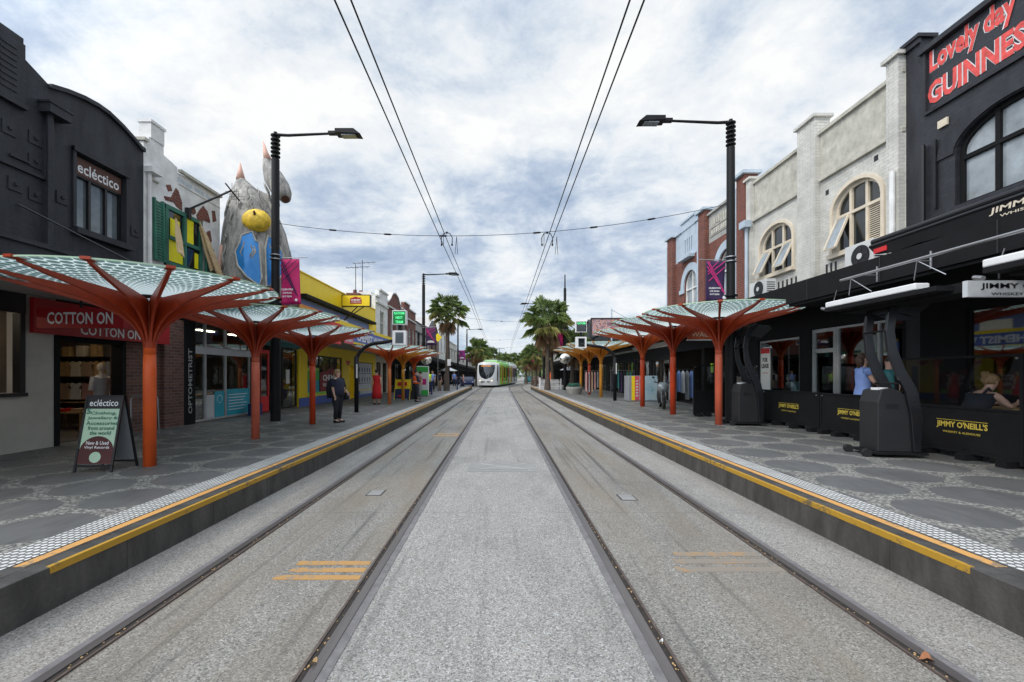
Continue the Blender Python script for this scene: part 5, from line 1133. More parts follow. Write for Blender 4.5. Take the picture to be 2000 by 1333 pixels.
b = MB(); RF.box(b, 15.46, 15.97, 2.55, 2.74, -.048, -.045); RF.text(b, 'NEW PRICE', 15.71, 1.85, .35, .04, -.045, .01); b.build('red_lettering', M['bright_red'], ls)
b = MB(); RF.box(b, 14.3, 15.0, .95, 1.55, -.5, -.55); b.build('blue_board', mk('board_blue', (.2, .35, .42), .6), t)
awning(RF, t, 10.66, 16.58, 3.8, 1.2, .56, M['matt_black'], 'matt_black')
def aircon(u, z, w, h, d0, la, fanr):
    t = thing('air_conditioner', la, 'air conditioner', RF.P(u, z, d0), 'air conditioner units above the awnings')
    b = MB(); RF.box(b, u, u+w, z, z+h, d0, d0+.34); b.build('casing', M['offwhite'], t, bevel=.015)
    y0 = u - .006; xc = RF.s*(RF.F - d0 - .17); b = MB()
    for k in range(6): RF.box(b, u-.004, u-.001, z+.06+k*(h-.12)/6, z+.09+k*(h-.12)/6, d0+.04, d0+.3)
    b.build('grille', M['iron'], t)
    b = MB(); fx = d0+.345; c = RF.P(u+w*.42, z+h/2, fx); b.tube([c, (c[0]-.012, c[1], c[2])], fanr, 22); f1 = b.build('fan_opening', M['black'], t)
    b = MB()
    for k in range(5): a = k*2*math.pi/5; b.prism([(c[0]-.014, c[1], c[2]), (c[0]-.014, c[1]+fanr*.9*math.cos(a), c[2]+fanr*.9*math.sin(a)), (c[0]-.014, c[1]+fanr*.9*math.cos(a+.6), c[2]+fanr*.9*math.sin(a+.6))], (-.004, 0, 0))
    b.build('fan', M['iron'] if fanr > .2 else M['iron'], f1)
    b = MB(); b.tube([(c[0]-.02, c[1], c[2]), (c[0]-.035, c[1], c[2])], fanr*.28, 12); b.build('hub', M['offwhite'], f1)
aircon(14.3, 4.40, .95, .55, .45, 'air conditioner with a black fan above the nearest right shelter', .26)
aircon(10.3, 4.35, .85, .68, .35, 'larger air conditioner against the white wall beside the black pub', .27)
# ---------------- RIGHT 3 : red brick building 16.6..24.3
t = bld(RF, 'shop_building', 'red brick building with pale blue arches and a grey name panel', 16.6)
b = MB(); RF.wall(b, 16.6, 24.3, 3.9, 7.75, [(17.45, 19.0, 5.0, 6.3, .78), (20.95, 22.5, 4.8, 6.2, .8)]); b.build('wall', M['brick_red'], t)
b = MB(); RF.wall(b, 17.2, 19.85, 7.751, 9.0, []); RF.box(b, 17.2, 19.85, 9.0, 9.1, .1, -.3); b.build('name_panel_parapet', M['concrete'], t)
b = MB()
for k in range(11): u = 17.45+k*.2; RF.box(b, u, u+.13, 8.42+.05*math.sin(k), 8.75, .003, .03); RF.box(b, u, u+.12, 8.05, 8.28, .003, .03)
RF.box(b, 17.4, 19.7, 8.35, 8.38, .003, .03); RF.box(b, 17.4, 19.7, 7.98, 8.0, .003, .03); b.build('worn_relief', M['stained'], t)
b = MB(); RF.wall(b, 20.5, 23.6, 7.751, 9.2, [(21.6, 21.72, 8.0, 8.7, 0), (21.85, 21.97, 8.0, 8.7, 0), (22.1, 22.22, 8.0, 8.7, 0), (22.35, 22.47, 8.0, 8.7, 0)]); RF.box(b, 21.2, 22.8, 9.2, 9.6, .04, -.3); RF.box(b, 21.3, 22.7, 7.6, 7.75, .003, .3); RF.box(b, 20.5, 21.2, 9.2, 9.28, .08, -.3); RF.box(b, 22.8, 23.6, 9.2, 9.28, .08, -.3); RF.box(b, 21.1, 22.9, 9.6, 9.7, .1, -.34); b.build('blue_parapet', M['blue_grey'], t)
for ua, ub, zt in ((16.6, 17.18, 9.45), (19.87, 20.5, 9.3), (23.6, 24.3, 9.2)):
    b = MB(); RF.box(b, ua, ub, 4.0, zt, .004, .2); RF.box(b, ua, ub, 7.76, zt, .001, -.3); pl_ = b.build('pilaster', M['brick_red'], t)
    b = MB(); RF.box(b, ua-.12, ub+.12, zt+.001, zt+.12, .32, -.4); b.build('pilaster_cap', M['blue_grey'], pl_)
    b = MB(); b.tube([RF.P(ub+.1, zt-.3, .16), RF.P(ub+.1, 4.6, .16)], .06, 8); b.build('downpipe', M['blue_grey'], t)
for uc, hw, zs, r, za in ((18.22, .775, 6.3, .78, 5.0), (21.72, .775, 6.2, .8, 4.8)):
    b = MB(); RF.arch(b, uc, zs, hw+.002, r+.002, .36, .003, .06, 18); RF.box(b, uc-hw-.55, uc-hw-.002, zs-.22, zs-.002, .003, .06); RF.box(b, uc+hw+.002, uc+hw+.55, zs-.22, zs-.002, .003, .06); b.build('arch_surround', M['blue_grey'], t)
    w = window(RF, t, uc-hw, uc+hw, za, zs, r, M['white_paint'], M['pale_glass'], 2, (zs-.1,), .07)
body(RF, t, 16.62, 24.3, 8.6, M['brick_red'])
shop(RF, t, 16.6, 24.2, 3.5, 5, 'matt_black'); b = MB(); RF.wall(b, 16.6, 24.3, .1, 3.9, [(16.9, 18.6, .34, 3.0, 0), (18.9, 20.3, .34, 3.0, 0), (20.6, 24.0, .34, 3.0, 0)]); b.build('ground_wall', M['matt_black'], t)
awning(RF, t, 16.6, 24.3, 3.8, .95, .3, M['matt_black'], 'matt_black'); racks(RF, t, 17, 23, 14, cols=('cloth_blue', 'cloth_white', 'cloth_grey', 'lime'))
t = thing('hanging_sign', 'small orange red hanging sign under the awning of the brick building', 'sign', (7.6, 16.2, 3.3))
b = MB(); b.box(6.98, 8.35, 16.2, 16.3, 3.1, 3.42); b.build('sign_box', mk('sign_orange', (.5, .09, .03), .5), t)
b = MB(); text(b, 'WALKER', (7.65, 16.194, 3.28), 1.1, .16, bold=.0); b.build('lettering', M['cream'], t); b = MB(); b.box(6.95, 8.36, 16.19, 16.31, 3.06, 3.099); b.build('trim', M['white'], t)
# ---------------- RIGHT beyond
t = generic(RF, 'shop_building', 'low shop with a corrugated cream gable right of the painted billboard', 24.3, 31, 4.6, M['render_cream'], M['offwhite'], None, [], 'white', 3.75, .9, 'matt_black')
t = generic(RF, 'shop_building', 'low shop below the pink painted billboard', 31, 42, 4.6, M['concrete'], M['iron'], None, [], 'matt_black', 3.75, .9)
t2 = t; t = bld(RF, 'shed_roof', 'corrugated cream gable end rising behind the right shelters', 27)
cm_, t5, b5 = node_mat('corrugated'); tc5 = t5.nodes.new('ShaderNodeTexCoord'); s5 = t5.nodes.new('ShaderNodeSeparateXYZ'); t5.links.new(tc5.outputs['Object'], s5.inputs[0])
w5 = mth(t5, 'SINE', mth(t5, 'MULTIPLY', s5.outputs[0], 42.)); n5 = noise(t5, mapping(t5, tc5.outputs['Object'], (3, 1, .6)), 2., 5)
t5.links.new(ramp(t5, n5, (.35, (.55, .48, .33)), (.6, (.5, .42, .27)), (.72, (.25, .11, .05))), b5.inputs['Base Color']); bp5 = t5.nodes.new('ShaderNodeBump'); bp5.inputs['Distance'].default_value = .03; t5.links.new(w5, bp5.inputs['Height']); t5.links.new(bp5.outputs[0], b5.inputs['Normal'])
b = MB(); b.prism([(8.55, 27, 4.3), (12.4, 27, 4.3), (12.4, 27, 5.6), (10.2, 27, 5.75), (8.55, 27, 4.75)], (0, 3.5, 0)); b.build('gable_wall', cm_, t)
b = MB(); b.beam((8.45, 26.9, 4.74), (10.2, 26.9, 5.82), .12, .12); b.beam((10.2, 26.9, 5.82), (12.5, 26.9, 5.66), .12, .12); b.build('barge_board', M['cream'], t)
t = thing('billboard', 'long painted billboard with pink and yellow graffiti on the right roofline', 'billboard', (9.0, 33, 4.7))
m_, tt_, bb_ = node_mat('graffiti'); tcx = tt_.nodes.new('ShaderNodeTexCoord'); g1 = noise(tt_, mapping(tt_, tcx.outputs['Object'], (1, .6, 1)), 1.6, 3, .6, 1.8)
tt_.links.new(ramp(tt_, g1, (.3, (.08, .06, .07)), (.40, (.55, .35, .38)), (.48, (.10, .05, .06)), (.52, (.6, .45, .46)), (.58, (.45, .12, .08)), (.64, (.55, .42, .1)), (.75, (.3, .38, .32))), bb_.inputs['Base Color'])
b = MB(); b.box(6.9, 11.4, 33.0, 33.1, 4.75, 6.0); b.build('painted_panel', m_, t); b = MB(); b.box(6.84, 11.5, 32.95, 33.15, 6.0, 6.08); b.box(6.82, 6.9, 32.95, 33.15, 3.6, 6.0)
for u in (8.2, 9.6, 11.0): b.box(u, u+.08, 33.1, 33.2, 3.6, 6.0)
b.build('frame', M['iron'], t)
t = thing('roof_mast', 'thin grey mast with a stay wire above the painted billboard', 'mast', (9.3, 36.5, 4.6))
b = MB(); b.tube([(9.3, 36.5, 4.6), (9.3, 36.5, 7.3)], .06, 8); b.build('mast', M['blue_grey'], t); b = MB(); b.tube([(9.3, 36.5, 7.2), (10.8, 36.5, 6.4)], .03, 5); b.build('stay', M['blue_grey'], t)
generic(RF, 'shop_building', 'dark gabled shop left of the painted billboard', 42, 52, 6.6, M['charcoal'], M['iron'], [(42, 5.6), (47, 7.6), (52, 5.6)], [W2(44, 45.2, 4.3, 5.4), W2(48, 49.2, 4.3, 5.4)], 'matt_black', 3.3, 2.4)
generic(RF, 'shop_building', 'brown brick shop behind the right palms', 52, 66, 7.6, M['brick_brown'], M['offwhite'], None, [W2(54, 55.5), W2(58, 59.5), W2(62, 63.5)])
generic(RF, 'shop_building', 'grey rendered shop beyond the right palms', 66, 82, 7.4, M['concrete'], M['offwhite'], None, [W2(68, 70), W2(73, 75)], det=False)
FR = Fac(1, 14)
generic(FR, 'shop_building', 'distant cream shop on the right', 82, 110, 7.0, M['render_cream'], M['charcoal'], None, [W2(86, 89), W2(95, 98)], det=False)
generic(Fac(1, 22), 'shop_building', 'farthest building on the right', 110, 190, 6.6, M['concrete'], M['charcoal'], None, [], det=False)
# ================================================================ people
def skin_body(verts, edges, radii, m, parent, sub=1):
    me = bpy.data.meshes.new('body'); me.from_pydata(verts, edges, []); o = bpy.data.objects.new('body', me); COL.objects.link(o)
    sm = o.modifiers.new('s', 'SKIN'); sm.use_smooth_shade = True
    for i, v in enumerate(me.skin_vertices[0].data): v.radius = (radii[i], radii[i]); v.use_root = (i == 0)
    ss = o.modifiers.new('b', 'SUBSURF'); ss.levels = sub; ss.render_levels = sub
    dg = bpy.context.evaluated_depsgraph_get(); dg.update()
    m2 = bpy.data.meshes.new_from_object(o.evaluated_get(dg)); bpy.data.objects.remove(o); bpy.data.meshes.remove(me)
    m2.materials.clear(); m2.materials.append(m)
    o = bpy.data.objects.new('body', m2); COL.objects.link(o); o.parent = parent; return o
BASE = dict(pelvis=(0, 0, .95), waist=(0, 0, 1.10), chest=(0, 0, 1.30), neck=(0, 0, 1.47), jaw=(0, -.015, 1.56), skull=(0, 0, 1.64), crown=(0, .01, 1.69),
            shL=(.17, 0, 1.40), elL=(.22, .02, 1.13), wrL=(.22, -.05, .89), shR=(-.17, 0, 1.40), elR=(-.22, .02, 1.13), wrR=(-.22, -.05, .89),
            hipL=(.09, 0, .90), knL=(.10, -.01, .50), anL=(.10, .02, .09), toL=(.11, -.14, .04), hipR=(-.09, 0, .90), knR=(-.10, -.01, .50), anR=(-.10, .02, .09), toR=(-.11, -.14, .04))
RAD = dict(pelvis=.125, waist=.115, chest=.125, neck=.05, jaw=.068, skull=.088, crown=.06, sh=.062, el=.042, wr=.028, hip=.085, kn=.055, an=.038, to=.035)
ED = [('pelvis', 'waist'), ('waist', 'chest'), ('chest', 'neck'), ('neck', 'jaw'), ('jaw', 'skull'), ('skull', 'crown')]
for s_ in 'LR': ED += [('chest', 'sh'+s_), ('sh'+s_, 'el'+s_), ('el'+s_, 'wr'+s_), ('pelvis', 'hip'+s_), ('hip'+s_, 'kn'+s_), ('kn'+s_, 'an'+s_), ('an'+s_, 'to'+s_)]
def person(label, loc, yaw, h, pose=None, top=None, bottom=None, dress=None, hair='hair_brown', hairlen=.0, shoes='black', skin='skin', sleeves=.5, fat=1., vest=None, group='people at the tram stop', bun=False, extra=None, bare_shoulders=False):
    J = dict(BASE); J.update(pose or {})
    J = {k: Vector(v) for k, v in J.items()}
    t = thing('person', label, 'person', (0, 0, 0), group)
    names = list(BASE); idx = {n: i for i, n in enumerate(names)}
    verts = [tuple(J[n]) for n in names]; rad = [RAD.get(n, RAD.get(n[:2], RAD.get(n[:3], .05))) for n in names]
    for i, n in enumerate(names):
        k = n.rstrip('LR') if n[-1] in 'LR' else n
        rad[i] = RAD[k]*(fat if k in ('pelvis', 'waist', 'chest', 'hip', 'sh', 'el') else 1)
    edges = [(idx[a], idx[b]) for a, b in ED]
    for s in 'LR':       # hand: palm and five fingers
        w = J['wr'+s]; d = (w - J['el'+s]).normalized(); sd = 1 if s == 'L' else -1
        side = d.cross(Vector((sd, 0, 0)));
        if side.length < .2: side = Vector((0, -1, 0))
        side.normalize(); inn = d.cross(side).normalized()*sd
        verts.append(tuple(w + d*.06)); rad.append(.03); pi_ = len(verts)-1; edges.append((idx['wr'+s], pi_))
        for k, (off, ln) in enumerate(((-.026, .065), (-.009, .078), (.009, .072), (.026, .056))):
            a = w + d*.09 + side*off; b_ = a + d*ln*.55 + inn*.006; c = b_ + d*ln*.35 + inn*.018
            for q, (p, r) in enumerate(((a, .0095), (b_, .0085), (c, .007))):
                verts.append(tuple(p)); rad.append(r); edges.append((pi_ if q == 0 else len(verts)-2, len(verts)-1))
        a = w + d*.045 - side*.035; b_ = a + d*.035 - side*.018
        for q, (p, r) in enumerate(((a, .011), (b_, .009))): verts.append(tuple(p)); rad.append(r); edges.append((pi_ if q == 0 else len(verts)-2, len(verts)-1))
    bo = skin_body(verts, edges, rad, M[skin], t)
    # face
    fd = (J['jaw']-J['skull']); up = -fd.normalized(); hd = Vector((0, -1, 0)); 
    if extra and 'look' in extra: hd = Vector(extra['look']).normalized()
    rt = hd.cross(up).normalized(); c = J['skull']
    b = MB(); p = c + hd*.088 - up*.015; b.add([p+rt*.012, p-rt*.012, p+hd*.022-up*.022, p+up*.03], [(0, 2, 3), (1, 3, 2), (0, 1, 2)]); b.ball(c+hd*.075-up*.065, .022, .012, .006, 8, 4); b.build('nose_and_mouth', M[skin], bo)
    b = MB()
    for sg in (1, -1): b.ball(c+hd*.08+rt*sg*.032+up*.004, .009, .009, .006, 6, 4)
    b.build('eyes', M['black'], bo)
    b = MB()
    for sg in (1, -1): b.ball(c+rt*sg*.086-up*.015-hd*.01, .012, .016, .028, 6, 4)
    b.build('ears', M[skin], bo)
    # hair
    b = MB(); q = c - hd*.018 + up*.028; b.ball(q, .098, .103, .092, 14, 9, .03)
    if hairlen: b.tube([q-hd*.03, q-hd*.055-up*.09, q-hd*.05-up*(.09+hairlen)], [.09, .085, .045], 10)
    if bun: b.ball(q-hd*.075+up*.085, .05, .05, .045, 10, 7, .12)
    b.build('hair', M[hair], t, smooth=True)
    def limb(b, pts, r): b.tube(pts, r, 10)
    F = fat
    if dress:
        b = MB(); pz = J['pelvis']; ch = J['chest']
        b.loft([(0, 0, dress[1], .24*F, .20), (0, 0, dress[1]+.3, .22*F, .18), (pz.x, pz.y, .95, .185*F, .15), (0, 0, 1.08, .15*F, .125), (ch.x, ch.y, 1.27, .175*F, .135), (ch.x, ch.y, 1.38, .19*F, .115), (ch.x, ch.y, 1.46, .10, .08)], 18, wob=.03)
        for s in 'LR':
            a, e_ = J['sh'+s], J['el'+s]; limb(b, [a.lerp(ch, .25), a, a.lerp(e_, sleeves)], [.085, .082, .072])
        b.build('dress', M[dress[0]], t, smooth=True)
    if bottom:
        b = MB()
        for s in 'LR': limb(b, [J['hip'+s]+Vector((0, 0, .06)), J['hip'+s].lerp(J['kn'+s], .4), J['kn'+s], J['kn'+s].lerp(J['an'+s], .93)], [.115*F, .10*F, .078, .062])
        b.loft([(J['pelvis'].x, J['pelvis'].y, J['pelvis'].z-.10, .17*F, .13*F), (J['pelvis'].x, J['pelvis'].y, J['pelvis'].z+.1, .165*F, .125*F)], 14); b.build('trousers', M[bottom], t, smooth=True)
    if top:
        b = MB(); pz, ch, wa = J['pelvis'], J['chest'], J['waist']
        rings = [(pz.x, pz.y, pz.z-.04, .185*F, .15*F), (wa.x, wa.y, wa.z, .17*F, .145*F), (ch.x, ch.y, ch.z, .19*F, .145*F), (ch.x, ch.y, ch.z+.10, .19*F, .12)]
        if not bare_shoulders: rings.append((ch.x, ch.y, ch.z+.17, .09, .08))
        b.loft(rings, 16, cap=True)
        if not bare_shoulders:
            for s in 'LR': a, e_, w_ = J['sh'+s], J['el'+s], J['wr'+s]; limb(b, [a.lerp(ch, .3), a, a.lerp(e_, min(1, sleeves))] + ([w_.lerp(e_, .1)] if sleeves > 1 else []), [.09*F, .086*F, .072*F] + ([.045] if sleeves > 1 else []))
        else:
            for s in 'LR': a = J['sh'+s]; b.tube([ch.lerp(a, .55)+Vector((0, -.10, .02)), ch.lerp(a, .55)+Vector((0, 0, .13)), ch.lerp(a, .5)+Vector((0, .10, .02))], .02, 6)
        b.build('shirt', M[top], t, smooth=True)
    if vest:
        b = MB(); ch = J['chest']; b.loft([(0, 0, .98, .195*F, .16*F), (0, 0, 1.12, .185*F, .155*F), (ch.x, ch.y, 1.3, .202*F, .155*F), (ch.x, ch.y, 1.41, .19*F, .125*F)], 16); v = b.build('vest', M[vest], t, smooth=True)
        b = MB(); b.loft([(0, 0, 1.08, .192*F, .162*F), (0, 0, 1.12, .19*F, .16*F)], 16, cap=False); b.build('reflective_band', M['offwhite'], v)
    if shoes:
        b = MB()
        for s in 'LR':
            a, e_ = J['an'+s], J['to'+s]; d = (e_-a); d.z = 0; d.normalize(); p = a - d*.05; b.tube([p+Vector((0, 0, -.045)), a+d*.06+Vector((0, 0, -.05)), a+d*.2+Vector((0, 0, -.06))], [.042, .045, .03], 8)
        b.build('shoes', M[shoes], t, smooth=True)
    return place(t, loc, yaw, h/1.72), J
st = dict(knL=(.12, -.05, .5), anL=(.14, -.04, .09), toL=(.15, -.2, .04))
p_, J = person('blond woman in a dark short sleeved top and black trousers waiting on the left platform', (-4.98, 13.3, PZT), R(72), 1.60, dict(elL=(.27, -.02, 1.12), wrL=(.22, -.20, .98), crown=(0, .0, 1.68)), 'cloth_navy', 'cloth_black', hair='hair_blond', hairlen=.05, sleeves=.85, fat=1.28)
b = MB(); b.loft([(0, .27, .80, .15, .09), (0, .28, 1.1, .19, .13), (0, .25, 1.35, .17, .10), (0, .22, 1.42, .09, .05)], 14); o = b.build('backpack', M['cloth_black'], None, smooth=True)
tag(o, 'black backpack on the back of the blond woman in black', 'backpack'); o.location = p_.location; o.rotation_euler = p_.rotation_euler; o.scale = p_.scale
b = MB(); b.loft([(.26, -.10, .74, .06, .13), (.27, -.10, .90, .07, .14), (.26, -.10, .97, .04, .10)], 12); b.tube([(.26, -.1, .95), (.2, -.16, 1.2), (.1, -.08, 1.47), (0, .1, 1.45), (-.1, .16, 1.2), (.1, .1, 1.0)], .012, 6)
o = b.build('shoulder_bag', M['iron'], None, smooth=True); tag(o, 'dark grey bag slung at the side of the blond woman in black', 'bag'); o.location = p_.location; o.rotation_euler = p_.rotation_euler; o.scale = p_.scale
person('woman in a long sleeveless red dress seen from behind', (-6.03, 21.2, PZT), R(175), 1.68, dict(anL=(.12, .05, .09), elL=(.25, 0, 1.13), wrL=(.27, -.05, .9)), dress=('cloth_red', .30), hair='hair_dark', sleeves=.05, fat=1.05)
person('worker in an orange high visibility vest and black trousers standing on the left platform', (-4.55, 23.4, PZT), R(120), 1.68, dict(elL=(.2, -.05, 1.14), wrL=(.12, -.22, 1.12), elR=(-.2, -.05, 1.14), wrR=(-.08, -.24, 1.12), anL=(.15, .0, .09)), 'cloth_navy', 'cloth_black', hair='hair_dark', vest='orange_vest', sleeves=1.2)
person('person in pale trousers and pink top half hidden behind the orange vested worker', (-4.75, 25.6, PZT), R(-60), 1.62, st, 'cloth_pink', 'cloth_grey', hair='hair_dark')
person('worker in a lime vest and dark trousers by the green kiosk', (-5.35, 32.2, PZT), R(30), 1.75, None, 'hivis', 'cloth_black', hair='hair_dark', vest='hivis')
for x, y, a, c1, c2, hr, la in ((-5.9, 37.5, 20, 'cloth_blue', 'cloth_black', 'hair_blond', 'pedestrian in a pale blue shirt left of the palm trunk'), (-5.55, 39.5, 150, 'cloth_black', 'cloth_tan', 'hair_dark', 'pedestrian in a black top just left of the palm trunk'), (-6.3, 40.5, 200, 'cloth_white', 'cloth_grey', 'hair_brown', 'pedestrian in white farther left of the palm trunk'), (-5.3, 49.5, 10, 'cloth_blue', 'cloth_navy', 'hair_dark', 'pedestrian in a blue shirt right of the palm trunk'), (-6.4, 51, 190, 'cloth_grey', 'cloth_black', 'hair_brown', 'pedestrian in grey in the shade beyond the left palm'), (-4.9, 57, 90, 'cloth_pink', 'cloth_navy', 'hair_blond', 'pedestrian in pink crossing left of the tram')):
    person(la, (x, y, PZT if y < 52 else .0), R(a), 1.72, st, c1, c2, hair=hr, group='pedestrians far down the footpath')
person('woman in a pale blue short sleeved dress standing behind the black barrier', (8.62, 10.35, PZT), R(75), 1.93, dict(elL=(.24, -.1, 1.17), wrL=(.16, -.33, 1.07), elR=(-.22, -.08, 1.15), wrR=(-.12, -.33, 1.08), skull=(0, -.01, 1.64)), dress=('cloth_blue', .45), hair='hair_brown', hairlen=.16, sleeves=.42, group='people on the pub terrace')
person('person in a dark top half hidden behind the nearer curved heater', (8.85, 9.9, PZT), R(-95), 1.85, None, 'teal', 'cloth_black', hair='hair_dark', group='people on the pub terrace')
sit = dict(pelvis=(0, .0, .52), waist=(0, -.05, .68), chest=(0, -.17, .86), neck=(0, -.27, 1.0), jaw=(0, -.33, 1.06), skull=(0, -.33, 1.14), crown=(0, -.32, 1.19), shL=(.17, -.2, .94), shR=(-.17, -.2, .94),
           elL=(.22, -.34, .76), wrL=(.15, -.56, .80), elR=(-.22, -.36, .76), wrR=(-.12, -.58, .80), hipL=(.09, 0, .48), knL=(.11, -.42, .50), anL=(.11, -.40, .09), toL=(.11, -.56, .04), hipR=(-.09, 0, .48), knR=(-.11, -.42, .50), anR=(-.11, -.38, .09), toR=(-.11, -.54, .04))
ps, Js = person('blond woman with a hair bun leaning on a table behind the clear screen', (8.35, 7.75, PZT+.02), R(90), 2.0, sit, 'cloth_black', 'cloth_navy', hair='hair_blond', sleeves=.0, bun=True, bare_shoulders=True, group='people on the pub terrace')
b = MB(); c = Js['skull']
for i in range(11):
    a = math.pi*i/10; b.ball((c.x+.1*math.cos(a), c.y-.055, c.z+.035+.075*math.sin(a)), .014, .018, .012, 6, 4)
o = b.build('sunglasses', M['black'], None, smooth=True); tag(o, 'black sunglasses pushed up on the hair of the blond woman at the table', 'sunglasses'); o.location = ps.location; o.rotation_euler = ps.rotation_euler; o.scale = ps.scale
t = thing('terrace_table', 'dark table at which the blond woman sits behind the clear screen', 'table', (9.2, 7.65, PZT))
b = MB(); b.box(8.78, 9.4, 7.1, 8.3, 1.16, 1.20); b.build('table_top', M['timber'], t); b = MB(); b.tube([(9.1, 7.7, PZT), (9.1, 7.7, 1.16)], .04, 8); b.tube([(9.1, 7.7, PZT+.01), (9.1, 7.7, PZT+.04)], .25, 14); b.build('pedestal', M['iron'], t)
t = thing('terrace_stool', 'stool under the blond woman behind the clear screen', 'stool', (8.33, 7.75, PZT)); b = MB(); b.tube([(8.33, 7.75, .78), (8.33, 7.75, .82)], .2, 14); b.build('seat', M['black'], t)
for dx, dy in ((.14, .14), (-.14, .14), (.14, -.14), (-.14, -.14)): b = MB(); b.tube([(8.33+dx*1.2, 7.75+dy*1.2, PZT), (8.33+dx, 7.75+dy, .78)], .014, 6); b.build('leg', M['iron'], t)
t = thing('water_bottle', 'clear plastic water bottle with a blue label on the terrace table', 'bottle', (8.86, 7.32, 1.2)); b = MB(); b.loft([(8.86, 7.32, 1.202, .042, .042), (8.86, 7.32, 1.38, .042, .042), (8.86, 7.32, 1.43, .018, .018), (8.86, 7.32, 1.47, .018, .018)], 12); b.build('bottle_body', M['pale_grey'], t); b = MB(); b.loft([(8.86, 7.32, 1.26, .043, .043), (8.86, 7.32, 1.33, .043, .043)], 12); b.build('label_band', M['sky_teal'], t)
# ================================================================ pub terrace barriers
def barrier(x0, y0, x1, y1, glass, words, label, zt=1.34):
    t = thing('terrace_barrier', label, 'barrier', (x0, y0, PZT), 'black terrace barriers in front of the pub')
    d = Vector((x1-x0, y1-y0, 0)); ln = d.length; d.normalize(); nrm = Vector((-d.y, d.x, 0));
    if nrm.x > 0: nrm = -nrm
    def P(u, z, o=0): return Vector((x0, y0, z)) + d*u + nrm*o
    def bx(b, u0, u1, z0, z1, o0, o1): b.prism([P(u0, z0, o0), P(u1, z0, o0), P(u1, z1, o0), P(u0, z1, o0)], nrm*(o1-o0))
    ztop = 2.12 if glass else zt
    b = MB(); bx(b, .05, ln-.05, .50, (1.20 if glass else zt-.04), -.01, .01); pn = b.build('fabric_panel', M['matt_black'], t)
    b = MB()
    for u in (.0, ln-.05): bx(b, u, u+.05, PZT+.05, ztop, -.025, .025)
    bx(b, .05, ln-.05, .44, .498, -.025, .025); bx(b, .05, ln-.05, ztop-.04, ztop, -.025, .025)
    if glass: bx(b, .05, ln-.05, 1.202, 1.24, -.025, .025)
    b.build('frame', M['matt_black'], t)
    if glass: b = MB(); bx(b, .05, ln-.05, 1.24, 2.08, -.004, .004); b.build('clear_screen', M['clear'], t)
    for u in (.1, ln*.33, ln*.66, ln-.25): b = MB(); bx(b, u, u+.16, PZT, .44, -.16, .16); b.build('foot', M['matt_black'], t)
    for u in (.08, ln-.08): b = MB(); b.ball(P(u, ztop-.07, .03), .018, .018, .018, 8, 5); b.build('bolt', M['steel'], t)
    if words:
        ax = -d if nrm.x < 0 and d.y > 0 else d
        # reader stands on the street side: letters run so that they read left to right
        up = Vector((0, 0, 1)); ax = up.cross(nrm)
        b = MB(); c = P(ln*words, .90, .013); text(b, "JIMMY O'NEILL'S", c, .84, .135, ax, up, .03); text(b, 'WHISKEY & ALEHOUSE', c-up*.12, .62, .035, ax, up, .01)
        b.prism([c+ax*-.42+up*.088, c+ax*.42+up*.088, c+ax*.42+up*.096, c+ax*-.42+up*.096], nrm*.002); b.build('gold_lettering', M['gold'], pn)
    return t
barrier(8.02, 5.0, 8.02, 6.62, True, .5, 'barrier with a clear screen at the very right edge')
barrier(8.02, 6.66, 8.02, 8.84, True, .42, 'barrier with a clear screen in front of the seated blond woman')
barrier(8.02, 8.88, 8.02, 10.9, False, .52, 'low black barrier in front of the woman in blue')
barrier(8.02, 10.94, 8.02, 13.3, False, .5, 'low black barrier left of the one before the woman in blue')
barrier(8.02, 13.5, 8.02, 15.2, True, None, 'barrier with a clear screen behind the farther curved heater')
barrier(6.75, 15.25, 8.0, 15.25, True, .45, 'cross barrier with a clear screen at the far end of the terrace')
mk('gloss_black', (.012, .012, .015), .22, spec=.6)
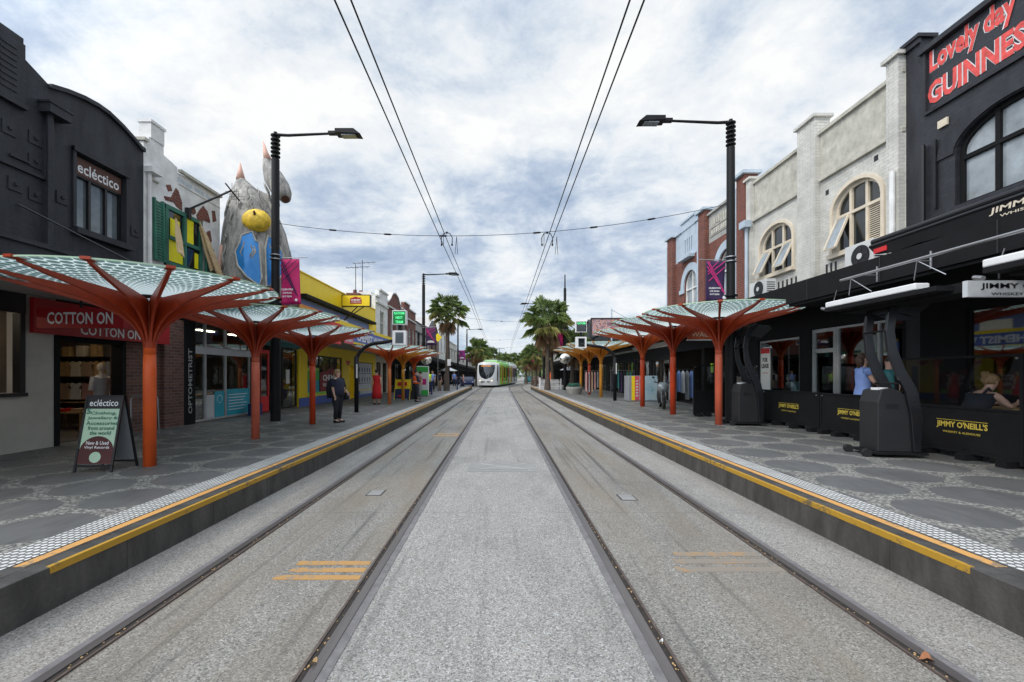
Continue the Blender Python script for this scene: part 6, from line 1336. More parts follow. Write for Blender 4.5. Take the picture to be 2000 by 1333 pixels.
def heater(x, y, label, rot=0):
    t = thing('patio_heater', label, 'heater', (0, 0, 0), 'curved black patio heaters')
    b = MB(); sh = [(-.30, .09), (.30, .09), (.30, .35), (.26, .75), (.18, 1.02), (.06, 1.15), (-.08, 1.20), (-.24, 1.16), (-.30, .95)]
    b.prism([(x_, -.24, z_) for x_, z_ in sh], (0, .48, 0)); b.build('cabinet', M['heater_grey'], t, bevel=.015)
    b = MB(); b.box(-.17, .03, -.243, -.238, .84, .93); b.build('handle_recess', M['black'], t)
    b = MB(); b.box(-.22, -.06, -.12, .06, 1.165, 1.205); b.build('warning_label', M['white'], t)
    for yy in (-.272, .272):
        b = MB(); pts = [(.28, yy, .10), (.27, yy, .75), (.19, yy, 1.15), (.02, yy, 1.5), (-.10, yy, 1.85), (-.14, yy, 2.2), (-.10, yy, 2.5), (.0, yy, 2.72), (.18, yy, 2.84)]
        wd = [.055, .09, .09, .08, .075, .07, .07, .065, .055]; n = len(pts); vs = []
        for i, (a, _, z) in enumerate(pts):
            q = pts[min(i+1, n-1)]; r = pts[max(i-1, 0)]; dx, dz = q[0]-r[0], q[2]-r[2]; l = math.hypot(dx, dz); nx, nz = dz/l*wd[i], -dx/l*wd[i]
            vs += [(a-nx, yy-.03, z-nz), (a-nx, yy+.03, z-nz), (a+nx, yy+.03, z+nz), (a+nx, yy-.03, z+nz)]
        b.add(vs, [(4*i+k, 4*i+(k+1) % 4, 4*i+4+(k+1) % 4, 4*i+4+k) for i in range(n-1) for k in range(4)] + [(0, 3, 2, 1), tuple(4*n-4+k for k in range(4))]); b.build('curved_post', M['gloss_black'], t, bevel=.008)
    b = MB(); b.prism([(-.1, -.24, 2.55), (.02, -.24, 2.84), (.55, -.24, 2.80), (.60, -.24, 2.72), (.30, -.24, 2.45)], (0, .48, 0)); hd = b.build('heater_head', M['heater_grey'], t, bevel=.01)
    b = MB(); b.prism([(.0, -.2, 2.50), (.28, -.2, 2.40), (.28, -.2, 2.43), (.0, -.2, 2.53)], (0, .4, 0)); b.build('burner', M['black'], hd)
    b = MB(); b.tube([(.0, -.28, 1.28), (-.06, -.0, 1.28), (.0, .28, 1.28)], .02, 6); b.tube([(-.2, -.25, 2.2), (-.2, .25, 2.2)], .02, 6); b.build('cross_bar', M['matt_black'], t)
    b = MB(); b.box(-.40, .42, -.34, .34, .055, .09); b.build('base_plate', M['matt_black'], t)
    for yy in (-.25, .25): b = MB(); b.tube([(-.48, yy-.035, .07), (-.48, yy+.035, .07)], .07, 14); b.tube([(-.5, yy, .07), (-.36, yy, .08)], .02, 6); b.build('wheel', M['rubber'], t)
    return place(t, (x, y, PZT), rot, 1.02)
mk('gloss_black', (.012, .012, .015), .22, spec=.6)
mk('heater_grey', (.022, .022, .024), .5, .2, var=.15)
heater(7.05, 7.95, 'nearer curved black patio heater standing before the pub barriers', R(-8))
heater(7.15, 12.7, 'farther curved black patio heater behind the nearest right shelter', R(-4))
# ================================================================ left footpath things
t = thing('sandwich_board', 'green and brown A-frame board leaning open beside the nearest orange column', 'sign', (-6.1, 6.75, PZT))
x0, x1 = -6.40, -5.82
def ab(z, side): return 6.75 + side*(.235 - .21*(z-PZT)/1.1)
b = MB()
for sd_ in (-1, 1):
    for x in (x0, x1-.03): b.beam((x+.015, ab(PZT, sd_), PZT), (x+.015, ab(PZT+1.14, sd_), PZT+1.14), .03, .025)
    b.beam((x0, ab(.42, sd_), .42), (x1, ab(.42, sd_), .42), .025, .03); b.beam((x0, ab(1.46, sd_), 1.46), (x1, ab(1.46, sd_), 1.46), .025, .03)
b.build('frame', M['black'], t)
b = MB(); z0, z1 = .45, 1.45; b.prism([(x0+.03, ab(z0, -1), z0), (x1-.03, ab(z0, -1), z0), (x1-.03, ab(z1, -1), z1), (x0+.03, ab(z1, -1), z1)], (0, .012, 0)); fp = b.build('front_panel', M['mint'], t)
b = MB(); b.prism([(x0+.03, ab(z0, 1), z0), (x1-.03, ab(z0, 1), z0), (x1-.03, ab(z1, 1), z1), (x0+.03, ab(z1, 1), z1)], (0, -.012, 0)); b.build('back_panel', M['cloth_grey'], t)
sl = Vector((0, .21/1.1, 1)).normalized()
def on(u, z, k=.004): return Vector((x0+(x1-x0)*u, ab(z, -1)-k, z))
b = MB(); b.prism([on(.05, 1.27, .002), on(.95, 1.27, .002), on(.95, 1.448, .002), on(.05, 1.448, .002)], (0, -.002, 0)); b.build('header_band', M['black'], fp)
b = MB(); n = 16; pts = [on(.05, .452, .002)] + [on(.95, .452, .002)] + [on(.5+.45*math.cos(math.pi*i/n), .62+.24*math.sin(math.pi*i/n), .002) for i in range(n+1)]; b.prism(pts, (0, -.002, 0)); b.build('brown_dome', M['maroon'], fp)
b = MB(); b.prism([on(.5+.15*math.cos(2*math.pi*i/20), .55+.08*math.sin(2*math.pi*i/20), .005) for i in range(20)], (0, -.002, 0)); b.build('pale_roundel', M['mint'], fp)
b = MB(); text(b, 'ecléctico', on(.5, 1.36, .006), .44, .10, (1, 0, 0), sl, .01); text(b, 'New & Used', on(.5, .76, .006), .34, .055, (1, 0, 0), sl, .01); text(b, 'Vinyl Records', on(.5, .69, .006), .38, .052, (1, 0, 0), sl, .01); b.build('white_lettering', M['white'], fp)
b = MB()
for k, (s_, w_) in enumerate((('Clothing,', .40), ('Jewellery &', .46), ('Accessories', .48), ('from around', .40), ('the world', .32))): text(b, s_, on(.53, 1.20-.073*k, .006), w_, .058, (1, 0, 0), sl, .012)
text(b, '5', on(.13, 1.235, .006), .06, .09, (1, 0, 0), sl, .03); b.build('dark_lettering', M['green'], fp)
t = thing('handrail', 'bent steel rail against the brick wall of the clothing shop', 'rail', (-8.6, 10.6, PZT)); b = MB(); b.tube([(-8.75, 10.3, PZT), (-8.75, 10.3, 1.2), (-8.72, 10.32, 1.28), (-8.4, 10.6, 1.28), (-8.37, 10.62, 1.2), (-8.35, 10.65, PZT)], .017, 8); b.build('tube', M['steel'], t)
def box_thing(name, la, cat, x0, x1, y0, y1, z1, m, grp=None, extra=None):
    t = thing(name, la, cat, ((x0+x1)/2, (y0+y1)/2, PZT), grp); b = MB(); b.box(x0, x1, y0, y1, PZT+.03, z1); b.build('cabinet', M[m], t, bevel=.03); b = MB(); b.box(x0+.05, x1-.05, y0+.05, y1-.05, PZT, PZT+.03); b.build('base', M['iron'], t); return t
t = box_thing('ticket_kiosk', 'green and white kiosk panel behind the orange vested worker', 'kiosk', -5.65, -4.85, 29.2, 29.45, 2.35, 'white')
b = MB(); b.box(-5.63, -4.87, 29.19, 29.198, 1.95, 2.3); b.box(-5.63, -4.87, 29.19, 29.198, .4, .75); b.build('green_band', M['bgreen'], t); b = MB(); b.box(-5.5, -5.0, 29.19, 29.198, 1.1, 1.5); b.build('pink_poster', M['pink_line'], t)
t = thing('litter_bin', 'dark round litter bin beside the orange vested worker', 'bin', (-5.3, 25.8, PZT)); b = MB(); b.loft([(-5.3, 25.8, PZT, .25, .25), (-5.3, 25.8, 1.15, .28, .28), (-5.3, 25.8, 1.2, .24, .24)], 16); b.build('drum', M['iron'], t, smooth=False); b = MB(); b.tube([(-5.3, 25.8, 1.2), (-5.3, 25.8, 1.26)], .2, 14); b.build('lid', M['black'], t)
t = thing('sandwich_board', 'yellow A-frame board with red and blue print behind the mustard column', 'sign', (-5.75, 25.3, PZT))
for i, (z0, z1, m) in enumerate(((.4, .95, 'navy'), (.96, 1.5, 'yellow'))): b = MB(); b.prism([(-6.1, 25.05+.1*i, z0), (-5.25, 25.05+.1*i, z0), (-5.25, 25.15+.1*i, z1), (-6.1, 25.15+.1*i, z1)], (0, .02, 0)); b.build('panel', M[m], t)
b = MB(); b.box(-5.95, -5.4, 25.08, 25.1, 1.15, 1.35); b.box(-5.9, -5.5, 25.0, 25.02, .5, .6); b.build('red_print', M['bright_red'], t)
b = MB()
for x in (-6.12, -5.24): b.beam((x, 25.0, PZT), (x, 25.35, 1.55), .03, .03); b.beam((x, 25.7, PZT), (x, 25.35, 1.55), .03, .03)
b.build('frame', M['yellow'], t)
def bollard(x, y, la, h=1.0): t = thing('bollard', la, 'bollard', (x, y, PZT), 'slim bollards at the far end of the stop'); b = MB(); b.tube([(x, y, PZT), (x, y, PZT+h)], .06, 10); b.build('post', M['navy'], t); b = MB(); b.ball((x, y, PZT+h), .06, .06, .03, 10, 4); b.build('cap', M['steel'], t)
bollard(-4.15, 41.5, 'slim dark blue bollard right of the left palm trunk', 1.15); bollard(-5.0, 31.5, 'slim bollard beside the worker in the lime vest'); bollard(-4.6, 50.5, 'slim bollard farther right of the left palm trunk')
t = thing('pedestrian_sign', 'yellow diamond sign hanging near the left palm trunk', 'sign', (-5.35, 37, 4.8)); b = MB(); b.prism([(-5.7, 37, 4.93), (-5.35, 37, 4.55), (-5.0, 37, 4.93), (-5.35, 37, 5.31)], (0, .02, 0)); b.build('panel', M['yellow'], t); b = MB(); b.tube([(-5.35, 37.05, PZT), (-5.35, 37.05, 5.2)], .035, 8); b.build('post', M['steel'], t)
t = thing('notice_plate', 'small white notice fixed on the left palm trunk', 'sign', (-4.6, 38.6, 3.0)); b = MB(); b.box(-4.72, -4.42, 38.5, 38.53, 2.55, 3.15); b.build('plate', M['white'], t)
# ================================================================ right footpath things
def scooter(x, y, rot, la):
    t = thing('motor_scooter', la, 'scooter', (0, 0, 0))
    for yy, nm in ((-.62, 'front_wheel'), (.62, 'rear_wheel')):
        b = MB(); n = 22; vs = []
        for i in range(n):
            a = 2*math.pi*i/n
            for k in range(8): c = 2*math.pi*k/8; r = .22+.065*math.cos(c); vs.append((.06*math.sin(c), yy+r*math.cos(a), .285+r*math.sin(a)))
        b.add(vs, [(i*8+k, i*8+(k+1) % 8, ((i+1) % n)*8+(k+1) % 8, ((i+1) % n)*8+k) for i in range(n) for k in range(8)]); w = b.build(nm, M['rubber'], t, smooth=True)
        b = MB(); b.tube([(-.03, yy, .285), (.03, yy, .285)], .15, 14); b.build('rim', M['steel'], w)
    b = MB(); b.tube([(-.08, -.62, .28), (-.08, -.52, .7), (-.07, -.42, .95)], .022, 6); b.tube([(.08, -.62, .28), (.08, -.52, .7), (.07, -.42, .95)], .022, 6); b.build('fork', M['steel'], t)
    b = MB(); b.ball((0, -.66, .5), .075, .26, .12, 12, 7); b.build('front_mudguard', M['iron'], t, smooth=True)
    b = MB(); b.loft([(0, -.36, .62, .10, .07), (0, -.40, .74, .19, .10), (0, -.44, .88, .24, .13), (0, -.42, 1.02, .21, .12), (0, -.36, 1.12, .11, .08)], 16); b.build('front_fairing', M['scooter_grey'], t, smooth=True)
    b = MB(); b.ball((0, -.585, .86), .13, .03, .09, 12, 6); b.build('headlight', M['pale_glass'], t, smooth=True)
    b = MB(); b.prism([(-.2, -.46, 1.06), (.2, -.46, 1.06), (.13, -.36, 1.42), (-.13, -.36, 1.42)], (0, .012, 0)); b.build('windshield', M['clear'], t)
    b = MB(); b.tube([(-.36, -.26, 1.12), (-.15, -.36, 1.08), (.15, -.36, 1.08), (.36, -.26, 1.12)], .02, 8); b.build('handlebar', M['black'], t)
    for s in (-1, 1): b = MB(); b.tube([(s*.26, -.32, 1.1), (s*.36, -.34, 1.28)], .01, 6); b.ball((s*.38, -.35, 1.31), .06, .02, .045, 10, 6); b.build('mirror', M['black'], t)
    b = MB(); b.loft([(0, .1, .28, .16, .42), (0, .2, .5, .19, .42), (0, .3, .68, .17, .42), (0, .32, .74, .14, .38)], 16); b.build('rear_body', M['iron'], t, smooth=True)
    b = MB(); b.loft([(0, .25, .74, .15, .4), (0, .27, .82, .15, .4), (0, .28, .85, .12, .36)], 14); b.build('seat', M['black'], t, smooth=True)
    b = MB(); b.box(-.17, .17, -.32, .0, .24, .30); b.build('footboard', M['black'], t)
    b = MB(); b.tube([(-.05, .05, .25), (-.2, .1, .0)], .014, 6); b.build('stand', M['steel'], t)
    return place(t, (x, y, PZT), rot, 1.02)
mk('scooter_grey', (.33, .34, .36), .3, .4)
scooter(7.0, 18.9, R(-14), 'silver grey motor scooter parked beside the right shelters')
t = thing('painted_cabinet', 'low cabinet wrapped in grey, yellow, red and pale blue artwork on the right footpath', 'cabinet', (7.6, 24, PZT))
b = MB(); b.box(6.95, 8.5, 23.6, 24.5, PZT+.02, 1.72); c = b.build('casing', M['cloth_grey'], t, bevel=.01)
for a, e_, m in ((7.10, 7.27, 'yellow'), (7.27, 7.52, 'pink_red'), (7.52, 8.49, 'art_blue')):
    if m == 'art_blue':
        mm_, t3, b3 = node_mat('art_blue'); tcx = t3.nodes.new('ShaderNodeTexCoord'); q = noise(t3, tcx.outputs['Object'], 2.2, 4, .6, .8); t3.links.new(ramp(t3, q, (.3, (.05, .2, .16)), (.42, (.33, .47, .56)), (.6, (.42, .54, .6)), (.75, (.5, .5, .3))), b3.inputs['Base Color']); M['art_blue'] = mm_
    b = MB(); b.box(a, e_, 23.585, 23.598, PZT+.06, 1.70); b.build('artwork', M[m], c)
for k in range(6): b = MB(); b.box(7.33, 7.45, 23.578, 23.584, .6+k*.16, .68+k*.16); b.build('artwork_marks', M['offwhite'], c)
def rack(x, y, w, cols, la):
    t = thing('clothes_rack', la, 'clothes rack', (x, y, PZT), 'clothes racks outside the right shops')
    b = MB(); b.tube([(x-w/2, y, PZT), (x-w/2, y, 2.05), (x+w/2, y, 2.05), (x+w/2, y, PZT)], .018, 6); b.build('rail', M['steel'], t)
    n = len(cols)*2
    for k in range(n):
        xx = x-w/2+.08+(w-.16)*k/(n-1); z0 = random.uniform(.55, .95); b = MB(); b.loft([(xx, y, z0, .055, .22), (xx, y, 1.5, .05, .2), (xx, y, 1.85, .045, .21), (xx, y, 1.98, .02, .05)], 8, wob=.08); b.build('garment', M[cols[k % len(cols)]], t)
rack(6.15, 28.9, 1.1, ['cloth_pink', 'cloth_grey', 'cloth_tan'], 'clothes rack with long pale pink and grey garments beside the yellow column')
rack(7.7, 27.5, 1.5, ['cloth_black', 'green', 'teal', 'plum'], 'clothes rack with dark green and black garments in the shade')
rack(8.9, 21.5, 1.2, ['cloth_white', 'cloth_grey', 'cloth_blue'], 'clothes rack with pale garments behind the scooter')
t = thing('round_planter', 'wide low concrete planter with dark foliage at the end of the right shelters', 'planter', (5.45, 32.3, PZT)); b = MB(); b.loft([(5.45, 32.3, PZT, .45, .45), (5.45, 32.3, .75, .62, .62), (5.45, 32.3, .85, .62, .62)], 20); b.build('bowl', M['concrete'], t); b = MB()
for k in range(160): a = random.uniform(0, 6.28); r_ = random.uniform(0, .5); b.ball((5.45+r_*math.cos(a), 32.3+r_*math.sin(a), .9+random.uniform(0, .22)), .05, .05, .03, 5, 3)
b.build('foliage', M['green'], t)
t = thing('picket_fence', 'white picket fence at the end of the right platform', 'fence', (4.3, 43, PZT)); b = MB()
for k in range(16): x = 3.85+k*.115; b.box(x, x+.06, 42.0, 42.02, PZT, PZT+.95); b.prism([(x, 42.0, PZT+.951), (x+.06, 42.0, PZT+.951), (x+.03, 42.0, PZT+1.0)], (0, .02, 0))
b.build('pickets', M['white'], t); b = MB(); b.box(3.8, 5.75, 42.022, 42.05, PZT+.25, PZT+.31); b.box(3.8, 5.75, 42.022, 42.05, PZT+.7, PZT+.76); b.build('rails', M['white'], t); b = MB(); b.box(3.68, 3.84, 41.95, 42.1, PZT, PZT+1.15); b.box(5.75, 5.85, 41.95, 42.1, PZT, PZT+1.05); b.build('posts', M['white'], t)
def car(x, y, rot, col, la):
    t = thing('parked_car', la, 'car', (0, 0, 0), 'small cars far down the street')
    b = MB(); pr = [(-2.1, .25), (-2.15, .6), (-1.9, .85), (-1.1, .95), (-.5, 1.4), (.9, 1.43), (1.6, 1.0), (2.1, .9), (2.15, .5), (2.1, .25)]
    b.prism([(-.85, y_, z_) for y_, z_ in pr], (1.7, 0, 0)); b.build('body', M[col], t, bevel=.08)
    b = MB(); b.prism([(-.7, -1.05, .98), (.7, -1.05, .98), (.62, -.55, 1.36), (-.62, -.55, 1.36)], (0, -.03, .02)); b.build('windscreen', M['dark_glass'], t)
    for s in (-1, 1): b = MB(); b.prism([(s*.86, -.9, .98), (s*.86, 1.3, 1.0), (s*.86, .85, 1.36), (s*.86, -.45, 1.36)], (s*.01, 0, 0)); b.build('side_window', M['dark_glass'], t); b = MB(); b.ball((s*.6, -2.13, .65), .15, .04, .08, 10, 6); b.build('headlight', M['white'], t)
    for s in (-1, 1):
        for yy in (-1.35, 1.35): b = MB(); b.tube([(s*.68, yy, .32), (s*.87, yy, .32)], .32, 16); w = b.build('wheel', M['rubber'], t); b = MB(); b.tube([(s*.865, yy, .32), (s*.88, yy, .32)], .18, 12); b.build('rim', M['steel'], w)
    return place(t, (x, y, .0), rot, 1)
car(-5.0, 66, R(8), 'navy', 'dark blue car left of the tram'); car(6.3, 72, R(170), 'brown', 'dark maroon car right of the tram'); car(5.7, 86, R(170), 'teal', 'teal car far beyond the tram'); car(-7.6, 74, R(0), 'iron', 'dark grey car in the shade at the far left')
t = thing('traffic_cone', 'orange traffic cone sign behind the picket fence', 'cone', (5.1, 45, PZT)); b = MB(); b.loft([(5.15, 45, PZT+.9, .16, .16), (5.15, 45, PZT+1.7, .04, .04)], 12); b.build('cone', M['orange_vest'], t); b = MB(); b.box(4.95, 5.35, 44.8, 45.2, PZT+.86, PZT+.9); b.box(5.12, 5.18, 44.97, 45.03, PZT, PZT+.86); b.build('base', M['black'], t)
def cafe(x, y, la):
    t = thing('cafe_umbrella', la, 'umbrella', (x, y, PZT), 'cafe umbrellas far down the footpath'); b = MB(); b.tube([(x, y, PZT), (x, y, 2.6)], .03, 6); b.build('pole', M['offwhite'], t)
    b = MB(); n = 8; vs = [(x, y, 2.75)] + [(x+1.25*math.cos(2*math.pi*k/n), y+1.25*math.sin(2*math.pi*k/n), 2.25) for k in range(n)]; b.add(vs, [(0, 1+k, 1+(k+1) % n) for k in range(n)]); b.build('canopy', M['offwhite'], t)
cafe(-6.8, 56, 'white cafe umbrella left of the tram'); cafe(-7.6, 62, 'farther white cafe umbrella left of the tram'); cafe(7.6, 47, 'white cafe umbrella behind the right platform mirror')
# ================================================================ tram
def tram():
    t = thing('tram', 'white low floor tram with green and yellow wrapped side coming up the left track', 'tram', (0, 0, 0))
    W_, H_ = 1.33, 3.45
    # sections: (y0, y1); front at y = 0 facing -Y
    def sec(yw):  # half width and front rounding
        return
    def prof(w, z0, z1): return [(-w, z0), (-w, z1-.45), (-w*.93, z1-.15), (-w*.75, z1), (w*.75, z1), (w*.93, z1-.15), (w, z1-.45), (w, z0)]
    def fy(x, z):  # front surface
        return .75*(abs(x)/W_)**2.6 + .55*max(0, (z-1.1)/2.4)**1.5 + .28*max(0, (1.0-z))**2*.6
    b = MB(); nx, nz = 16, 14; vs = []
    for j in range(nz+1):
        z = .28 + (H_-.1-.28)*j/nz
        for i in range(nx+1):
            x = W_*(-1+2*i/nx); zz = z - (.25*(abs(x)/W_)**4 if j == nz else 0); vs.append((x*(1-.05*max(0, (z-2.6))), fy(x, z), zz))
    b.add(vs, [(j*(nx+1)+i, j*(nx+1)+i+1, (j+1)*(nx+1)+i+1, (j+1)*(nx+1)+i) for j in range(nz) for i in range(nx)])
    top = [vs[nz*(nx+1)+i] for i in range(nx+1)]; bk = [(p[0], 3.2, p[2]+.05) for p in top]; b.add(top + bk, [(i, i+1, nx+2+i, nx+1+i) for i in range(nx)])
    for s in (0, nx):
        col = [vs[j*(nx+1)+s] for j in range(nz+1)]; bk = [(p[0], 3.2, p[2]) for p in col]; b.add(col+bk, [(j, j+1, nz+2+j, nz+1+j) for j in range(nz)])
    cab = b.build('cab', M['tram_white'], t, smooth=True)
    b = MB(); rows = 12; vs = []   # U shaped windscreen
    for j in range(rows+1):
        q = j/rows; z = 1.12 + 1.85*q; w = 1.08*min(1, (1-(1-q)**3.2))**.5 if q < 1 else 1.08; w = max(.12, w)
        for i in range(11): x = w*(-1+2*i/10); vs.append((x, fy(x, z)-.022, z))
    b.add(vs, [(j*11+i, j*11+i+1, (j+1)*11+i+1, (j+1)*11+i) for j in range(rows) for i in range(10)]); ws = b.build('windscreen', M['dark_glass'], cab, smooth=True)
    b = MB(); text(b, '96 EAST BRUNSWICK', (0, .30, 2.82), 1.3, .13, bold=.02); b.build('destination_text', M['text_amber'], ws)
    for s in (-1, 1):
        b = MB(); b.ball((s*.78, fy(.78, .85)-.02, .88), .12, .06, .07, 10, 6); b.build('headlight', M['lamp'], cab)
        b = MB(); b.add([(s*(W_+.005), .95, .9), (s*(W_+.005), 1.5, .8), (s*(W_+.005), 1.65, 1.9), (s*(W_+.005), 1.5, 3.0), (s*(W_+.005), 1.1, 2.8)], [(0, 1, 2, 3, 4)]); b.build('side_window', M['dark_glass'], cab)
    b = MB(); b.box(-.7, -.1, fy(.2, .78)-.02, .1, .70, .80); b.box(.15, .5, fy(.2, .78)-.02, .1, .70, .80); b.build('front_marks', M['iron'], cab)
    segs = [(3.25, 6.2, 'lime'), (6.5, 12.2, 'tram_green'), (12.5, 15.4, 'tram_white'), (15.7, 21.5, 'tram_white')]
    for (a, c, m) in segs:
        b = MB(); pr = prof(W_, .3, H_); b.prism([(x, a, z) for x, z in pr], (0, c-a, 0)); sg = b.build('carriage', M[m], t)
        for s in (-1, 1):
            n = max(1, int((c-a)/1.4)); pitch = (c-a)/n
            for k in range(n):
                y0 = a+pitch*k+.1; b = MB(); b.box(s*(W_+.004), s*(W_+.012), y0, y0+pitch-.25, (.5 if k % 2 else 1.25), 2.75); b.build('window' if k % 2 == 0 else 'door', M['dark_glass'], sg)
            if m != 'tram_white' or a < 14:
                for k, cc in enumerate(('vivid_yellow', 'lime', 'orange_vest')):
                    y0 = a+.05+(c-a)*(.2+.27*k); b = MB(); b.box(s*(W_+.014), s*(W_+.018), y0, y0+.42, .40, 3.0); b.build('stripe', M[cc], sg)
        b = MB(); b.box(-.9, .9, a+.3, c-.3, H_+.003, H_+.28); b.build('roof_box', M['tram_roof'], sg, bevel=.05)
    for (a, c) in ((3.2, 3.26), (6.2, 6.5), (12.2, 12.5), (15.4, 15.7)):
        b = MB(); pr = prof(W_-.1, .4, H_-.1); b.prism([(x, a+.001, z) for x, z in pr], (0, c-a-.002, 0)); b.build('bellows', M['iron'], t)
    b = MB(); b.box(-1.1, 1.1, .9, 21.3, .08, .3); b.build('underframe', M['black'], t)
    for yy in (2.0, 9.3, 18.0):
        for s in (-1, 1):
            for q in (0, 1.2): b = MB(); b.tube([(s*.68, yy+q, .33), (s*.8, yy+q, .33)], .32, 14); b.build('wheel', M['iron'], t)
    b = MB(); z = H_+.3; b.tube([(0, 11.0, z), (0, 9.9, z+1.0), (0, 10.8, z+1.95)], .04, 6); b.tube([(-.85, 10.8, z+1.85), (-.6, 10.8, z+1.97), (.6, 10.8, z+1.97), (.85, 10.8, z+1.85)], .035, 6); b.build('pantograph', M['iron'], t)
    return t
mk('tram_white', (.68, .69, .69), .3, var=.04); mk('tram_green', (.16, .55, .08), .35, var=.1); mk('tram_roof', (.45, .65, .45), .5)
t = tram(); place(t, (-2.02, 58.5, .02), R(-9.5), 1.03)
# ================================================================ palms
frond_m = [mat('frond', (.12, .17, .045), .5, var=.45, scale=3), mat('frond_olive', (.27, .26, .08), .6, var=.4, scale=3), mat('frond_dead', (.30, .19, .10), .8, var=.4, scale=3)]
trunk_m = mat('palm_trunk', (.085, .065, .05), .9, var=.5, scale=5, bump=1., bscale=16, streak=(1, 1, 3))
def fan(b, o, d, ln, fanr, droop, rnd):
    """one palm leaf: a stalk and a fan of narrow folded blades"""
    o, d = Vector(o), Vector(d).normalized(); tip = o + d*ln + Vector((0, 0, -droop*ln*.3)); side = d.cross(Vector((0, 0, 1)))
    if side.length < .1: side = Vector((1, 0, 0))
    side.normalize(); up = side.cross(d).normalized(); b.tube([o, o.lerp(tip, .5)+Vector((0, 0, droop*.06)), tip], [.028, .02, .014], 4, cap=False)
    n = 17
    for k in range(n):
        a = R(-105 + 210*k/(n-1)) + rnd.uniform(-.05, .05); v = (d*math.cos(a) + side*math.sin(a)).normalized(); L_ = fanr*(1-.25*abs(k-(n-1)/2)/((n-1)/2))*rnd.uniform(.85, 1.1)
        m1 = tip + v*L_*.55 + up*.03; m2 = tip + v*L_ + Vector((0, 0, -L_*(.10+.42*droop)*rnd.uniform(.7, 1.3))); w = v.cross(up).normalized()*.026
        b.add([tip, m1-w, m2, m1+w], [(0, 1, 2), (0, 2, 3)])
def palm(h, crown, rnd, name='palm_tree', tr=.21, dead=14, nf=54):
    t = thing(name, '', 'palm tree', (0, 0, 0)); b = MB(); pts = []; rr = []
    for i in range(13): q = i/12; pts.append((.12*math.sin(q*2.2), .05*q, h*q)); rr.append(tr*(1.35-.55*min(1, q*4) + (.10 if i > 10 else 0)) + .012*(i % 2))
    b.tube(pts, rr, 14); b.build('trunk', trunk_m, t)
    top = Vector(pts[-1]); bm_ = [MB(), MB(), MB()]
    for k in range(nf):
        az = k*2.39996 + rnd.uniform(-.2, .2); el = R(rnd.uniform(-32, 84)*(1-.15*rnd.random())); d = (math.cos(az)*math.cos(el), math.sin(az)*math.cos(el), math.sin(el)); dr = .35+.5*(1-math.sin(max(el, 0)))
        which = 0 if el > R(8) or rnd.random() < .55 else 1; fan(bm_[which], top, d, crown*rnd.uniform(.48, .70), crown*rnd.uniform(.38, .50), dr, rnd)
    for k in range(dead): az = rnd.uniform(0, 6.28); el = R(rnd.uniform(-80, -55)); fan(bm_[2], top-Vector((0, 0, .1)), (math.cos(az)*math.cos(el), math.sin(az)*math.cos(el), math.sin(el)), crown*.45, crown*.40, .9, rnd)
    for mb_, m_, nm in zip(bm_, frond_m, ('green_fronds', 'olive_fronds', 'dead_fronds')):
        if mb_.v: mb_.build(nm, m_, t)
    return t
rnd = random.Random(3)
GP = 'fan palms lining the street'
pa = palm(7.15, 2.0, rnd); pa['label'] = 'tall fan palm on the left platform, its trunk beside a white notice'; pa['group'] = GP; place(pa, (-4.87, 39.0, PZT), .5)
pb = palm(5.9, 2.3, rnd, tr=.2, dead=24, nf=62); pb['label'] = 'big bushy fan palm on the right with a pale trunk'; pb['group'] = GP; place(pb, (4.35, 40.5, PZT), 1.2, 1.12)
pc = palm(4.4, 2.2, rnd, tr=.24, dead=6, nf=46)
pc['label'] = 'lower fan palm right of the crimson banner'; pc['group'] = GP; place(pc, (7.0, 43.0, PZT), .3, 1.0)
lab = ['low fan palm just right of the left lamp pole beyond the tall palm', 'fan palm behind the first low palm on the left', 'third fan palm of the left row', 'fourth fan palm of the left row', 'farthest fan palm of the left row',
       'fan palm on the right beside the red banner beyond the bushy palm', 'second fan palm of the far right row', 'third fan palm of the far right row', 'fourth fan palm of the far right row', 'farthest fan palm of the right row']
pd = dup(pb, (5.35, 44.5, PZT), 2.7, .98, 'fan palm behind the bushy one on the right, its crown merging with it', GP)
spots = [(-3.9+cx_at(62), 64, 1.12), (-4.4+cx_at(70), 74, 1.05), (-4.3+cx_at(82), 85, 1.1), (-4.2+cx_at(96), 98, 1.1), (-3.9+cx_at(110), 112, 1.15),
         (4.6+cx_at(54), 58, .95), (4.3+cx_at(66), 68, 1.0), (4.0+cx_at(70), 84, 1.05), (4.0+cx_at(82), 100, 1.1), (3.2+cx_at(94), 118, 1.15)]
for i, ((x, y, s), la) in enumerate(zip(spots, lab)):
    dup(pc if i % 2 else pb, (x, y, .1), i*1.3, s*(1. if i % 2 else .82), la, GP)
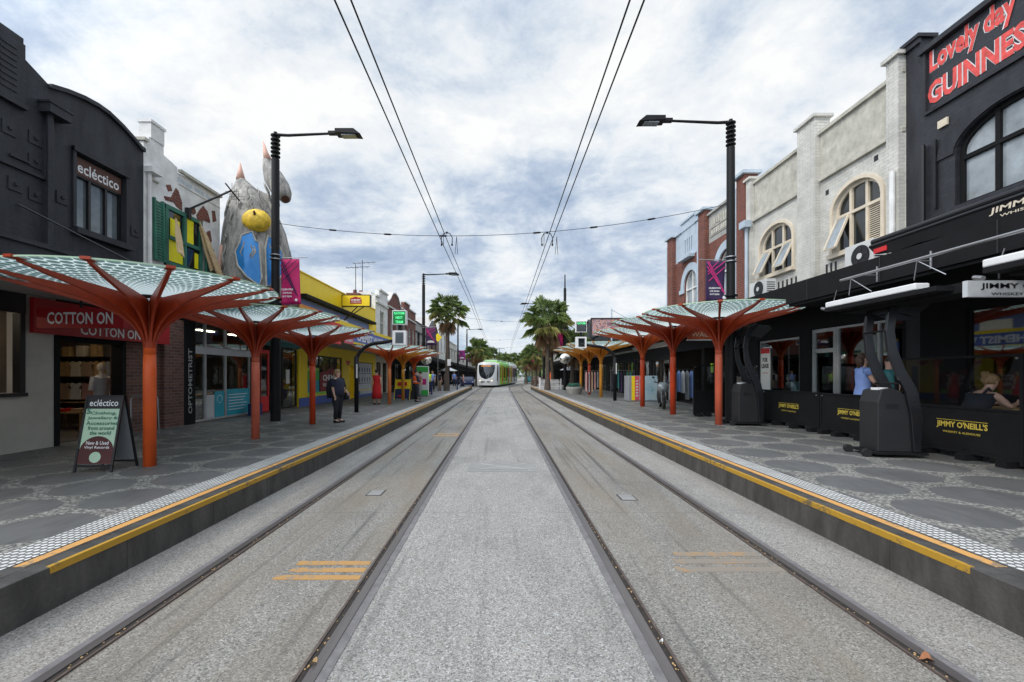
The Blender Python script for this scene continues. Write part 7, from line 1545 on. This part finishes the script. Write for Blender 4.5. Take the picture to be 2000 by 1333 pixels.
# far wood closing the street
b = MB(); rnd = random.Random(5)
for k in range(5200):
    x = rnd.uniform(-45, 75); y = rnd.uniform(205, 235); hm_ = 7.5+2.6*math.sin(x*.22)+1.4*math.sin(x*.61+1); z = rnd.uniform(0, 1)**.6*hm_; s = rnd.uniform(.4, 1.0); a, c = rnd.uniform(0, 6.28), rnd.uniform(0, 3.14)
    v1 = Vector((math.cos(a), math.sin(a)*.5, math.sin(c)))*s; v2 = Vector((-math.sin(a), .4, math.cos(c)))*s; p = Vector((x, y, z)); b.add([p-v1, p-v2, p+v1, p+v2], [(0, 1, 2, 3)])
o = b.build('far_trees', frond_m[0]); o['kind'] = 'stuff'; o['label'] = 'far off dark green trees closing the end of the street'
for x, y, h_, r_, la in ((-15, 100, 8, 3.4, 'round leafy tree behind the far left shops'), (16.5, 84, 8, 3.2, 'round leafy tree behind the far right shops'), (14, 118, 8.5, 3.6, 'leafy tree at the far right end of the street')):
    t = thing('leafy_tree', la, 'tree', (x, y, 0), 'leafy trees far away'); b = MB(); b.tube([(x, y, 0), (x+.1, y, h_*.4), (x-.2, y, h_*.7)], [.3, .22, .1], 10)
    for k in range(5): a = k*1.3; b.tube([(x+.05, y, h_*.4), (x+r_*.5*math.cos(a), y+r_*.5*math.sin(a), h_*.72)], [.12, .04], 6)
    b.build('trunk', trunk_m, t); b = MB()
    for k in range(2200):
        c = [rnd.gauss(0, 1) for _ in range(3)]; l = math.sqrt(sum(q*q for q in c)); q = rnd.uniform(.45, 1)*(1+.2*math.sin(c[0]*3+c[2]*4)); p = Vector((x+c[0]/l*r_*q, y+c[1]/l*r_*q, h_*.68+c[2]/l*r_*.75*q)); a = rnd.uniform(0, 6.28); s = .22
        v1 = Vector((math.cos(a), math.sin(a), rnd.uniform(-.6, .6)))*s; v2 = Vector((-math.sin(a), math.cos(a), rnd.uniform(-.6, .6)))*s; b.add([p-v1, p-v2, p+v1, p+v2], [(0, 1, 2, 3)])
    b.build('crown', frond_m[0], t)
for o in list(bpy.data.objects):
    if o.name.split('.')[0] == 'body' and o.parent is None: bpy.data.objects.remove(o)
S.cycles.use_denoising = True
